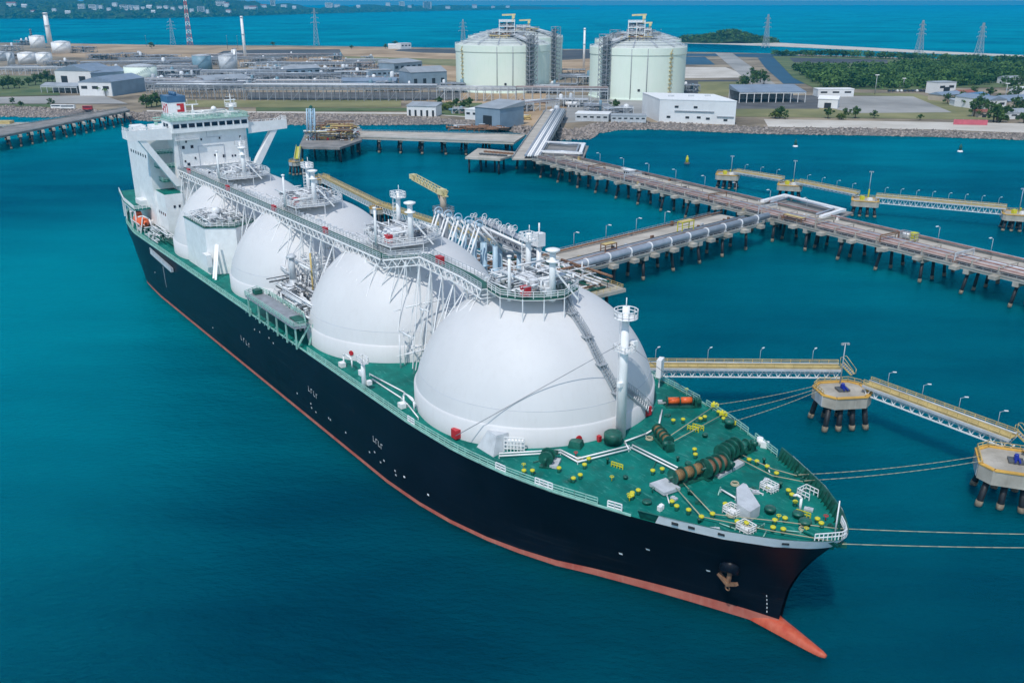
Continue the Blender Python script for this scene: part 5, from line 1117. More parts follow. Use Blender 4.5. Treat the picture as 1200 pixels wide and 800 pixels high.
# walkway from the berth to the aft mooring dolphins
def gangway(name, label, a, b_, z=8.6, w=2.4, depth=2.2, m='yellowdk', lamps=0, lamp_grp=None, lamp_lab=None, arched=True):
    a, b_ = Vector((a.x, a.y, z)), Vector((b_.x, b_.y, z)); c = (a + b_) / 2; d_ = (b_ - a).normalized(); ang = math.atan2(d_.y, d_.x); t = thing(name, label, 'walkway', (c.x, c.y, 0), ang)
    x_ = Vector((-d_.y, d_.x, 0))
    b = MB(); b.bar(a, b_, w, .18); b.build('walkway_deck', M[m], t, True)
    b = MB(); b.truss(a - Vector((0, 0, .12)), b_ - Vector((0, 0, .12)), depth, w * .9, .11, 2.0); b.build('walkway_truss', M['white'], t, True)
    for sg in (-1, 1): b = MB(); b.rail([a + x_ * (w / 2 * sg), b_ + x_ * (w / 2 * sg)], 1.15, .055, 2, 3); b.build('walkway_railing', M[m], t, True)
    b = MB(); b.tube(a + x_ * (w * .3) + Vector((0, 0, .5)), b_ + x_ * (w * .3) + Vector((0, 0, .5)), .16, n=6); b.bar(a - x_ * (w * .62) - Vector((0, 0, .2)), b_ - x_ * (w * .62) - Vector((0, 0, .2)), .3, .5); b.build('cable_tray', M['ltgrey'], t, True)
    for i in range(lamps):
        q = a.lerp(b_, (i + .5) / lamps) + x_ * (w / 2); lamp(q, ang + math.pi / 4, lamp_lab.format(nth(i)), lamp_grp, .62)
    return t
def dolphin(label, p, rot, w=11.5, d=10, zt=7.4, th=2.5, hooks=1, mast=0, cat='dolphin', stair=True, cut=2.0):
    t = thing('mooring_dolphin', label, cat, (p.x, p.y, 0), rot); hw, hd = w / 2, d / 2
    P = [(-hw + cut, -hd), (hw - cut, -hd), (hw, -hd + cut), (hw, hd - cut), (hw - cut, hd), (-hw + cut, hd), (-hw, hd - cut), (-hw, -hd + cut)]
    b = MB(); b.prism(P, zt - th, zt); b.build('dolphin_cap', M['concrete'], t)
    b = MB()
    for q, s_ in zip(P, P[1:] + P[:1]): q, s_ = Vector((*q, zt + .12)) * 1, Vector((*s_, zt + .12)); q.x *= .95; q.y *= .95; s_.x *= .95; s_.y *= .95; b.bar(q, s_, .8, .22)
    b.build('yellow_kerb', M['orangekerb'], t)
    b = MB(); b.rail([(x * .96, y * .96, zt) for x, y in P[2:8]], 1.1, .05, 1.2, 2); b.build('railing', M['yellowdk'], t)
    for i in range(4):
        for j in range(2):
            x, y = -hw * .7 + i * hw * 1.4 / 3, (-1 if j == 0 else 1) * hd * .62; f = Vector((x * 1.25, y * 1.3, -1.5)); q = Vector((x, y, zt - th)); b = MB(); b.tube(q, f, .55, n=10); pl = b.build('pile', M['pile'], t)
            g = f.lerp(q, .2); g2 = f.lerp(q, .38); b = MB(); b.tube(g, g2, .62, n=10); b.build('pile_collar', M['pilecollar'], pl)
    for h_ in range(hooks):
        x = (h_ - (hooks - 1) / 2) * 2.4; b = MB(); b.box((x, 0, zt + .25), (2.4, 2.0, .4)); b.build('hook_base', M['dkgrey'], t); b = MB(); b.box((x, 0, zt + .8), (.7, .8, .8)); b.tube((x, 0, zt + 1.1), (x, 0, zt + 1.5), .35, n=12); b.bar((x, -.3, zt + .7), (x - .3, -1.4, zt + .6), .3); b.bar((x + .4, -.3, zt + .7), (x + .45, -1.4, zt + .6), .3); b.build('quick_release_hook', M['blueh'], t)
    if mast: b = MB(); b.tube((hw * .2, hd * .75, zt), (hw * .2, hd * .75, zt + mast), .14, .09, 7); b.bar((hw * .2 - .7, hd * .75, zt + mast), (hw * .2 + .7, hd * .75, zt + mast), .14); b.box((hw * .2 - .6, hd * .75, zt + mast - .2), (.5, .4, .35)); b.box((hw * .2 + .6, hd * .75, zt + mast - .2), (.5, .4, .35)); b.build('flood_light_mast', M['alu'], t)
    b = MB(); b.box((-hw + .2, -hd * .2, zt - th * .5), (.6, 3, th * .9)); b.build('dolphin_fender', M['ltgrey'], t)
    return t
e0 = SM @ Vector((100, -74, 0)); w1 = G(445, 240, 8.6); w2 = G(376, 206, 8.6); w3 = G(357, 182, 8.6)
gangway('mooring_walkway', 'ochre walkway from the loading berth to the first aft dolphin behind the ship', e0, w1)
gangway('mooring_walkway', 'ochre walkway between the two aft dolphins behind the ship', w1, w2)
dolphin('yellow-railed mooring dolphin behind the third dome of the ship', w1, .9, 8, 7, 7.6, 2)
dolphin('yellow-railed mooring dolphin farthest aft behind the fourth dome', w2, .9, 8, 7, 7.6, 2)
# the two near dolphins forward of the bow with their gangways
D1 = G(987, 457, 7.4); D2 = G(1190, 541, 7.4); D3 = G(1500, 634, 7.4); ang12 = math.atan2((D2 - D1).y, (D2 - D1).x)
dolphin('nearest octagonal mooring dolphin with one blue hook and a tall light mast', D1, 0.12, 10.6, 8.6, 7.4, 2.3, 1, 9.0)
dolphin('octagonal mooring dolphin with a blue hook at the right edge of the frame', D2, -.35, 12, 10, 7.4, 2.6, 1, 0)
dolphin('mooring dolphin hidden behind the first dome at the ship end of the near walkway', G(716, 430, 7.4), .1, 9, 8, 7.4, 2.3, 1, 0)
dolphin('mooring dolphin beyond the right edge that takes the bow ropes', D3, -.3, 11, 9, 7.4, 2.4, 1, 0)
g0 = G(738, 428, 9.2); g1 = G(984, 430, 9.2)
gangway('mooring_walkway', 'straight ochre walkway with white truss from behind the first dome to the near dolphin', g0, g1, 9.2, 2.5, 1.9, lamps=4, lamp_grp='lamps on the near walkways', lamp_lab='{} small lamp from the ship along the first near walkway')
gangway('mooring_walkway', 'descending ochre walkway with white truss between the two near dolphins', G(1016, 449, 9.2), G(1188, 512, 9.2), 9.2, 2.5, 1.9, lamps=4, lamp_grp='lamps on the near walkways', lamp_lab='{} small lamp from the left along the walkway between the near dolphins')
gangway('mooring_walkway', 'ochre walkway leaving the frame beyond the right-hand near dolphin', G(1205, 521, 9.2), D3 + Vector((-4, 4, 0)), 9.2, 2.5, 1.9)
for px, lab in (((985, 434), 'ochre stair from the first near walkway down to its dolphin'), ((1188, 515), 'ochre stair from the second near walkway down to its dolphin')):
    p = G(*px, 7.4); t = thing('stair', lab, 'stair', p, -.9); b = MB()
    for y in (-.6, .6): b.bar((0, y, 1.8), (3, y, 0), .12, .3); b.path([(0, y, 1.8), (0, y, 3.2), (.6, y, 3.4), (3.2, y, 1.2), (3.2, y, 0)], .06, 6)
    b.build('stringer', M['yellowdk'], t); b = MB()
    for k in range(7): b.box((.3 + k * .42, 0, 1.65 - k * .26), (.36, 1.2, .06))
    b.build('treads', M['alu'], t)
# far dolphins of the neighbouring berth, left to right
FD = [(853, 204, 'leftmost'), (926, 216, 'second from the left'), (1014, 234, 'third from the left'), (1192, 250, 'rightmost')]; fd = []
for i, (x, y, w_) in enumerate(FD):
    p = G(x, y, 6.2); fd.append(p); dolphin(f'{w_} of the four yellow-decked dolphins beyond the causeway', p, -.35, 10.5, 9, 6.2, 2.2, 0, (8, 10, 11, 9)[i], cut=1.0)
    b_ = thing('dolphin_capstan', f'yellow and white mooring gear on the {w_} far dolphin', 'mooring gear', (p.x, p.y, 6.2), .2)
    m_ = MB(); m_.box((-1.5, 0, .8), (1.4, 1.4, 1.6)); m_.bar((1.6, .8, 0), (1.2, 0, 4.2 if i == 2 else 2.0), .5); m_.build('gear_post', M['yellow'], b_); m_ = MB(); m_.box((1, -1.5, .5), (1.8, 1.2, 1)); m_.build('gear_box', M['white'], b_)
for i in range(3):
    d_ = (fd[i + 1] - fd[i]).normalized(); gangway('mooring_walkway', ('pale yellow walkway between the two leftmost far dolphins', 'pale yellow walkway between the second and third far dolphins', 'long pale yellow walkway with white truss to the rightmost far dolphin')[i], fd[i] + d_ * 4, fd[i + 1] - d_ * 4, 8.0, 2.6, 2.4 if i == 2 else .9, 'yellowdk', lamps=(3, 4, 8)[i], lamp_grp='lamps on the far walkways', lamp_lab=('{} lamp from the left on the leftmost far walkway', '{} lamp from the left on the middle far walkway', '{} lamp from the left on the long right-hand far walkway')[i])
gangway('mooring_walkway', 'pale yellow walkway leaving the frame beyond the rightmost far dolphin', fd[3] + Vector((4, 0, 0)), fd[3] + Vector((60, -18, 0)), 8.0, 2.6, 2.4)
# approach trestle and second berth behind the ship
nA, nB = G(407, 160.5, 8.6), G(602, 167, 8.6); fA, fB = G(407, 154, 8.6), G(615, 158.5, 8.6)
t3 = trestle('approach_trestle', 'concrete approach trestle behind the ship leading to the old berth', [Vector((q.x, q.y, 0)) for q in (nA, nB)], [Vector((q.x, q.y, 0)) for q in (fA, fB)], 8.6, 8, 3, 1.1, 'roadway', .65)
b2 = [G(x, y, 8.4) for x, y in ((350, 172), (398, 173), (424, 164), (424, 151), (360, 151))]; c2 = sum(b2, Vector()) / 5
OB = thing('old_berth', 'rusty old berth platform with a pale blue arm tower behind the ship', 'jetty', (c2.x, c2.y, 0)); b = MB(); b.prism([(q.x, q.y) for q in b2], 7.2, 8.4); b.build('deck', M['concretedk'], OB, True)
for k in range(14): q = c2.lerp(b2[k % 5], .3 if k > 9 else .6 if k > 4 else .9); b = MB(); b.tube((q.x, q.y, 7.3), (q.x + rng.uniform(-1, 1), q.y, -1.5), .6, n=9); b.build('pile', M['pile'], OB, True)
for m, n_, h_, sd_ in (('rust', 120, 8, 1), ('yellowdk', 70, 7, 2), ('whitepipe', 70, 6, 3), ('dkgrey', 50, 5, 5), ('red', 6, 3, 4)):
    b = MB(); clutter(b, c2.x - 15, c2.x + 13, c2.y - 12, c2.y + 14, 8.4, h_, n_, random.Random(sd_), (.15, .45)); b.build('berth_pipework', M[m], OB, True)
p = G(367, 164, 8.4); HT_ = HZ(p, 127) - 8.4; t = thing('arm_tower', 'pale blue lattice tower of loading arms on the old berth', 'tower', p); b = MB()
for x in (-1.6, 1.6):
    for y in (-1.6, 1.6): b.bar((x, y, 0), (x * .7, y * .7, HT_), .4)
for k in range(8): z = k * HT_ / 8; z1 = z + HT_ / 8; b.bar((-1.6, -1.6, z), (1.5, -1.5, z1), .2); b.bar((1.6, -1.6, z), (-1.5, -1.5, z1), .2); b.bar((-1.6, 1.6, z), (-1.5, -1.5, z1), .2); b.box((0, 0, z), (3.2, 3.2, .15))
b.build('lattice', M['armblue'], t); b = MB()
for x in (-2.2, 0, 2.2): b.tube((x, -2, 3), (x, -1, HT_), .35, n=8); b.tube((x, -1, HT_), (x, -4.5, 5), .3, n=8)
b.build('folded_arms', M['armblue'], t); b = MB(); b.blob((0, 0, HT_ + .6), 1.2, rng, 1, .1); b.build('green_beacon', M['greenp'], t)
gangway('mooring_walkway', 'yellow stepped walkway from the old berth down to its outermost dolphin', b2[0], G(348, 186, 8.4), 8.4, 2.4, 1.2, 'yellow')
dolphin('pale concrete dolphin at the tip of the old berth', G(347, 189, 6.5), .6, 7, 6, 6.5, 2, 0)
# platform left of the causeway root with rows of dark openings
pr = [G(x, y, 8.2) for x, y in ((545, 184), (586, 186), (612, 178.5), (560, 173.5))]; cp = sum(pr, Vector()) / 4
t = thing('valve_platform', 'square concrete platform with red and dark valve boxes beside the causeway root', 'platform', (cp.x, cp.y, 0)); b = MB(); b.prism([(q.x, q.y) for q in pr], 7.1, 8.1); b.build('deck', M['concrete'], t, True)
for i in range(8):
    for j in range(2): q = pr[0].lerp(pr[1], .3 + i * .09).lerp(pr[3].lerp(pr[2], .3 + i * .09), .35 + .3 * j); b = MB(); b.box((q.x, q.y, 8.5), (1.6, 2.2, .8), .3); b.build('valve_box', M['rust'] if j else M['dkgrey'], t, True)
for k in range(8): q = cp.lerp(pr[k % 4], .85 if k < 4 else .4); b = MB(); b.tube((q.x, q.y, 7.2), (q.x, q.y, -1.5), .5, n=9); b.build('pile', M['pile'], t, True)
# root of the causeway up to the shore, with its fat white pipes
ra = [Vector((q.x, q.y, 0)) for q in (G(600, 186, 8.2), G(640, 132, 6))]; rb_ = [Vector((q.x, q.y, 0)) for q in (G(634, 186, 8.2), G(664, 134, 6))]
t = trestle('causeway_root', 'short concrete bridge carrying four fat white pipes from the plant to the causeway', ra, rb_, Zj + .02, 6, 4)
for k, (f, r_) in enumerate(((.46, .6), (.55, .5), (.63, .5), (.71, .5), (.79, .5), (.87, .5), (.95, .4))):
    a_, c_ = ra[0].lerp(rb_[0], f), ra[1].lerp(rb_[1], f); b = MB(); b.tube(a_ + Vector((0, 0, Zj + 1.5)), c_ + Vector((0, 0, Zj + 1.5)), r_, n=12); b.build('pipe', M['white'] if k % 3 else M['pipe'], t, True)
b = MB(); b.prism([ra[0].lerp(rb_[0], .42), ra[0].lerp(rb_[0], .99), ra[1].lerp(rb_[1], .99), ra[1].lerp(rb_[1], .42)], Zj + .03, Zj + .07); b.build('pipe_bed', M['pipebed'], t, True)
for k in range(5): q = ra[0].lerp(ra[1], (k + .5) / 5); q2 = q.lerp(rb_[0].lerp(rb_[1], (k + .5) / 5), .9); q = q.lerp(q2, .5); b = MB(); b.bar(q + Vector((0, 0, Zj + .3)), q2 + Vector((0, 0, Zj + .3)), .6, .6); b.build('pipe_sleeper', M['concrete'], t, True)
# far left bridge
la, lb_ = [Vector((q.x, q.y, 0)) for q in (G(-60, 172, 8), G(152, 129.5, 8))], [Vector((q.x, q.y, 0)) for q in (G(-60, 160, 8), G(148, 126.5, 8))]
trestle('road_bridge', 'grey road bridge on dark piles at the left edge leading to the plant', la, lb_, 8, 17, 3, 1.0, 'concretedk', .55)
p = G(18, 146, 4); t = thing('berth_deck', 'small ochre concrete landing beyond the road bridge at the left edge', 'platform', (p.x, p.y, 0)); b = MB(); b.box((0, 0, 4), (22, 12, 1.4)); b.build('deck', M['concrete'], t)
for x in (-8, 0, 8): b = MB(); b.tube((x, -4, 3.5), (x, -4, -1.5), .6, n=8); b.build('pile', M['pile'], t)
b = MB(); b.box((-7, 0, 5.6), (10, 6, 1.8)); b.build('landing_shed', M['yellowdk'], t)
# mooring lines
def rope(label, a, b_, sag, grp):
    o = MB(); a, b_ = Vector(a), Vector(b_); P = []
    for i in range(25): t_ = i / 24; q = a.lerp(b_, t_); q.z -= sag * 4 * t_ * (1 - t_); P.append(q)
    t = thing('mooring_rope', label, 'rope', tuple(a), 0, grp); o.path(P, .06, 5); o.build('rope_strand', M['rope'], t, True); return t
def fl(px, z=17.2): return SM @ S(*px, z)
for i, (px, off) in enumerate((((838, 474), 2.2), ((848, 484), 0), ((858, 494), -1.6))): rope(f'{("upper", "middle", "lower")[i]} of three pale ropes from the foredeck to the nearest dolphin', fl(px), D1 + Vector((-5.2, off * .6 - 1, .9)), .35, 'mooring ropes')
for i, (px, off) in enumerate((((936, 556), .8), ((943, 563), -.8))): rope(f'{("upper", "lower")[i]} of two pale ropes from the port bow to the right-hand dolphin', fl(px, 18.2), D2 + Vector((-6, off, .7)), .5, 'mooring ropes')
for i, (px, q) in enumerate((((985, 619), (1470, 624)), ((987, 637), (1470, 637)))): rope(f'{("upper", "lower")[i]} of two pale ropes from the tip of the bow out of the frame', fl(px, 18.0), G(*q, 8), .6, 'mooring ropes')
def drope(label, pts): 
    o = MB(); P = [SM @ D(x, y, .75) for x, y in pts]; t = thing('mooring_rope', label, 'rope', tuple(P[0]), 0, 'mooring ropes'); o.path(P, .075, 5); o.build('rope_strand', M['rope'], t, True)
drope('tan rope from the brown winch round a bitt to the bow tip, upper', [(801, 566), (835, 602), (918, 611), (982, 619)])
drope('tan rope from the brown winch round a bitt to the bow tip, lower', [(792, 571), (822, 605), (906, 622), (978, 634)])
drope('pale deck rope from the small winch to the port bow, upper', [(868, 532), (905, 549), (934, 557)])
drope('pale deck rope from the small winch to the port bow, lower', [(866, 537), (905, 557), (941, 564)])
drope('pale deck rope across the foredeck to the port rail, upper', [(783, 512), (838, 475)])
drope('pale deck rope across the foredeck to the port rail, lower', [(787, 518), (848, 485)])
# buoys
def buoy(px, label, body, top):
    p = G(*px, 0); t = thing('channel_buoy', label, 'buoy', p); b = MB(); b.lathe((0, 0, 0), [(1.3, -.8), (1.5, 0), (1.5, .5), (.9, .9)], 18); b.build('buoy_float', M[body], t)
    b = MB()
    for a in range(4): b.bar((.9 * math.cos(a * 1.57), .9 * math.sin(a * 1.57), .8), (.35 * math.cos(a * 1.57), .35 * math.sin(a * 1.57), 3.6), .14)
    b.lathe((0, 0, .9), [(.85, 0), (.75, 2.3), (.4, 2.8)], 12); b.build('buoy_tower', M[top], t); b = MB(); b.lathe((0, 0, 3.6), [(.4, 0), (.45, .5), (.15, .9)], 10); b.build('buoy_light', M[top], t)
buoy((805, 192), 'yellow buoy floating between the causeway and the white building', 'dkgrey', 'yellow')
buoy((932, 172), 'green and white buoy near the middle of the rock shore', 'white', 'greenp')
buoy((1125, 178), 'green and white buoy farther right along the rock shore', 'white', 'greenp')

# ================================================================== THE PLANT AND THE SHORE
srng = random.Random(17)
# ---- the two big gas storage tanks
def big_tank(label, pl, pr, pfront, ytop, tower_px, stair_px, crane_px, dome_rise=9.0, seed=1, rear=False):
    """pl, pr: pixels of the left and right foot; pfront: row of the front foot; ytop: row of the wall top at the front"""
    cpx = (pl + pr) / 2; F_ = G(cpx, pfront, ZL); rpx = (pr - pl) / 2
    r = 35.0
    for _ in range(6):
        dep = (F_.y + r); r = rpx / FPX * math.hypot(dep, CAM_H)
    dirv = Vector((F_.x, F_.y, 0)).normalized(); C_ = F_ + dirv * r; H_ = HZ(F_, ytop) - ZL
    t = thing('storage_tank', label, 'storage tank', (C_.x, C_.y, ZL), math.atan2(-dirv.y, -dirv.x))     # local x points at the camera
    b = MB(); b.lathe((0, 0, 0), [(r + .6, 0), (r + .6, 1.0), (r + .6, 1.2), (r + .1, 1.22), (r, 1.25), (r, 1.6), (r, H_ * .5), (r, H_ - 6.4), (r, H_ - 6.02), (r + .05, H_ - 6), (r + .45, H_ - 5.95), (r + .5, H_ - 5.9), (r + .5, H_ - 5.6), (r + .5, H_ - .4), (r + .5, H_ - .05), (r + .45, H_), (r - .4, H_)], 96, False); b.build('tank_wall', M['tankgreen'], t)
    b = MB(); b.lathe((0, 0, 0), [(r * math.sin(a) / math.sin(.62) * .99, H_ - .3 + dome_rise * (math.cos(a) - math.cos(.62)) / (1 - math.cos(.62))) for a in [.62 * (1 - i / 14) + .0001 for i in range(15)]], 96, False); b.build('tank_roof', M['tankroof'], t)
    zr = lambda q: H_ + dome_rise * (1 - (q / r) ** 2)
    b = MB(); b.rail([((r + .3) * math.cos(u), (r + .3) * math.sin(u), H_) for u in [i * math.pi / 24 for i in range(48)]], 1.3, .07, 3, 2, True); b.build('roof_railing', M['white'], t)
    # lattice stair and lift tower against the wall
    a = tower_px; x, y = (r + 3.2) * math.cos(a), (r + 3.2) * math.sin(a); b = MB(); c_, s_ = math.cos(a), math.sin(a); T = lambda u, v, z: (x + u * c_ - v * s_, y + u * s_ + v * c_, z)
    hh = H_ + 11
    for u in (-2.8, 2.8):
        for v in (-4.5, 4.5): b.bar(T(u, v, 0), T(u, v, hh), .5)
    nL = 13
    for k in range(nL):
        z = hh * (k + 1) / nL; z0 = hh * k / nL; b.box(T(0, 0, z), (6, 9.4, .35), a)
        for u in (-2.8, 2.8): b.bar(T(u, -4.5, z0), T(u, 4.5, z), .25)
        for v in (-4.5, 4.5): b.bar(T(-2.8, v, z0), T(2.8, v, z), .25)
        b.bar(T(2.8, -4.5, z - (hh / nL) + 1.1), T(2.8, 4.5, z - (hh / nL) + 1.1), .18)
    for v in (-3, -1.5, 0, 1.5, 3): b.tube(T(-2.2, v, 0), T(-2.2, v, hh - 2), .38, n=8)
    b.build('pipe_tower', M['grey'], t)
    # ladder up the wall
    a = stair_px; b = MB(); x, y = (r + .9) * math.cos(a), (r + .9) * math.sin(a)
    for k in range(11): z = 3 + k * (H_ - 4) / 11; b.box((x, y, z), (1.6, 3.0, .35), a); b.bar((x - math.sin(a) * 1.2 * (1 if k % 2 else -1), y + math.cos(a) * 1.2 * (1 if k % 2 else -1), z), (x + math.sin(a) * 1.2 * (1 if k % 2 else -1), y - math.cos(a) * 1.2 * (1 if k % 2 else -1), z + (H_ - 4) / 11), .35)
    b.build('wall_stair', M['yellowdk'], t)
    a2 = crane_px; b = MB()
    for v in (.2, -.12): b.tube(((r + .5) * math.cos(v), (r + .5) * math.sin(v), 1), ((r + .5) * math.cos(v), (r + .5) * math.sin(v), H_ - .5), .32, n=8)
    b.build('wall_pipe', M['grey'], t)
    # roof platform in several storeys, pipework and crane
    r0 = random.Random(seed); q = r * .34; px_, py_ = q * math.cos(a2), q * math.sin(a2); zb = zr(q) - .5
    b = MB()
    for u in (-8, -2.7, 2.7, 8):
        for v in (-7, 0, 7): b.bar((px_ + u, py_ + v, zb - 2), (px_ + u, py_ + v, zb + (5 if rear else 13)), .55)
    for z in ((zb + 4, zb + 8.5, zb + 13) if not rear else (zb + 3,)): b.box((px_, py_, z), (17, 15, .5)); b.rail([(px_ - 8.4, py_ - 7.4, z), (px_ + 8.4, py_ - 7.4, z), (px_ + 8.4, py_ + 7.4, z), (px_ - 8.4, py_ + 7.4, z)], 1.4, .1, 3, 2, True)
    for v in (-7, 7): b.bar((px_ + 8, py_ + v, zb), (px_ + 8, py_ - v, zb + 4), .3)
    b.build('roof_platform', M['white'], t)
    b = MB(); clutter(b, px_ - 8, px_ + 8, py_ - 7, py_ + 7, zb + (2 if rear else 4), 3 if rear else 8, 60, r0, (.25, .8)); b.build('roof_pipework', M['pipe'], t)
    b = MB(); clutter(b, px_ - 8, px_ + 8, py_ - 7, py_ + 7, zb, 3.5, 40, r0, (.25, .6)); b.build('roof_pumps', M['rust'], t)
    ta = tower_px; b = MB(); p0 = (q * math.cos(ta), q * math.sin(ta)); 
    for w_ in (-2, 0, 2): b.tube((px_, py_ + w_, zb + 4.5), ((r - 1) * math.cos(ta) - math.sin(ta) * w_, (r - 1) * math.sin(ta) + math.cos(ta) * w_, H_ + 4.5), .5, n=8)
    b.bar((px_, py_, zb + 3.4), ((r - 1) * math.cos(ta), (r - 1) * math.sin(ta), H_ + 3.4), 6, .4)
    for f in (.3, .6, .9): e = Vector((px_, py_, 0)).lerp(Vector(((r - 1) * math.cos(ta), (r - 1) * math.sin(ta), 0)), f); b.bar((e.x, e.y, zr(min(r, e.length)) - 1), (e.x, e.y, H_ + 5), .5)
    clutter(b, min(px_, p0[0]) - 4, max(px_, p0[0]) + 8, min(py_, p0[1]) - 4, max(py_, p0[1]) + 4, H_ + 5, 4, 24, r0, (.25, .5)); b.build('roof_pipe_bridge', M['ltgrey'], t)
    b = MB() if not rear else MB(); hh_ = -9 if rear else 0; zb += hh_; b.tube((px_ + 4, py_ + 5.5, zb + 12), (px_ + 4, py_ + 5.5, zb + 19), .8, n=10); b.bar((px_ + 4, py_ - 4.5, zb + 18.6), (px_ + 4, py_ + 8, zb + 19), 1.4, 1.5); b.box((px_ + 4, py_ + 6, zb + 17), (2.6, 2.6, 2.6)); b.build('roof_crane', M['cream'], t)
    b = MB(); clutter(b, px_ - 6, px_ + 6, py_ - 16, py_ - 8, zr(q * 1.4) - 1, 5, 30, r0, (.25, .5)); b.build('roof_valves', M['orange'] if False else M['rust'], t)
    for zz in range(4):
        b = MB(); rr = r * (.5 + .13 * zz); b.ring((0, 0, zr(rr) + .7), rr, .3, n=60, m=4)
        for i in range(20): u = i * math.pi / 10; b.bar((rr * math.cos(u), rr * math.sin(u), zr(rr) - .5), (rr * math.cos(u), rr * math.sin(u), zr(rr) + .8), .3)
        b.build('spray_ring', M['ltgrey'], t)
    for u0 in (-1.0, -.55, -.1, .4, .85, 1.3):
        b = MB(); q0, q1 = r * .4, r * .97; b.bar((q0 * math.cos(u0), q0 * math.sin(u0), zr(q0) + .6), (q1 * math.cos(u0), q1 * math.sin(u0), zr(q1) + .6), 1.6, .3); b.rail([(q0 * math.cos(u0), q0 * math.sin(u0), zr(q0) + .7), (q1 * math.cos(u0), q1 * math.sin(u0), zr(q1) + .7)], 1.3, .1, 2.5, 2); b.build('roof_walkway', M['ltgrey'], t)
    b = MB(); b.box((px_ - 1, py_ + (-13 if seed != 3 else 12), zr(q * 1.5) + 2), (7, 9, 5)); clutter(b, px_ - 6, px_ + 12, py_ - 18, py_ + 18, zr(q * 1.5) - .5, 4.5, 60, r0, (.25, .5)); b.build('roof_equipment', M['grey'], t)
    b = MB(); clutter(b, px_ - 4, px_ + 14, py_ - 16, py_ + 16, zr(q * 1.7) - .5, 3.5, 26, r0, (.3, .6)); b.build('roof_hoists', M['yellowdk'], t)
    # dark logo-free vent near the foot
    b = MB(); b.box(((r + .1) * math.cos(.05), (r + .1) * math.sin(.05), 8.5), (.6, 2, 1.8), .05); b.build('wall_vent', M['shade'], t)
    return t
big_tank('left of the two huge pale green storage tanks, pipe tower on its right', 537, 642, 110, 54, .58, -.98, .25, 9, 3)
big_tank('right of the two huge pale green storage tanks, pipe tower on its left', 692, 798, 118, 57, -.66, .72, -.15, 9, 8)
big_tank('third pale green storage tank almost hidden behind the left one', 552, 656, 96, 45, .9, -.9, .5, 9, 5, True)
big_tank('fourth pale green storage tank almost hidden behind the right one', 698, 792, 100, 49, -.5, .9, .4, 9, 6, True)

# ---- buildings
def building(name, label, p0, p1, h, depth, wall='wallwhite', roof='roofgrey', kind='flat', win=0, door=0, open_front=False, winm='shade', overhang=.5, group=None, z=ZL):
    """p0, p1: photo pixels of the left and right foot of the front wall"""
    a, b_ = G(*p0, z), G(*p1, z); L = (b_ - a).length; d_ = (b_ - a) / L; ang = math.atan2(d_.y, d_.x); t = thing(name, label, 'building', a, ang, group)
    if open_front:
        b = MB(); n = max(3, round(L / 6))
        for i in range(n + 1):
            for y in (0, depth): b.box((L * i / n, y, h / 2), (.5, .5, h))
        b.build('columns', M[wall], t); b = MB(); b.box((L / 2, depth - .2, h / 2), (L, .3, h)); b.build('back_wall', M['grey'], t)
        b = MB(); b.box((L / 2, 0, h - .7), (L, .3, 1.4)); b.build('fascia', M[wall], t)
    else: b = MB(); b.box((L / 2, depth / 2, h / 2), (L, depth, h)); b.build('wall', M[wall], t)
    o = overhang
    if kind == 'flat':
        b = MB(); b.box((L / 2, depth / 2, h + .2), (L + o, depth + o, .5)); b.build('roof', M[roof], t)
    elif kind == 'gable':          # ridge along the front
        r_ = depth * .16; b = MB(); vs = [(-o, -o, h), (L + o, -o, h), (L + o, depth / 2, h + r_), (-o, depth / 2, h + r_), (L + o, depth + o, h), (-o, depth + o, h)]
        b.add(vs, [(0, 1, 2, 3), (3, 2, 4, 5), (0, 3, 5), (1, 4, 2), (0, 5, 4, 1)]); b.build('roof', M[roof], t)
    elif kind == 'cross':          # ridge runs back, gable to the front
        r_ = L * .14; b = MB(); vs = [(-o, -o, h), (L + o, -o, h), (L / 2, -o, h + r_), (-o, depth + o, h), (L + o, depth + o, h), (L / 2, depth + o, h + r_)]
        b.add(vs, [(0, 2, 5, 3), (2, 1, 4, 5), (0, 1, 2), (3, 5, 4), (0, 3, 4, 1)]); b.build('roof', M[roof], t)
    elif kind == 'mono':
        b = MB(); vs = [(-o, -o, h), (L + o, -o, h), (L + o, depth + o, h + depth * .12), (-o, depth + o, h + depth * .12), (-o, -o, h - .3), (L + o, -o, h - .3), (L + o, depth + o, h - .3), (-o, depth + o, h - .3)]
        b.add(vs, [(0, 1, 2, 3), (4, 7, 6, 5), (0, 4, 5, 1), (1, 5, 6, 2), (2, 6, 7, 3), (3, 7, 4, 0)]); b.build('roof', M[roof], t)
    for i in range(win):
        b = MB(); b.box((L * (i + .5) / win, -.04, h * .62), (L / win * .55, .12, h * .22)); b.build('window', M[winm], t)
    for i in range(door):
        b = MB(); b.box((L * (i + .5) / door, -.05, h * .3), (L / door * .35, .14, h * .6)); b.build('door', M[winm], t)
    return t
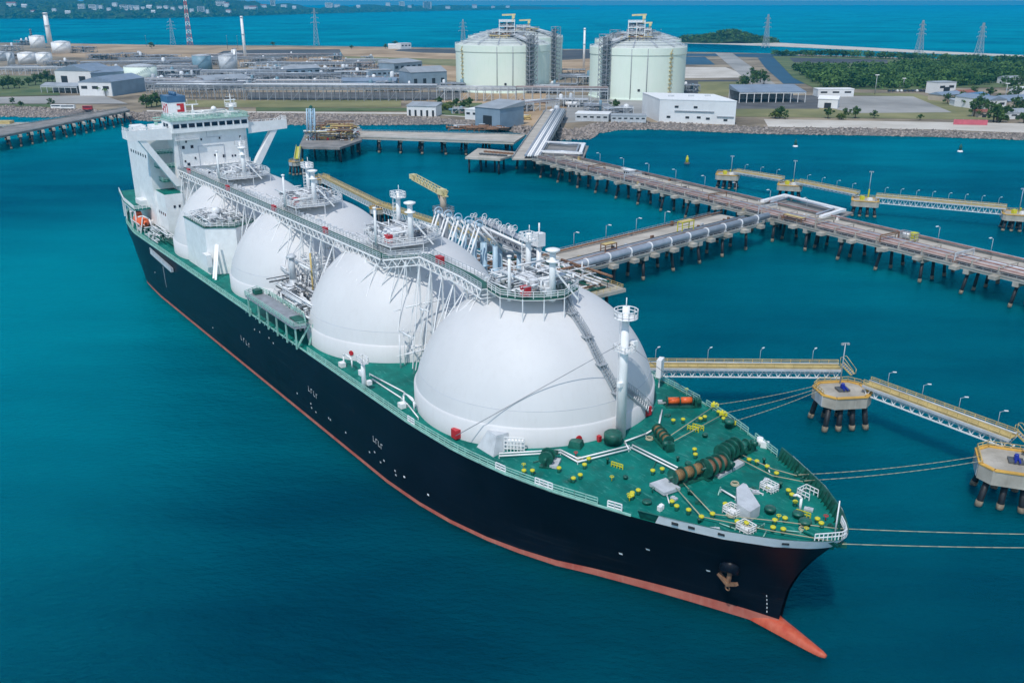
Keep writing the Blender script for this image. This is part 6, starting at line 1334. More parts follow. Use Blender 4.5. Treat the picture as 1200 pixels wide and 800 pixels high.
# the white building on the waterfront right of the causeway: two long walls, white roof with vents
a, b_, c_ = G(752, 134, ZL), G(772, 143.5, ZL), G(861, 146.5, ZL); d_ = a + (c_ - b_); zt = 15.5
t = thing('white_building', 'large white flat-roofed building on the waterfront right of the causeway', 'building', b_, 0)
b = MB(); b.prism([(q.x, q.y) for q in (a, b_, c_, d_)], ZL, ZL + zt); b.build('wall', M['wallwhite'], t, True)
mid = (a + b_ + c_ + d_) / 4; ex = lambda q, k: mid + (q - mid) * k
b = MB(); b.prism([(ex(q, 1.01).x, ex(q, 1.01).y) for q in (a, b_, c_, d_)], ZL + zt, ZL + zt + .5); b.build('roof', M['white'], t, True)
b = MB(); b.bar(b_.lerp(c_, .2) + Vector((0, -.3, 8.2)), b_.lerp(c_, .72) + Vector((0, -.3, 8.2)), .9, .6); b.bar(b_.lerp(c_, .76) + Vector((0, -.3, 5.2)), b_.lerp(c_, .98) + Vector((0, -.3, 5.2)), .9, .6); b.build('canopy', M['grey'], t, True)
for f, z in ((.1, 4), (.35, 4), (.5, 4.2), (.62, 3.6), (.85, 3), (.2, 11), (.45, 11)): b = MB(); b.bar(b_.lerp(c_, f) + Vector((0, -.12, z)), b_.lerp(c_, f + .05) + Vector((0, -.12, z)), .2, 1.4); b.build('window', M['shade'], t, True)
for f, g_ in ((.25, .4), (.55, .5), (.8, .6)): q = b_.lerp(c_, f).lerp(a.lerp(d_, f), g_); b = MB(); b.box((q.x, q.y, ZL + zt + 1), (4, 2.5, 1)); b.build('roof_vent', M['ltgrey'], t, True)
B = building
B('gable_hall', 'white gabled hall with a blue-grey roof behind the left bridge', (66, 98), (108, 99), 13, 40, 'wallwhite', 'roofblue', 'cross', 0, 2)
B('gable_hall', 'blue-grey hall wing just right of the white gabled hall', (108, 99), (150, 96), 11, 30, 'wallgrey', 'roofblue', 'gable')
B('gable_hall', 'lower white-fronted hall nearest the left bridge', (94, 112.5), (132, 113), 12, 30, 'wallwhite', 'roofblue', 'cross', 3)
B('gable_hall', 'slanted blue-grey hall beside the lower white hall', (133, 113), (171, 107), 12.5, 26, 'wallgrey', 'roofblue', 'gable')
B('open_shed', 'low grey-roofed open shed left of the halls', (49, 109), (91, 110), 6.5, 16, 'ltgrey', 'roofgrey', 'gable', open_front=True)
B('low_building', 'long low building with a white front behind the ship\'s bridge', (242, 101), (296, 98), 5.5, 26, 'wallwhite', 'roofgrey', 'mono', 6)
B('low_shed', 'grey shed left of the long pipe rack', (335, 90), (376, 88), 8, 20, 'wallgrey', 'roofgrey', 'gable', 5)
B('block_building', 'tall blue-grey block with a pale roof in the middle of the plant', (462, 88), (495, 85), 13, 24, 'wallgrey', 'roofgrey', 'mono', 5)
B('block_building', 'blue-grey block with a curved pale roof nearest the left tank', (482, 104), (524, 102), 15, 30, 'wallgrey', 'roofgrey', 'gable', 0, 4)
B('block_building', 'smaller grey block left of the two tall blocks', (436, 93), (460, 92), 9, 18, 'wallgrey', 'roofgrey', 'flat', 4)
B('long_shed', 'long dark-roofed shed just behind the pipe rack', (400, 104), (464, 104), 7, 18, 'wallgrey', 'roofblue', 'gable', 8)
B('white_shed', 'small white shed with a grey roof standing on the shore grass', (477, 136), (511, 137), 7.5, 14, 'wallwhite', 'roofgrey', 'mono', 0, 5)
B('grey_house', 'grey open-fronted pump house beside the causeway root', (557, 148), (586, 151), 13, 26, 'wallgrey', 'roofgrey', 'mono', 0, 1)
B('white_annex', 'white annex left of the grey pump house', (545, 140), (560, 141), 7, 12, 'wallwhite', 'white', 'flat', 2)
B('white_shed', 'pale flat-roofed switch house right of the causeway root', (674, 142), (713, 143), 5, 16, 'ltgrey', 'white', 'flat', 5)
B('white_shed', 'long grey gatehouse joining the switch house to the white building', (716, 143.5), (757, 144), 4.5, 12, 'ltgrey', 'roofgrey', 'flat', 6)
B('open_warehouse', 'open-fronted warehouse with a blue-grey roof right of the white building', (866, 121), (943, 120.5), 9, 30, 'wallwhite', 'roofblue', 'mono', open_front=True)
B('long_white_store', 'long white store on the edge of the concrete yard', (958, 113.8), (1000, 113.6), 6.5, 12, 'wallwhite', 'white', 'flat', 3)
B('white_tent', 'small white hall standing on the yard in front of the store', (958, 126.5), (981, 127.5), 7, 14, 'wallwhite', 'white', 'gable', 0, 1)
B('far_house', 'white house with trees on the far tan field', (455, 57.5), (466, 57.5), 7, 12, 'wallwhite', 'white', 'gable')
B('far_house', 'larger white house on the far tan field left of the tanks', (470, 58), (482, 57.5), 10, 14, 'wallwhite', 'white', 'flat', 3)
VIL = [((1098, 110.5), (1119, 109.5), 10, 14, 'wallwhite', 'roofgrey', 'flat', 'white two-storey house at the edge of the mangrove'),
 ((1104, 119), (1128, 117), 5, 14, 'walltan', 'roofblue', 'gable', 'blue-roofed house below the white two-storey house'),
 ((1125, 116), (1142, 115), 5, 12, 'walltan', 'roofred', 'gable', 'red-roofed house in the row below the mangrove'),
 ((1140, 122), (1158, 120), 6, 14, 'wallwhite', 'roofteal', 'gable', 'bright blue-roofed house in the village'),
 ((1120, 125), (1138, 125), 4, 12, 'wallwhite', 'roofgrey', 'mono', 'pale low house between the blue-roofed houses'),
 ((1157, 130), (1178, 129), 8, 34, 'wallwhite', 'roofblue', 'cross', 'large gabled shed with a pale blue roof at the right edge'),
 ((1181, 128), (1230, 125), 6, 22, 'walltan', 'roofblue', 'gable', 'long blue-roofed hall at the right edge of the village'),
 ((1182, 140), (1205, 139), 4.5, 14, 'wallwhite', 'roofgrey', 'gable', 'grey-roofed house by the shore at the right edge'),
 ((1196, 112), (1225, 111), 6, 14, 'wallwhite', 'white', 'flat', 'white building among the trees at the far right'),
 ((1178, 99), (1196, 98.5), 6, 12, 'wallwhite', 'roofgrey', 'gable', 'pale house deep among the trees on the right'),
 ((1146, 138), (1160, 138), 4, 10, 'walltan', 'roofred', 'gable', 'small red-roofed hut behind the pink hoarding')]
for p0, p1, h, dp_, w, rf, k, lab in VIL: B('village_house', lab, p0, p1, h, dp_, w, rf, k, 2, 1)
p = G(1144, 147, ZL); t = thing('hoarding', 'pink hoarding standing on the sand by the village', 'fence', p, -.15); b = MB(); b.box((-4, 0, 2), (22, .3, 3.4)); b.build('panel', M['pink'], t)
b = MB()
for x in (-14, -9, -4, 1, 6): b.bar((x, .3, 0), (x, .3, 3.9), .25)
b.build('posts', M['ltgrey'], t)

# ---- smaller tanks, chimneys and towers
def small_tank(label, cx, yb, wpx, ytop, m, roof='flat'):
    p = G(cx, yb, ZL); r = wpx / 2 / FPX * p.length; H_ = HZ(p, ytop) - ZL; c = p + Vector((p.x, p.y, 0)).normalized() * r; t = thing('small_tank', label, 'storage tank', (c.x, c.y, ZL))
    b = MB(); b.lathe((0, 0, 0), [(r, 0), (r, H_)], 40, True); b.build('shell', M[m], t)
    b = MB(); b.lathe((0, 0, H_), [(r + .15, 0), (r + .15, .25), (r * .5, r * .12), (.05, r * .17)], 40, False); b.build('tank_top', M['ltgrey'] if m != 'white' else M['white'], t)
    b = MB(); b.rail([(r * math.cos(u), r * math.sin(u), H_) for u in [i * math.pi / 10 for i in range(20)]], 1.2, .08, 4, 2, True)
    for k in range(16): u = -2.4 + k * .11; b.box(((r + .5) * math.cos(u), (r + .5) * math.sin(u), H_ * k / 16 + .4), (1.1, 1.1, .25), u)
    b.build('tank_stair', M['alu'], t); return t
M['steelblue'] = mat('blue_tank_paint', (.17, .29, .36), .5, var=.1, streak=.1)
small_tank('pale green round tank right of the white halls', 166.5, 97, 33, 79, 'tankgreen')
small_tank('dark blue-grey round tank in the middle of the plant', 238, 84, 20, 66, 'steelblue')
small_tank('grey round tank right of the dark one', 268, 84, 19, 66, 'ltgrey')
small_tank('slim white vessel beside the grey round tank', 277, 80, 4, 58, 'white')
small_tank('white round tank near the big chimney', 73, 63, 18, 50, 'white')
small_tank('white domed tank left of the big chimney', 45, 57, 14, 43, 'white')
small_tank('white square-looking tank far left of the plant', 33, 75, 17, 63, 'white')
small_tank('second white tank in the far left tank pair', 53, 76, 15, 63, 'white')
small_tank('blue-white vessel far left edge', 14, 77, 7, 62, 'ltgrey')
small_tank('grey round tank far left edge', 2, 72, 14, 62, 'ltgrey')
def chimney(label, cx, yb, ytop, wpx, m, bands=(), lean=0):
    p = G(cx, yb, ZL); r = max(.7, wpx / 2 / FPX * p.length); H_ = HZ(p, ytop) - ZL; t = thing('chimney', label, 'chimney', p)
    b = MB(); b.tube((0, 0, 0), (0, 0, H_), r, r * .82, 18); b.build('shaft', M[m], t)
    b = MB(); b.lathe((0, 0, H_ - 2), [(r * .83, 0), (r * 1.25, .3), (r * 1.25, .7), (r * .83, .8)], 18, False); b.lathe((0, 0, H_ * .6), [(r * .9, 0), (r * 1.3, .3), (r * 1.3, .7), (r * .9, .8)], 18, False); b.build('gallery_ring', M['alu'], t)
    for z0, z1 in bands: b = MB(); b.lathe((0, 0, H_), [(r * .86, -z0), (r * .88, -z1)][::-1], 18, False); b.build('red_band', M['towerred'], t)
    return t
chimney('thick white chimney leaning over the left end of the plant', 59, 53, 15, 5.0, 'white')
chimney('white chimney right of the red and white mast', 288, 73, 19, 3.2, 'white')
chimney('slim white vent stack between the two storage tanks', 684, 81, 33, 2.6, 'white')
chimney('short dark chimney beside the thick white one', 38, 50, 34, 2, 'dkgrey')
def lattice(label, cx, yb, ytop, base, top, red=False, arms=0, m='alu', name='lattice_tower', cat='tower', bar_=.55, n=9):
    p = G(cx, yb, ZL if yb > 57 else 0); H_ = HZ(p, ytop) - p.z; t = thing(name, label, cat, p, .3); segs = [MB() for _ in range(n)] if red else [MB()]
    for k in range(n):
        z0, z1 = H_ * k / n, H_ * (k + 1) / n; w0, w1 = base + (top - base) * (k / n) ** .8, base + (top - base) * ((k + 1) / n) ** .8; b = segs[k % len(segs)]
        Q0 = [(sx * w0 / 2, sy * w0 / 2, z0) for sx, sy in ((-1, -1), (1, -1), (1, 1), (-1, 1))]; Q1 = [(sx * w1 / 2, sy * w1 / 2, z1) for sx, sy in ((-1, -1), (1, -1), (1, 1), (-1, 1))]
        for i in range(4): j = (i + 1) % 4; b.bar(Q0[i], Q1[i], bar_); b.bar(Q0[i], Q1[j], bar_ * .6); b.bar(Q0[j], Q1[i], bar_ * .6); b.bar(Q1[i], Q1[j], bar_ * .7)
    [q.build('lattice', M[('towerred', 'white')[k % 2] if red else m], t) for k, q in enumerate(segs)]
    for k in range(arms):
        z = H_ * (.62 + .13 * k); L = 9 - k * 1.5; b = MB(); b.bar((-L, 0, z), (L, 0, z), bar_); b.bar((-L, 0, z), (0, 0, z + 2.5), bar_ * .6); b.bar((L, 0, z), (0, 0, z + 2.5), bar_ * .6)
        for sg in (-1, 1): b.tube((sg * L, 0, z), (sg * L, 0, z - 2.6), .2, n=5)
        b.build('cross_arm', M[m], t)
    return t
lattice('tall red and white lattice mast standing behind the plant', 223, 54, -3, 11, 4, True, 0, bar_=.9, n=12)
lattice('grey transmission tower right of the storage tanks beside the islet', 897, 56, 17, 11, 1.6, False, 3, name='transmission_tower')
lattice('grey transmission tower behind the mangrove, left of two', 1076, 65.5, 24, 11, 1.6, False, 3, name='transmission_tower')
lattice('grey transmission tower behind the mangrove, right of two', 1146, 68.5, 27, 11, 1.6, False, 3, name='transmission_tower')
lattice('faint transmission tower behind the pond left of the tanks', 371, 53.5, 10, 11, 1.6, False, 3, name='transmission_tower', bar_=.45)
lattice('faint transmission tower just left of the left storage tank', 543, 57, 23, 11, 1.6, False, 3, name='transmission_tower', bar_=.4)
lattice('faint transmission tower left of the red and white mast', 203, 53, 22, 11, 1.6, False, 3, name='transmission_tower', bar_=.4)
for i, (cx, yb, yt, lab) in enumerate(((1025, 111, 88, 'floodlight mast behind the concrete yard'), (1177, 120, 98, 'tall light mast in the village'), (1058, 104, 92, 'slim light mast at the mangrove edge'), (172, 55, 42, 'thin dark mast on the tan field'), (267, 58, 42, 'thin dark mast left of the white chimney'), (279, 58, 42, 'second thin dark mast beside the white chimney'))):
    p = G(cx, yb, ZL); H_ = HZ(p, yt) - ZL; t = thing('light_mast', lab, 'mast', p); b = MB(); b.tube((0, 0, 0), (0, 0, H_), .35, .2, 8); b.build('pole', M['alu' if i < 3 else 'dkgrey'], t); b = MB(); b.box((0, 0, H_), (3.5 if i < 3 else 1.4, .6, .7)); b.build('lamp_bank', M['white' if i < 3 else 'grey'], t)

# ---- pipe racks and process units
def pipe_rack(label, p0, p1, w, h, tiers=2, seed=0, m='grey', bay=7):
    a, b_ = G(*p0, ZL), G(*p1, ZL); L = (b_ - a).length; d_ = (b_ - a) / L; t = thing('pipe_rack', label, 'pipe rack', a, math.atan2(d_.y, d_.x)); r0 = random.Random(seed); n = max(2, round(L / bay)); b = MB()
    for i in range(n + 1):
        x = L * i / n
        for y in (0, w): b.bar((x, y, 0), (x, y, h), .55)
        for k in range(tiers): z = h * (.62 + .38 * (k + 1) / tiers) - .4; b.bar((x, 0, z), (x, w, z), .5)
        if i % 3 == 0 and i < n: b.bar((x, 0, 0), (x + L / n, 0, h * .62), .28)
    for k in range(tiers):
        z = h * (.62 + .38 * (k + 1) / tiers) - .4
        for y in (0, w): b.bar((0, y, z), (L, y, z), .45)
    b.build('rack_frame', M[m], t)
    for k in range(tiers):
        z = h * (.62 + .38 * (k + 1) / tiers)
        for j in range(int(w / 1.3)):
            if r0.random() < .25: continue
            r_ = r0.choice((.25, .35, .5)); b = MB(); b.tube((0, .8 + j * 1.3, z + r_ - .1), (L, .8 + j * 1.3, z + r_ - .1), r_, n=6); b.build('rack_pipe', M[r0.choice(('pipe', 'pipe', 'whitepipe', 'pipewarm', 'ltgrey'))], t)
    return t
pipe_rack('longest pipe rack, crossing the plant in front of the blocks', (286, 118), (512, 119), 11, 13, 3, 1)
pipe_rack('pipe rack in front of the left storage tank', (512, 119), (604, 120), 10, 12, 2, 2, 'ltgrey')
pipe_rack('pipe rack between the two storage tanks', (604, 120), (712, 121), 10, 12, 2, 3, 'ltgrey')
pipe_rack('left pipe rack behind the ship\'s bridge wing', (182, 116), (288, 117), 9, 12, 2, 4)
pipe_rack('pipe rack running back toward the tan field', (140, 78), (330, 76), 9, 10, 2, 5)
pipe_rack('pipe rack in front of the far left tanks', (95, 82), (232, 80), 8, 9, 2, 6)
pipe_rack('second rack row behind the long shed', (300, 100), (400, 99), 9, 11, 2, 7)
pipe_rack('low rack left of the pale green tank', (160, 104), (236, 104), 8, 9, 2, 8, 'ltgrey')
pipe_rack('short rack behind the slim vent stack', (655, 99), (708, 99), 8, 9, 2, 9)
pipe_rack('short pipe rack at the shore left of the causeway root', (602, 133), (655, 128), 8, 7, 1, 10, 'ltgrey')
for _i, (_a, _b, _l) in enumerate((((236, 92), (335, 91), 'thin rack row left of the grey shed'), ((150, 88), (232, 87), 'thin rack row right of the pale green tank'), ((300, 84), (440, 83), 'far rack row behind the grey shed'), ((240, 71), (400, 70), 'rearmost rack row before the mud flat'), ((300, 106), (400, 106), 'front rack row just behind the longest pipe rack'), ((172, 110), (286, 110), 'upper rack row behind the left pipe rack'), ((0, 88), (90, 87), 'low rack row at the left edge behind the trees'), ((405, 78), (455, 78), 'short rack row left of the tall block'))):
    pipe_rack(_l, _a, _b, 8, 8 + _i % 3, 2, 40 + _i, 'grey' if _i % 2 else 'ltgrey')
def process_unit(label, px, w, d, h, seed):
    p = G(*px, ZL); t = thing('process_unit', label, 'process unit', p, srng.uniform(-.15, .15)); r0 = random.Random(seed); b = MB(); nx = max(2, int(w / 6)); lv = max(1, int(h / 4.5))
    for i in range(nx + 1):
        for y in (0, d): b.bar((-w / 2 + w * i / nx, y, 0), (-w / 2 + w * i / nx, y, h), .4)
    for k in range(1, lv + 1): z = h * k / lv; b.box((0, d / 2, z), (w, d, .25)); b.rail([(-w / 2, 0, z), (w / 2, 0, z)], 1.3, .1, 3, 2)
    for i in range(0, nx, 2): b.bar((-w / 2 + w * i / nx, 0, 0), (-w / 2 + w * (i + 1) / nx, 0, h / lv), .25)
    b.build('steel_frame', M[r0.choice(('grey', 'ltgrey', 'grey'))], t)
    b = MB(); clutter(b, -w / 2, w / 2, 0, d, 0, h + 1, int(26 + w * d * .05), r0, (.2, .6)); b.build('unit_pipework', M[r0.choice(('pipe', 'whitepipe', 'pipe', 'pipewarm'))], t)
    for k in range(r0.randint(1, 3)):
        x, y, r_ = r0.uniform(-w * .4, w * .4), r0.uniform(2, d - 2), r0.uniform(1, 2.2); b = MB()
        if r0.random() < .55: hh = h * r0.uniform(.9, 1.7); b.lathe((x, y, 0), [(r_, .5), (r_, hh), (r_ * .7, hh + r_ * .5), (.1, hh + r_ * .7)], 16)
        else: z = r0.uniform(2.5, 4); b.tube((x - 5, y, z), (x + 5, y, z), r_, n=14); b.blob((x - 5, y, z), r_ * .98, r0, 2, 0, (.5, 1, 1)); b.blob((x + 5, y, z), r_ * .98, r0, 2, 0, (.5, 1, 1)); b.box((x - 3, y, z / 2), (.8, r_ * 1.6, z)); b.box((x + 3, y, z / 2), (.8, r_ * 1.6, z))
        b.build('vessel', M[r0.choice(('white', 'ltgrey', 'steelblue', 'whitepipe'))], t)
    return t
UN_MORE = []
_r = random.Random(77)
for _k in range(74):
    _x = _r.uniform(150, 470); _y = _r.choice((70, 75, 80, 86, 91, 96, 101, 106)) + _r.uniform(-1.5, 1.5)
    if _x > 430 and _y < 84: continue
    UN_MORE.append(((_x, _y), _r.uniform(16, 34), _r.uniform(10, 18), _r.uniform(3.5, 8)))
UN = [((190, 92), 34, 18, 8), ((212, 99), 26, 14, 9), ((222, 90), 30, 16, 7), ((205, 82), 40, 16, 6), ((120, 70), 46, 20, 7), ((150, 68), 40, 20, 6), ((190, 70), 46, 20, 6), ((308, 88), 32, 20, 8), ((320, 97), 24, 16, 7), ((345, 98), 30, 16, 7), ((372, 97), 26, 16, 8), ((388, 91), 24, 18, 9), ((404, 92), 22, 14, 7), ((418, 96), 24, 14, 10), ((425, 86), 26, 18, 12), ((447, 100), 30, 14, 7), ((390, 82), 40, 18, 6), ((355, 80), 40, 18, 5), ((320, 80), 36, 18, 7), ((310, 73), 36, 20, 5), ((95, 62), 40, 20, 9), ((20, 70), 30, 16, 8), ((10, 60), 34, 18, 8), ((28, 53), 40, 18, 8), ((70, 78), 40, 18, 6), ((25, 84), 36, 16, 6), ((672, 92), 26, 16, 9), ((690, 100), 24, 14, 8), ((660, 108), 26, 14, 7), ((640, 110), 24, 14, 7), ((530, 109), 24, 14, 8), ((670, 126), 26, 12, 6), ((612, 131), 18, 12, 5), ((590, 131), 16, 10, 4), ((650, 140), 16, 10, 5), ((700, 132), 20, 12, 5), ((725, 135), 22, 10, 5), ((538, 134), 10, 8, 4), ((254, 92), 22, 14, 6), ((283, 90), 22, 14, 7), ((808, 108), 20, 12, 6), ((140, 92), 20, 14, 8), ((182, 104), 18, 12, 9)] + UN_MORE
def where(x, y):
    lr = 'far left' if x < 100 else 'left of the bridge' if x < 200 else 'behind the bridge' if x < 330 else 'mid plant' if x < 480 else 'near the left storage tank' if x < 610 else 'between the storage tanks' if x < 712 else 'right of the storage tanks'
    fb = 'back row' if y < 75 else 'second row' if y < 90 else 'behind the pipe rack' if y < 112 else 'close to the shore'
    return lr, fb
cnt = {}
for i, (px, w, d, h) in enumerate(UN):
    k = where(*px); cnt[k] = cnt.get(k, 0) + 1
un = {}
for i, (px, w, d, h) in enumerate(sorted(UN)):
    k = where(*px); un[k] = un.get(k, 0) + 1
    o = process_unit(f'process unit {k[0]} {k[1]}' + (f', {nth(un[k] - 1)} of {cnt[k]} from left' if cnt[k] > 1 else ''), px, w, d, h, 100 + i)
    o['group'] = 'process units of the plant'
# orange and yellow construction clutter by the causeway root
for px, m, sd_, lab in (((572, 153), 'rust', 5, 'rusty stacked pipes lying below the grey pump house'), ((622, 121), 'rust', 6, 'rusty brown pipe stacks in front of the pipe rack'), ((600, 140), 'yellowdk', 7, 'ochre scaffolding stack beside the causeway root'), ((548, 152), 'rust', 8, 'reddish heap of steel at the water edge left of the pump house')):
    p = G(*px, ZL); t = thing('material_stack', lab, 'stack', p); b = MB(); clutter(b, -14, 14, -6, 6, 0, 2.6, 70, random.Random(sd_), (.3, .7)); b.build('stacked_steel', M[m], t); b = MB(); clutter(b, -12, 12, -5, 5, 0, 3, 20, random.Random(sd_ + 50), (.3, .6)); b.build('stacked_boxes', M['ltgrey'], t)

# ---- vehicles
def car_proto(m):
    t = thing('parked_car', '', 'car'); b = MB(); b.box((0, 0, .65), (4.3, 1.75, .7)); b.box((-.2, 0, 1.2), (2.4, 1.6, .6), 0, .82); b.build('car_body', M[m], t)
    b = MB(); b.box((-.2, 0, 1.22), (2.3, 1.66, .36), 0, .86); b.build('car_windows', M['glass'], t)
    for x in (-1.35, 1.35):
        for y in (-.85, .85): b = MB(); b.tube((x, y - .12, .33), (x, y + .12, .33), .33, n=12); b.build('wheel', M['shade'], t)
    return t
cars = [car_proto('carwhite'), car_proto('carblue')]; used = [0, 0]; r0 = random.Random(2)
CP_ = [(1042 + i * 4.6, 107.6 - .02 * i) for i in range(12)]
for i, px in enumerate(CP_):
    k = 0 if r0.random() < .35 else 1; p = G(*px, ZL + .4); lab = f'{"white" if k == 0 else "dark"} parked car, {nth(i)} from the left in the row behind the yard'
    o = moved(cars[k], p, 1.4, 1.25) if not used[k] else dup(cars[k], p, 1.4, None, 1.25); used[k] = 1; o['label'] = lab; o['group'] = 'cars parked behind the yard'
def bus(px, label, L=11, m='white'):
    p = G(*px, ZL + .3); t = thing('parked_bus', label, 'bus', p, .02); b = MB(); b.box((0, 0, 1.8), (L, 2.6, 2.7)); b.build('bus_body', M[m], t); b = MB(); b.box((0, -1.28, 2.3), (L * .9, .1, .9)); b.build('bus_windows', M['glass'], t)
    for x in (-L * .32, L * .32): b = MB(); b.tube((x, -1.3, .5), (x, 1.3, .5), .5, n=12); b.build('wheel', M['shade'], t)
bus((69, 127.5), 'left of two white buses parked beside the left bridge'); bus((80, 127.8), 'right of two white buses parked beside the left bridge')
bus((103, 129), 'small red truck parked at the end of the left bridge', 7, 'red')

# ---- trees one can tell apart
TP = []
def tree_proto(kind, h, r, m, seed):
    r0 = random.Random(seed); t = thing('palm_tree' if kind == 'palm' else 'tree', '', 'tree'); b = MB(); b.tube((0, 0, 0), (.1, .05, h * .7), .35, .14, 8)
    if kind != 'palm':
        for k in range(5): a = k * 1.25; b.tube((.05, .03, h * .42), (math.cos(a) * r * .6, math.sin(a) * r * .6, h * .75), .14, .05, 5)
    b.build('trunk', M['bark'], t); b = MB()
    if kind == 'palm':
        for k in range(16):
            a = k * .4 + r0.random() * .2; dr = r0.uniform(.1, 1.0); P = [(.1, .05, h * .7), (math.cos(a) * r * .5, math.sin(a) * r * .5, h * .7 + r * .45 - dr * .3), (math.cos(a) * r, math.sin(a) * r, h * .7 - dr * r * .5)]
            for p_, q_ in zip(P, P[1:]): s_ = Vector((-math.sin(a), math.cos(a), 0)) * .45; p_, q_ = Vector(p_), Vector(q_); b.add([p_ - s_, p_ + s_, q_ + s_ * .5, q_ - s_ * .5], [(0, 1, 2, 3)])
    else:
        for k in range(17): a = r0.random() * 6.3; q = r * r0.uniform(0, .9); leaf_cloud(b, (math.cos(a) * q, math.sin(a) * q * .85, h * (r0.uniform(.48, .98) - .2 * (q / r))), r * r0.uniform(.2, .44), 38, r0, .5, .75)
    b.build('crown', M[m], t); return t
TP = [tree_proto('round', 7, 4.2, 'leaf', 1), tree_proto('round', 8.5, 4.8, 'leaf', 2), tree_proto('round', 4, 3.4, 'leafyel', 3), tree_proto('palm', 9, 3.2, 'leaf', 4)]; tu = [0] * 4
TR = [('dark round tree on the grass at the left edge', [(4, 105, 1.3, 0), (10, 104, 1.4, 1), (17, 104, 1.4, 0), (23, 104, 1.2, 1), (34, 101, 1.2, 0), (42, 100, 1.3, 1), (49, 97, 1.4, 0), (56, 96.5, 1.4, 1), (62, 97, 1.1, 0), (25, 126, .7, 0), (15, 122, .6, 1), (60, 124, .7, 1)]),
      ('palm beside the lower white hall', [(102, 112, 1, 3), (118, 112.5, 1.1, 3), (124, 113, .9, 3)]),
      ('bushy tree on the shore behind the ship bridge', [(172, 127, 1.2, 1), (178, 126, 1.3, 0), (184, 125, 1.3, 1), (190, 124, 1.2, 0), (194, 125, 1.0, 1), (168, 123, .9, 0)]),
      ('yellow-green shrub between the white shed and the pump house', [(517, 130, 1.1, 2), (523, 129, 1.3, 2), (530, 130, 1.2, 2), (537, 131, 1.1, 2), (543, 130, 1.1, 0), (515, 124, 1, 0), (528, 124, 1, 2), (550, 126, 1.1, 0), (535, 125, .9, 0)]),
      ('lone tree standing before the storage tanks', [(721, 130, 1.2, 0)]),
      ('tree on the field right of the storage tanks', [(874, 103, 1.5, 0), (882, 101, 1.3, 1), (870, 102, 1.3, 1), (887, 95, 1.4, 0), (891, 97, 1.5, 1), (895, 99, 1.5, 0), (881, 90, 1.2, 1), (884, 92, 1.2, 0)]),
      ('tree along the sand road right of the white building', [(908, 139, 1.5, 2), (914, 139, 1.2, 0), (920, 140, .6, 1), (970, 139, 1.1, 0), (986, 140, 1.2, 2), (1002, 139, 1.2, 0), (1024, 139, .7, 1), (1078, 141, .6, 0), (990, 138, .8, 1)]),
      ('tree among the village houses on the right', [(1141, 137, 1.4, 1), (1147, 129, 1.5, 0), (1150, 127, 1.4, 1), (1155, 131, 1.3, 0), (1164, 143, 1.5, 1), (1168, 144, 1.7, 0), (1172, 143, 1.5, 2), (1179, 139, 1.3, 0), (1126, 122, 1.2, 1), (1131, 126, 1.1, 0), (1190, 134, 1.5, 1), (1197, 133, 1.4, 0), (1188, 119, 1.5, 1), (1183, 106, 1.6, 0), (1192, 104, 1.4, 1), (1098, 117, .9, 0), (1110, 122, 1, 1), (1170, 121, 1.1, 0), (1199, 145, 1.2, 0), (1140, 114, 1.1, 1), (1160, 114, 1.2, 0)]),
      ('tree on the far tan field by the white houses', [(458, 57, 1.3, 0), (463, 56.8, 1.5, 1), (469, 57, 1.3, 0), (452, 57.4, 1, 1), (320, 54.5, 1.2, 0), (178, 57, 1.3, 1), (412, 58, 1, 0)])]
for lab, L_ in TR:
    for i, (x, y, sc_, k) in enumerate(sorted(L_)):
        p = G(x, y, ZL); o = moved(TP[k], p, srng.random() * 6, sc_) if not tu[k] else dup(TP[k], p, srng.random() * 6, None, sc_); tu[k] = 1
        o['label'] = lab if len(L_) == 1 else f'{lab}, {nth(i)} from the left'; o['group'] = 'trees of the plant and village'

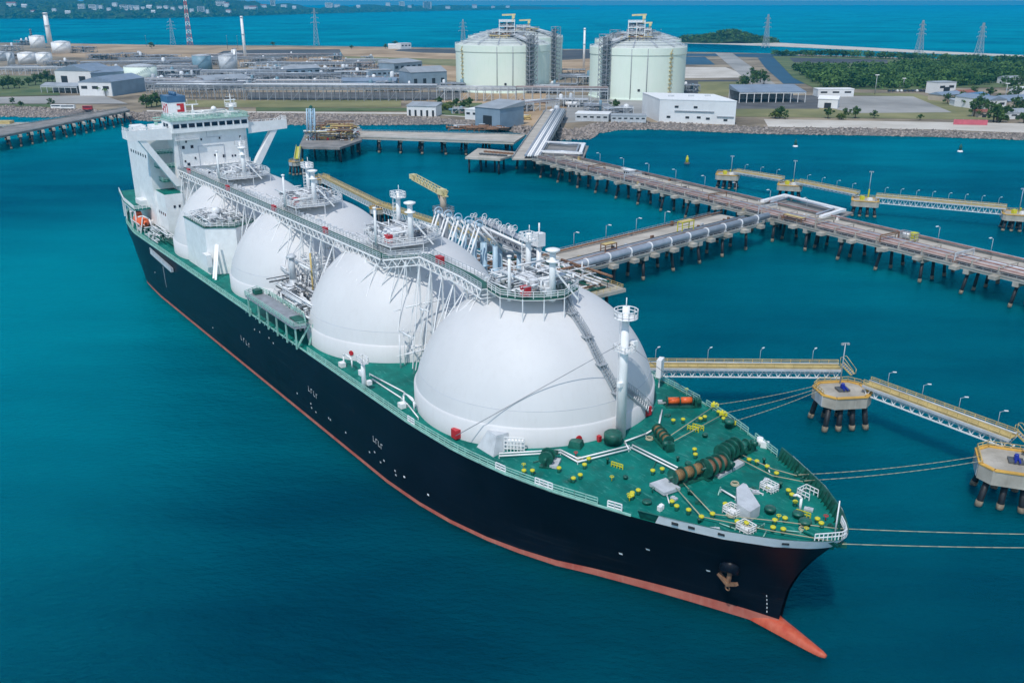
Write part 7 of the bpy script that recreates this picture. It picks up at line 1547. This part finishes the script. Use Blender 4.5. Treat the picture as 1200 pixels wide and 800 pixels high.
# ---- houses on the hills across the bay
def hill_hit(px, py):
    d = G(px, 60, 0) - Vector((0, 0, CAM_H)); x = (px - 600) / FPX; y = -(py - 400) / FPX; c, s = math.cos(PITCH), math.sin(PITCH); d = Vector((x, c + y * s, -s + y * c)); base = G(px, shore_y(px), 0); dist0 = math.hypot(base.x, base.y); k = math.hypot(d.x, d.y); t_ = 5.0
    while t_ < 2400:
        q = Vector((0, 0, CAM_H)) + d * ((dist0 + t_) / k)
        if q.z < hill_h(px, t_): return Vector((q.x, q.y, hill_h(px, t_)))
        t_ += 8
    return hill_pt(px, 300)
HH = [(14, 7, 8, 2), (29, 9, 5, 2), (64, 14, 4, 2), (96, 10.5, 6, 4), (110, 11, 8, 4), (118, 11.5, 5, 3), (128, 13, 4, 2), (135, 7, 5, 2), (146, 11.5, 8, 4), (152, 11.5, 6, 4), (160, 12, 6, 3), (168, 12, 4, 2), (176, 11.5, 6, 3), (187, 11, 5, 2), (195, 10.5, 5, 2), (203, 12, 4, 2), (212, 11, 4, 2), (236, 15.5, 7, 6), (243, 16, 4, 3), (259, 6.5, 9, 4), (266, 7.5, 5, 2.5), (268, 15, 5, 2), (290, 11, 6, 2), (297, 11, 8, 2), (309, 9, 6, 2), (320, 6.5, 5, 6), (333, 10, 6, 3), (345, 10.5, 4, 2), (386, 8.5, 8, 4), (395, 8.5, 6, 2), (420, 9.5, 4, 2), (455, 7, 5, 2.5), (471, 7, 6, 4), (480, 9.5, 4, 2), (501, 10.5, 9, 7), (525, 10.5, 5, 2), (556, 10, 5, 3), (578, 10.2, 4, 2), (595, 10.2, 4, 2.5), (40, 16, 5, 2), (80, 17, 5, 2), (225, 14, 4, 2), (180, 16, 4, 2)]
for i, (px, py, wpx, hpx) in enumerate(sorted(HH)):
    p = hill_hit(px, py); k = p.length / FPX; w, h, d = wpx * k, hpx * k + 4, max(10, wpx * k * .6); t = thing('hillside_house', f'white building on the hills across the bay, {nth(i)} from the left', 'building', (p.x, p.y, p.z), srng.uniform(-.3, .3), 'buildings across the bay')
    b = MB(); b.box((0, 0, h / 2 - 4), (w, d, h + 4)); b.build('wall', M['wallwhite'], t); b = MB(); b.box((0, 0, h - 1.7), (w * 1.03, d * 1.05, 1.0)) if hpx > 3 else b.add([(-w * .53, -d * .55, h - 2), (w * .53, -d * .55, h - 2), (w * .53, d * .55, h - 2), (-w * .53, d * .55, h - 2), (-w * .5, 0, h + d * .15), (w * .5, 0, h + d * .15)], [(0, 1, 5, 4), (2, 3, 4, 5), (0, 4, 3), (1, 2, 5), (3, 2, 1, 0)]); b.build('roof', M[srng.choice(('roofred', 'roofgrey', 'white', 'roofgrey'))], t)
    if hpx > 3:
        for r_ in range(int(hpx) - 1): b = MB(); b.box((0, -d / 2 - .1, h * (r_ + .6) / (hpx - .5)), (w * .85, .3, h * .12)); b.build('window_row', M['shade'], t)
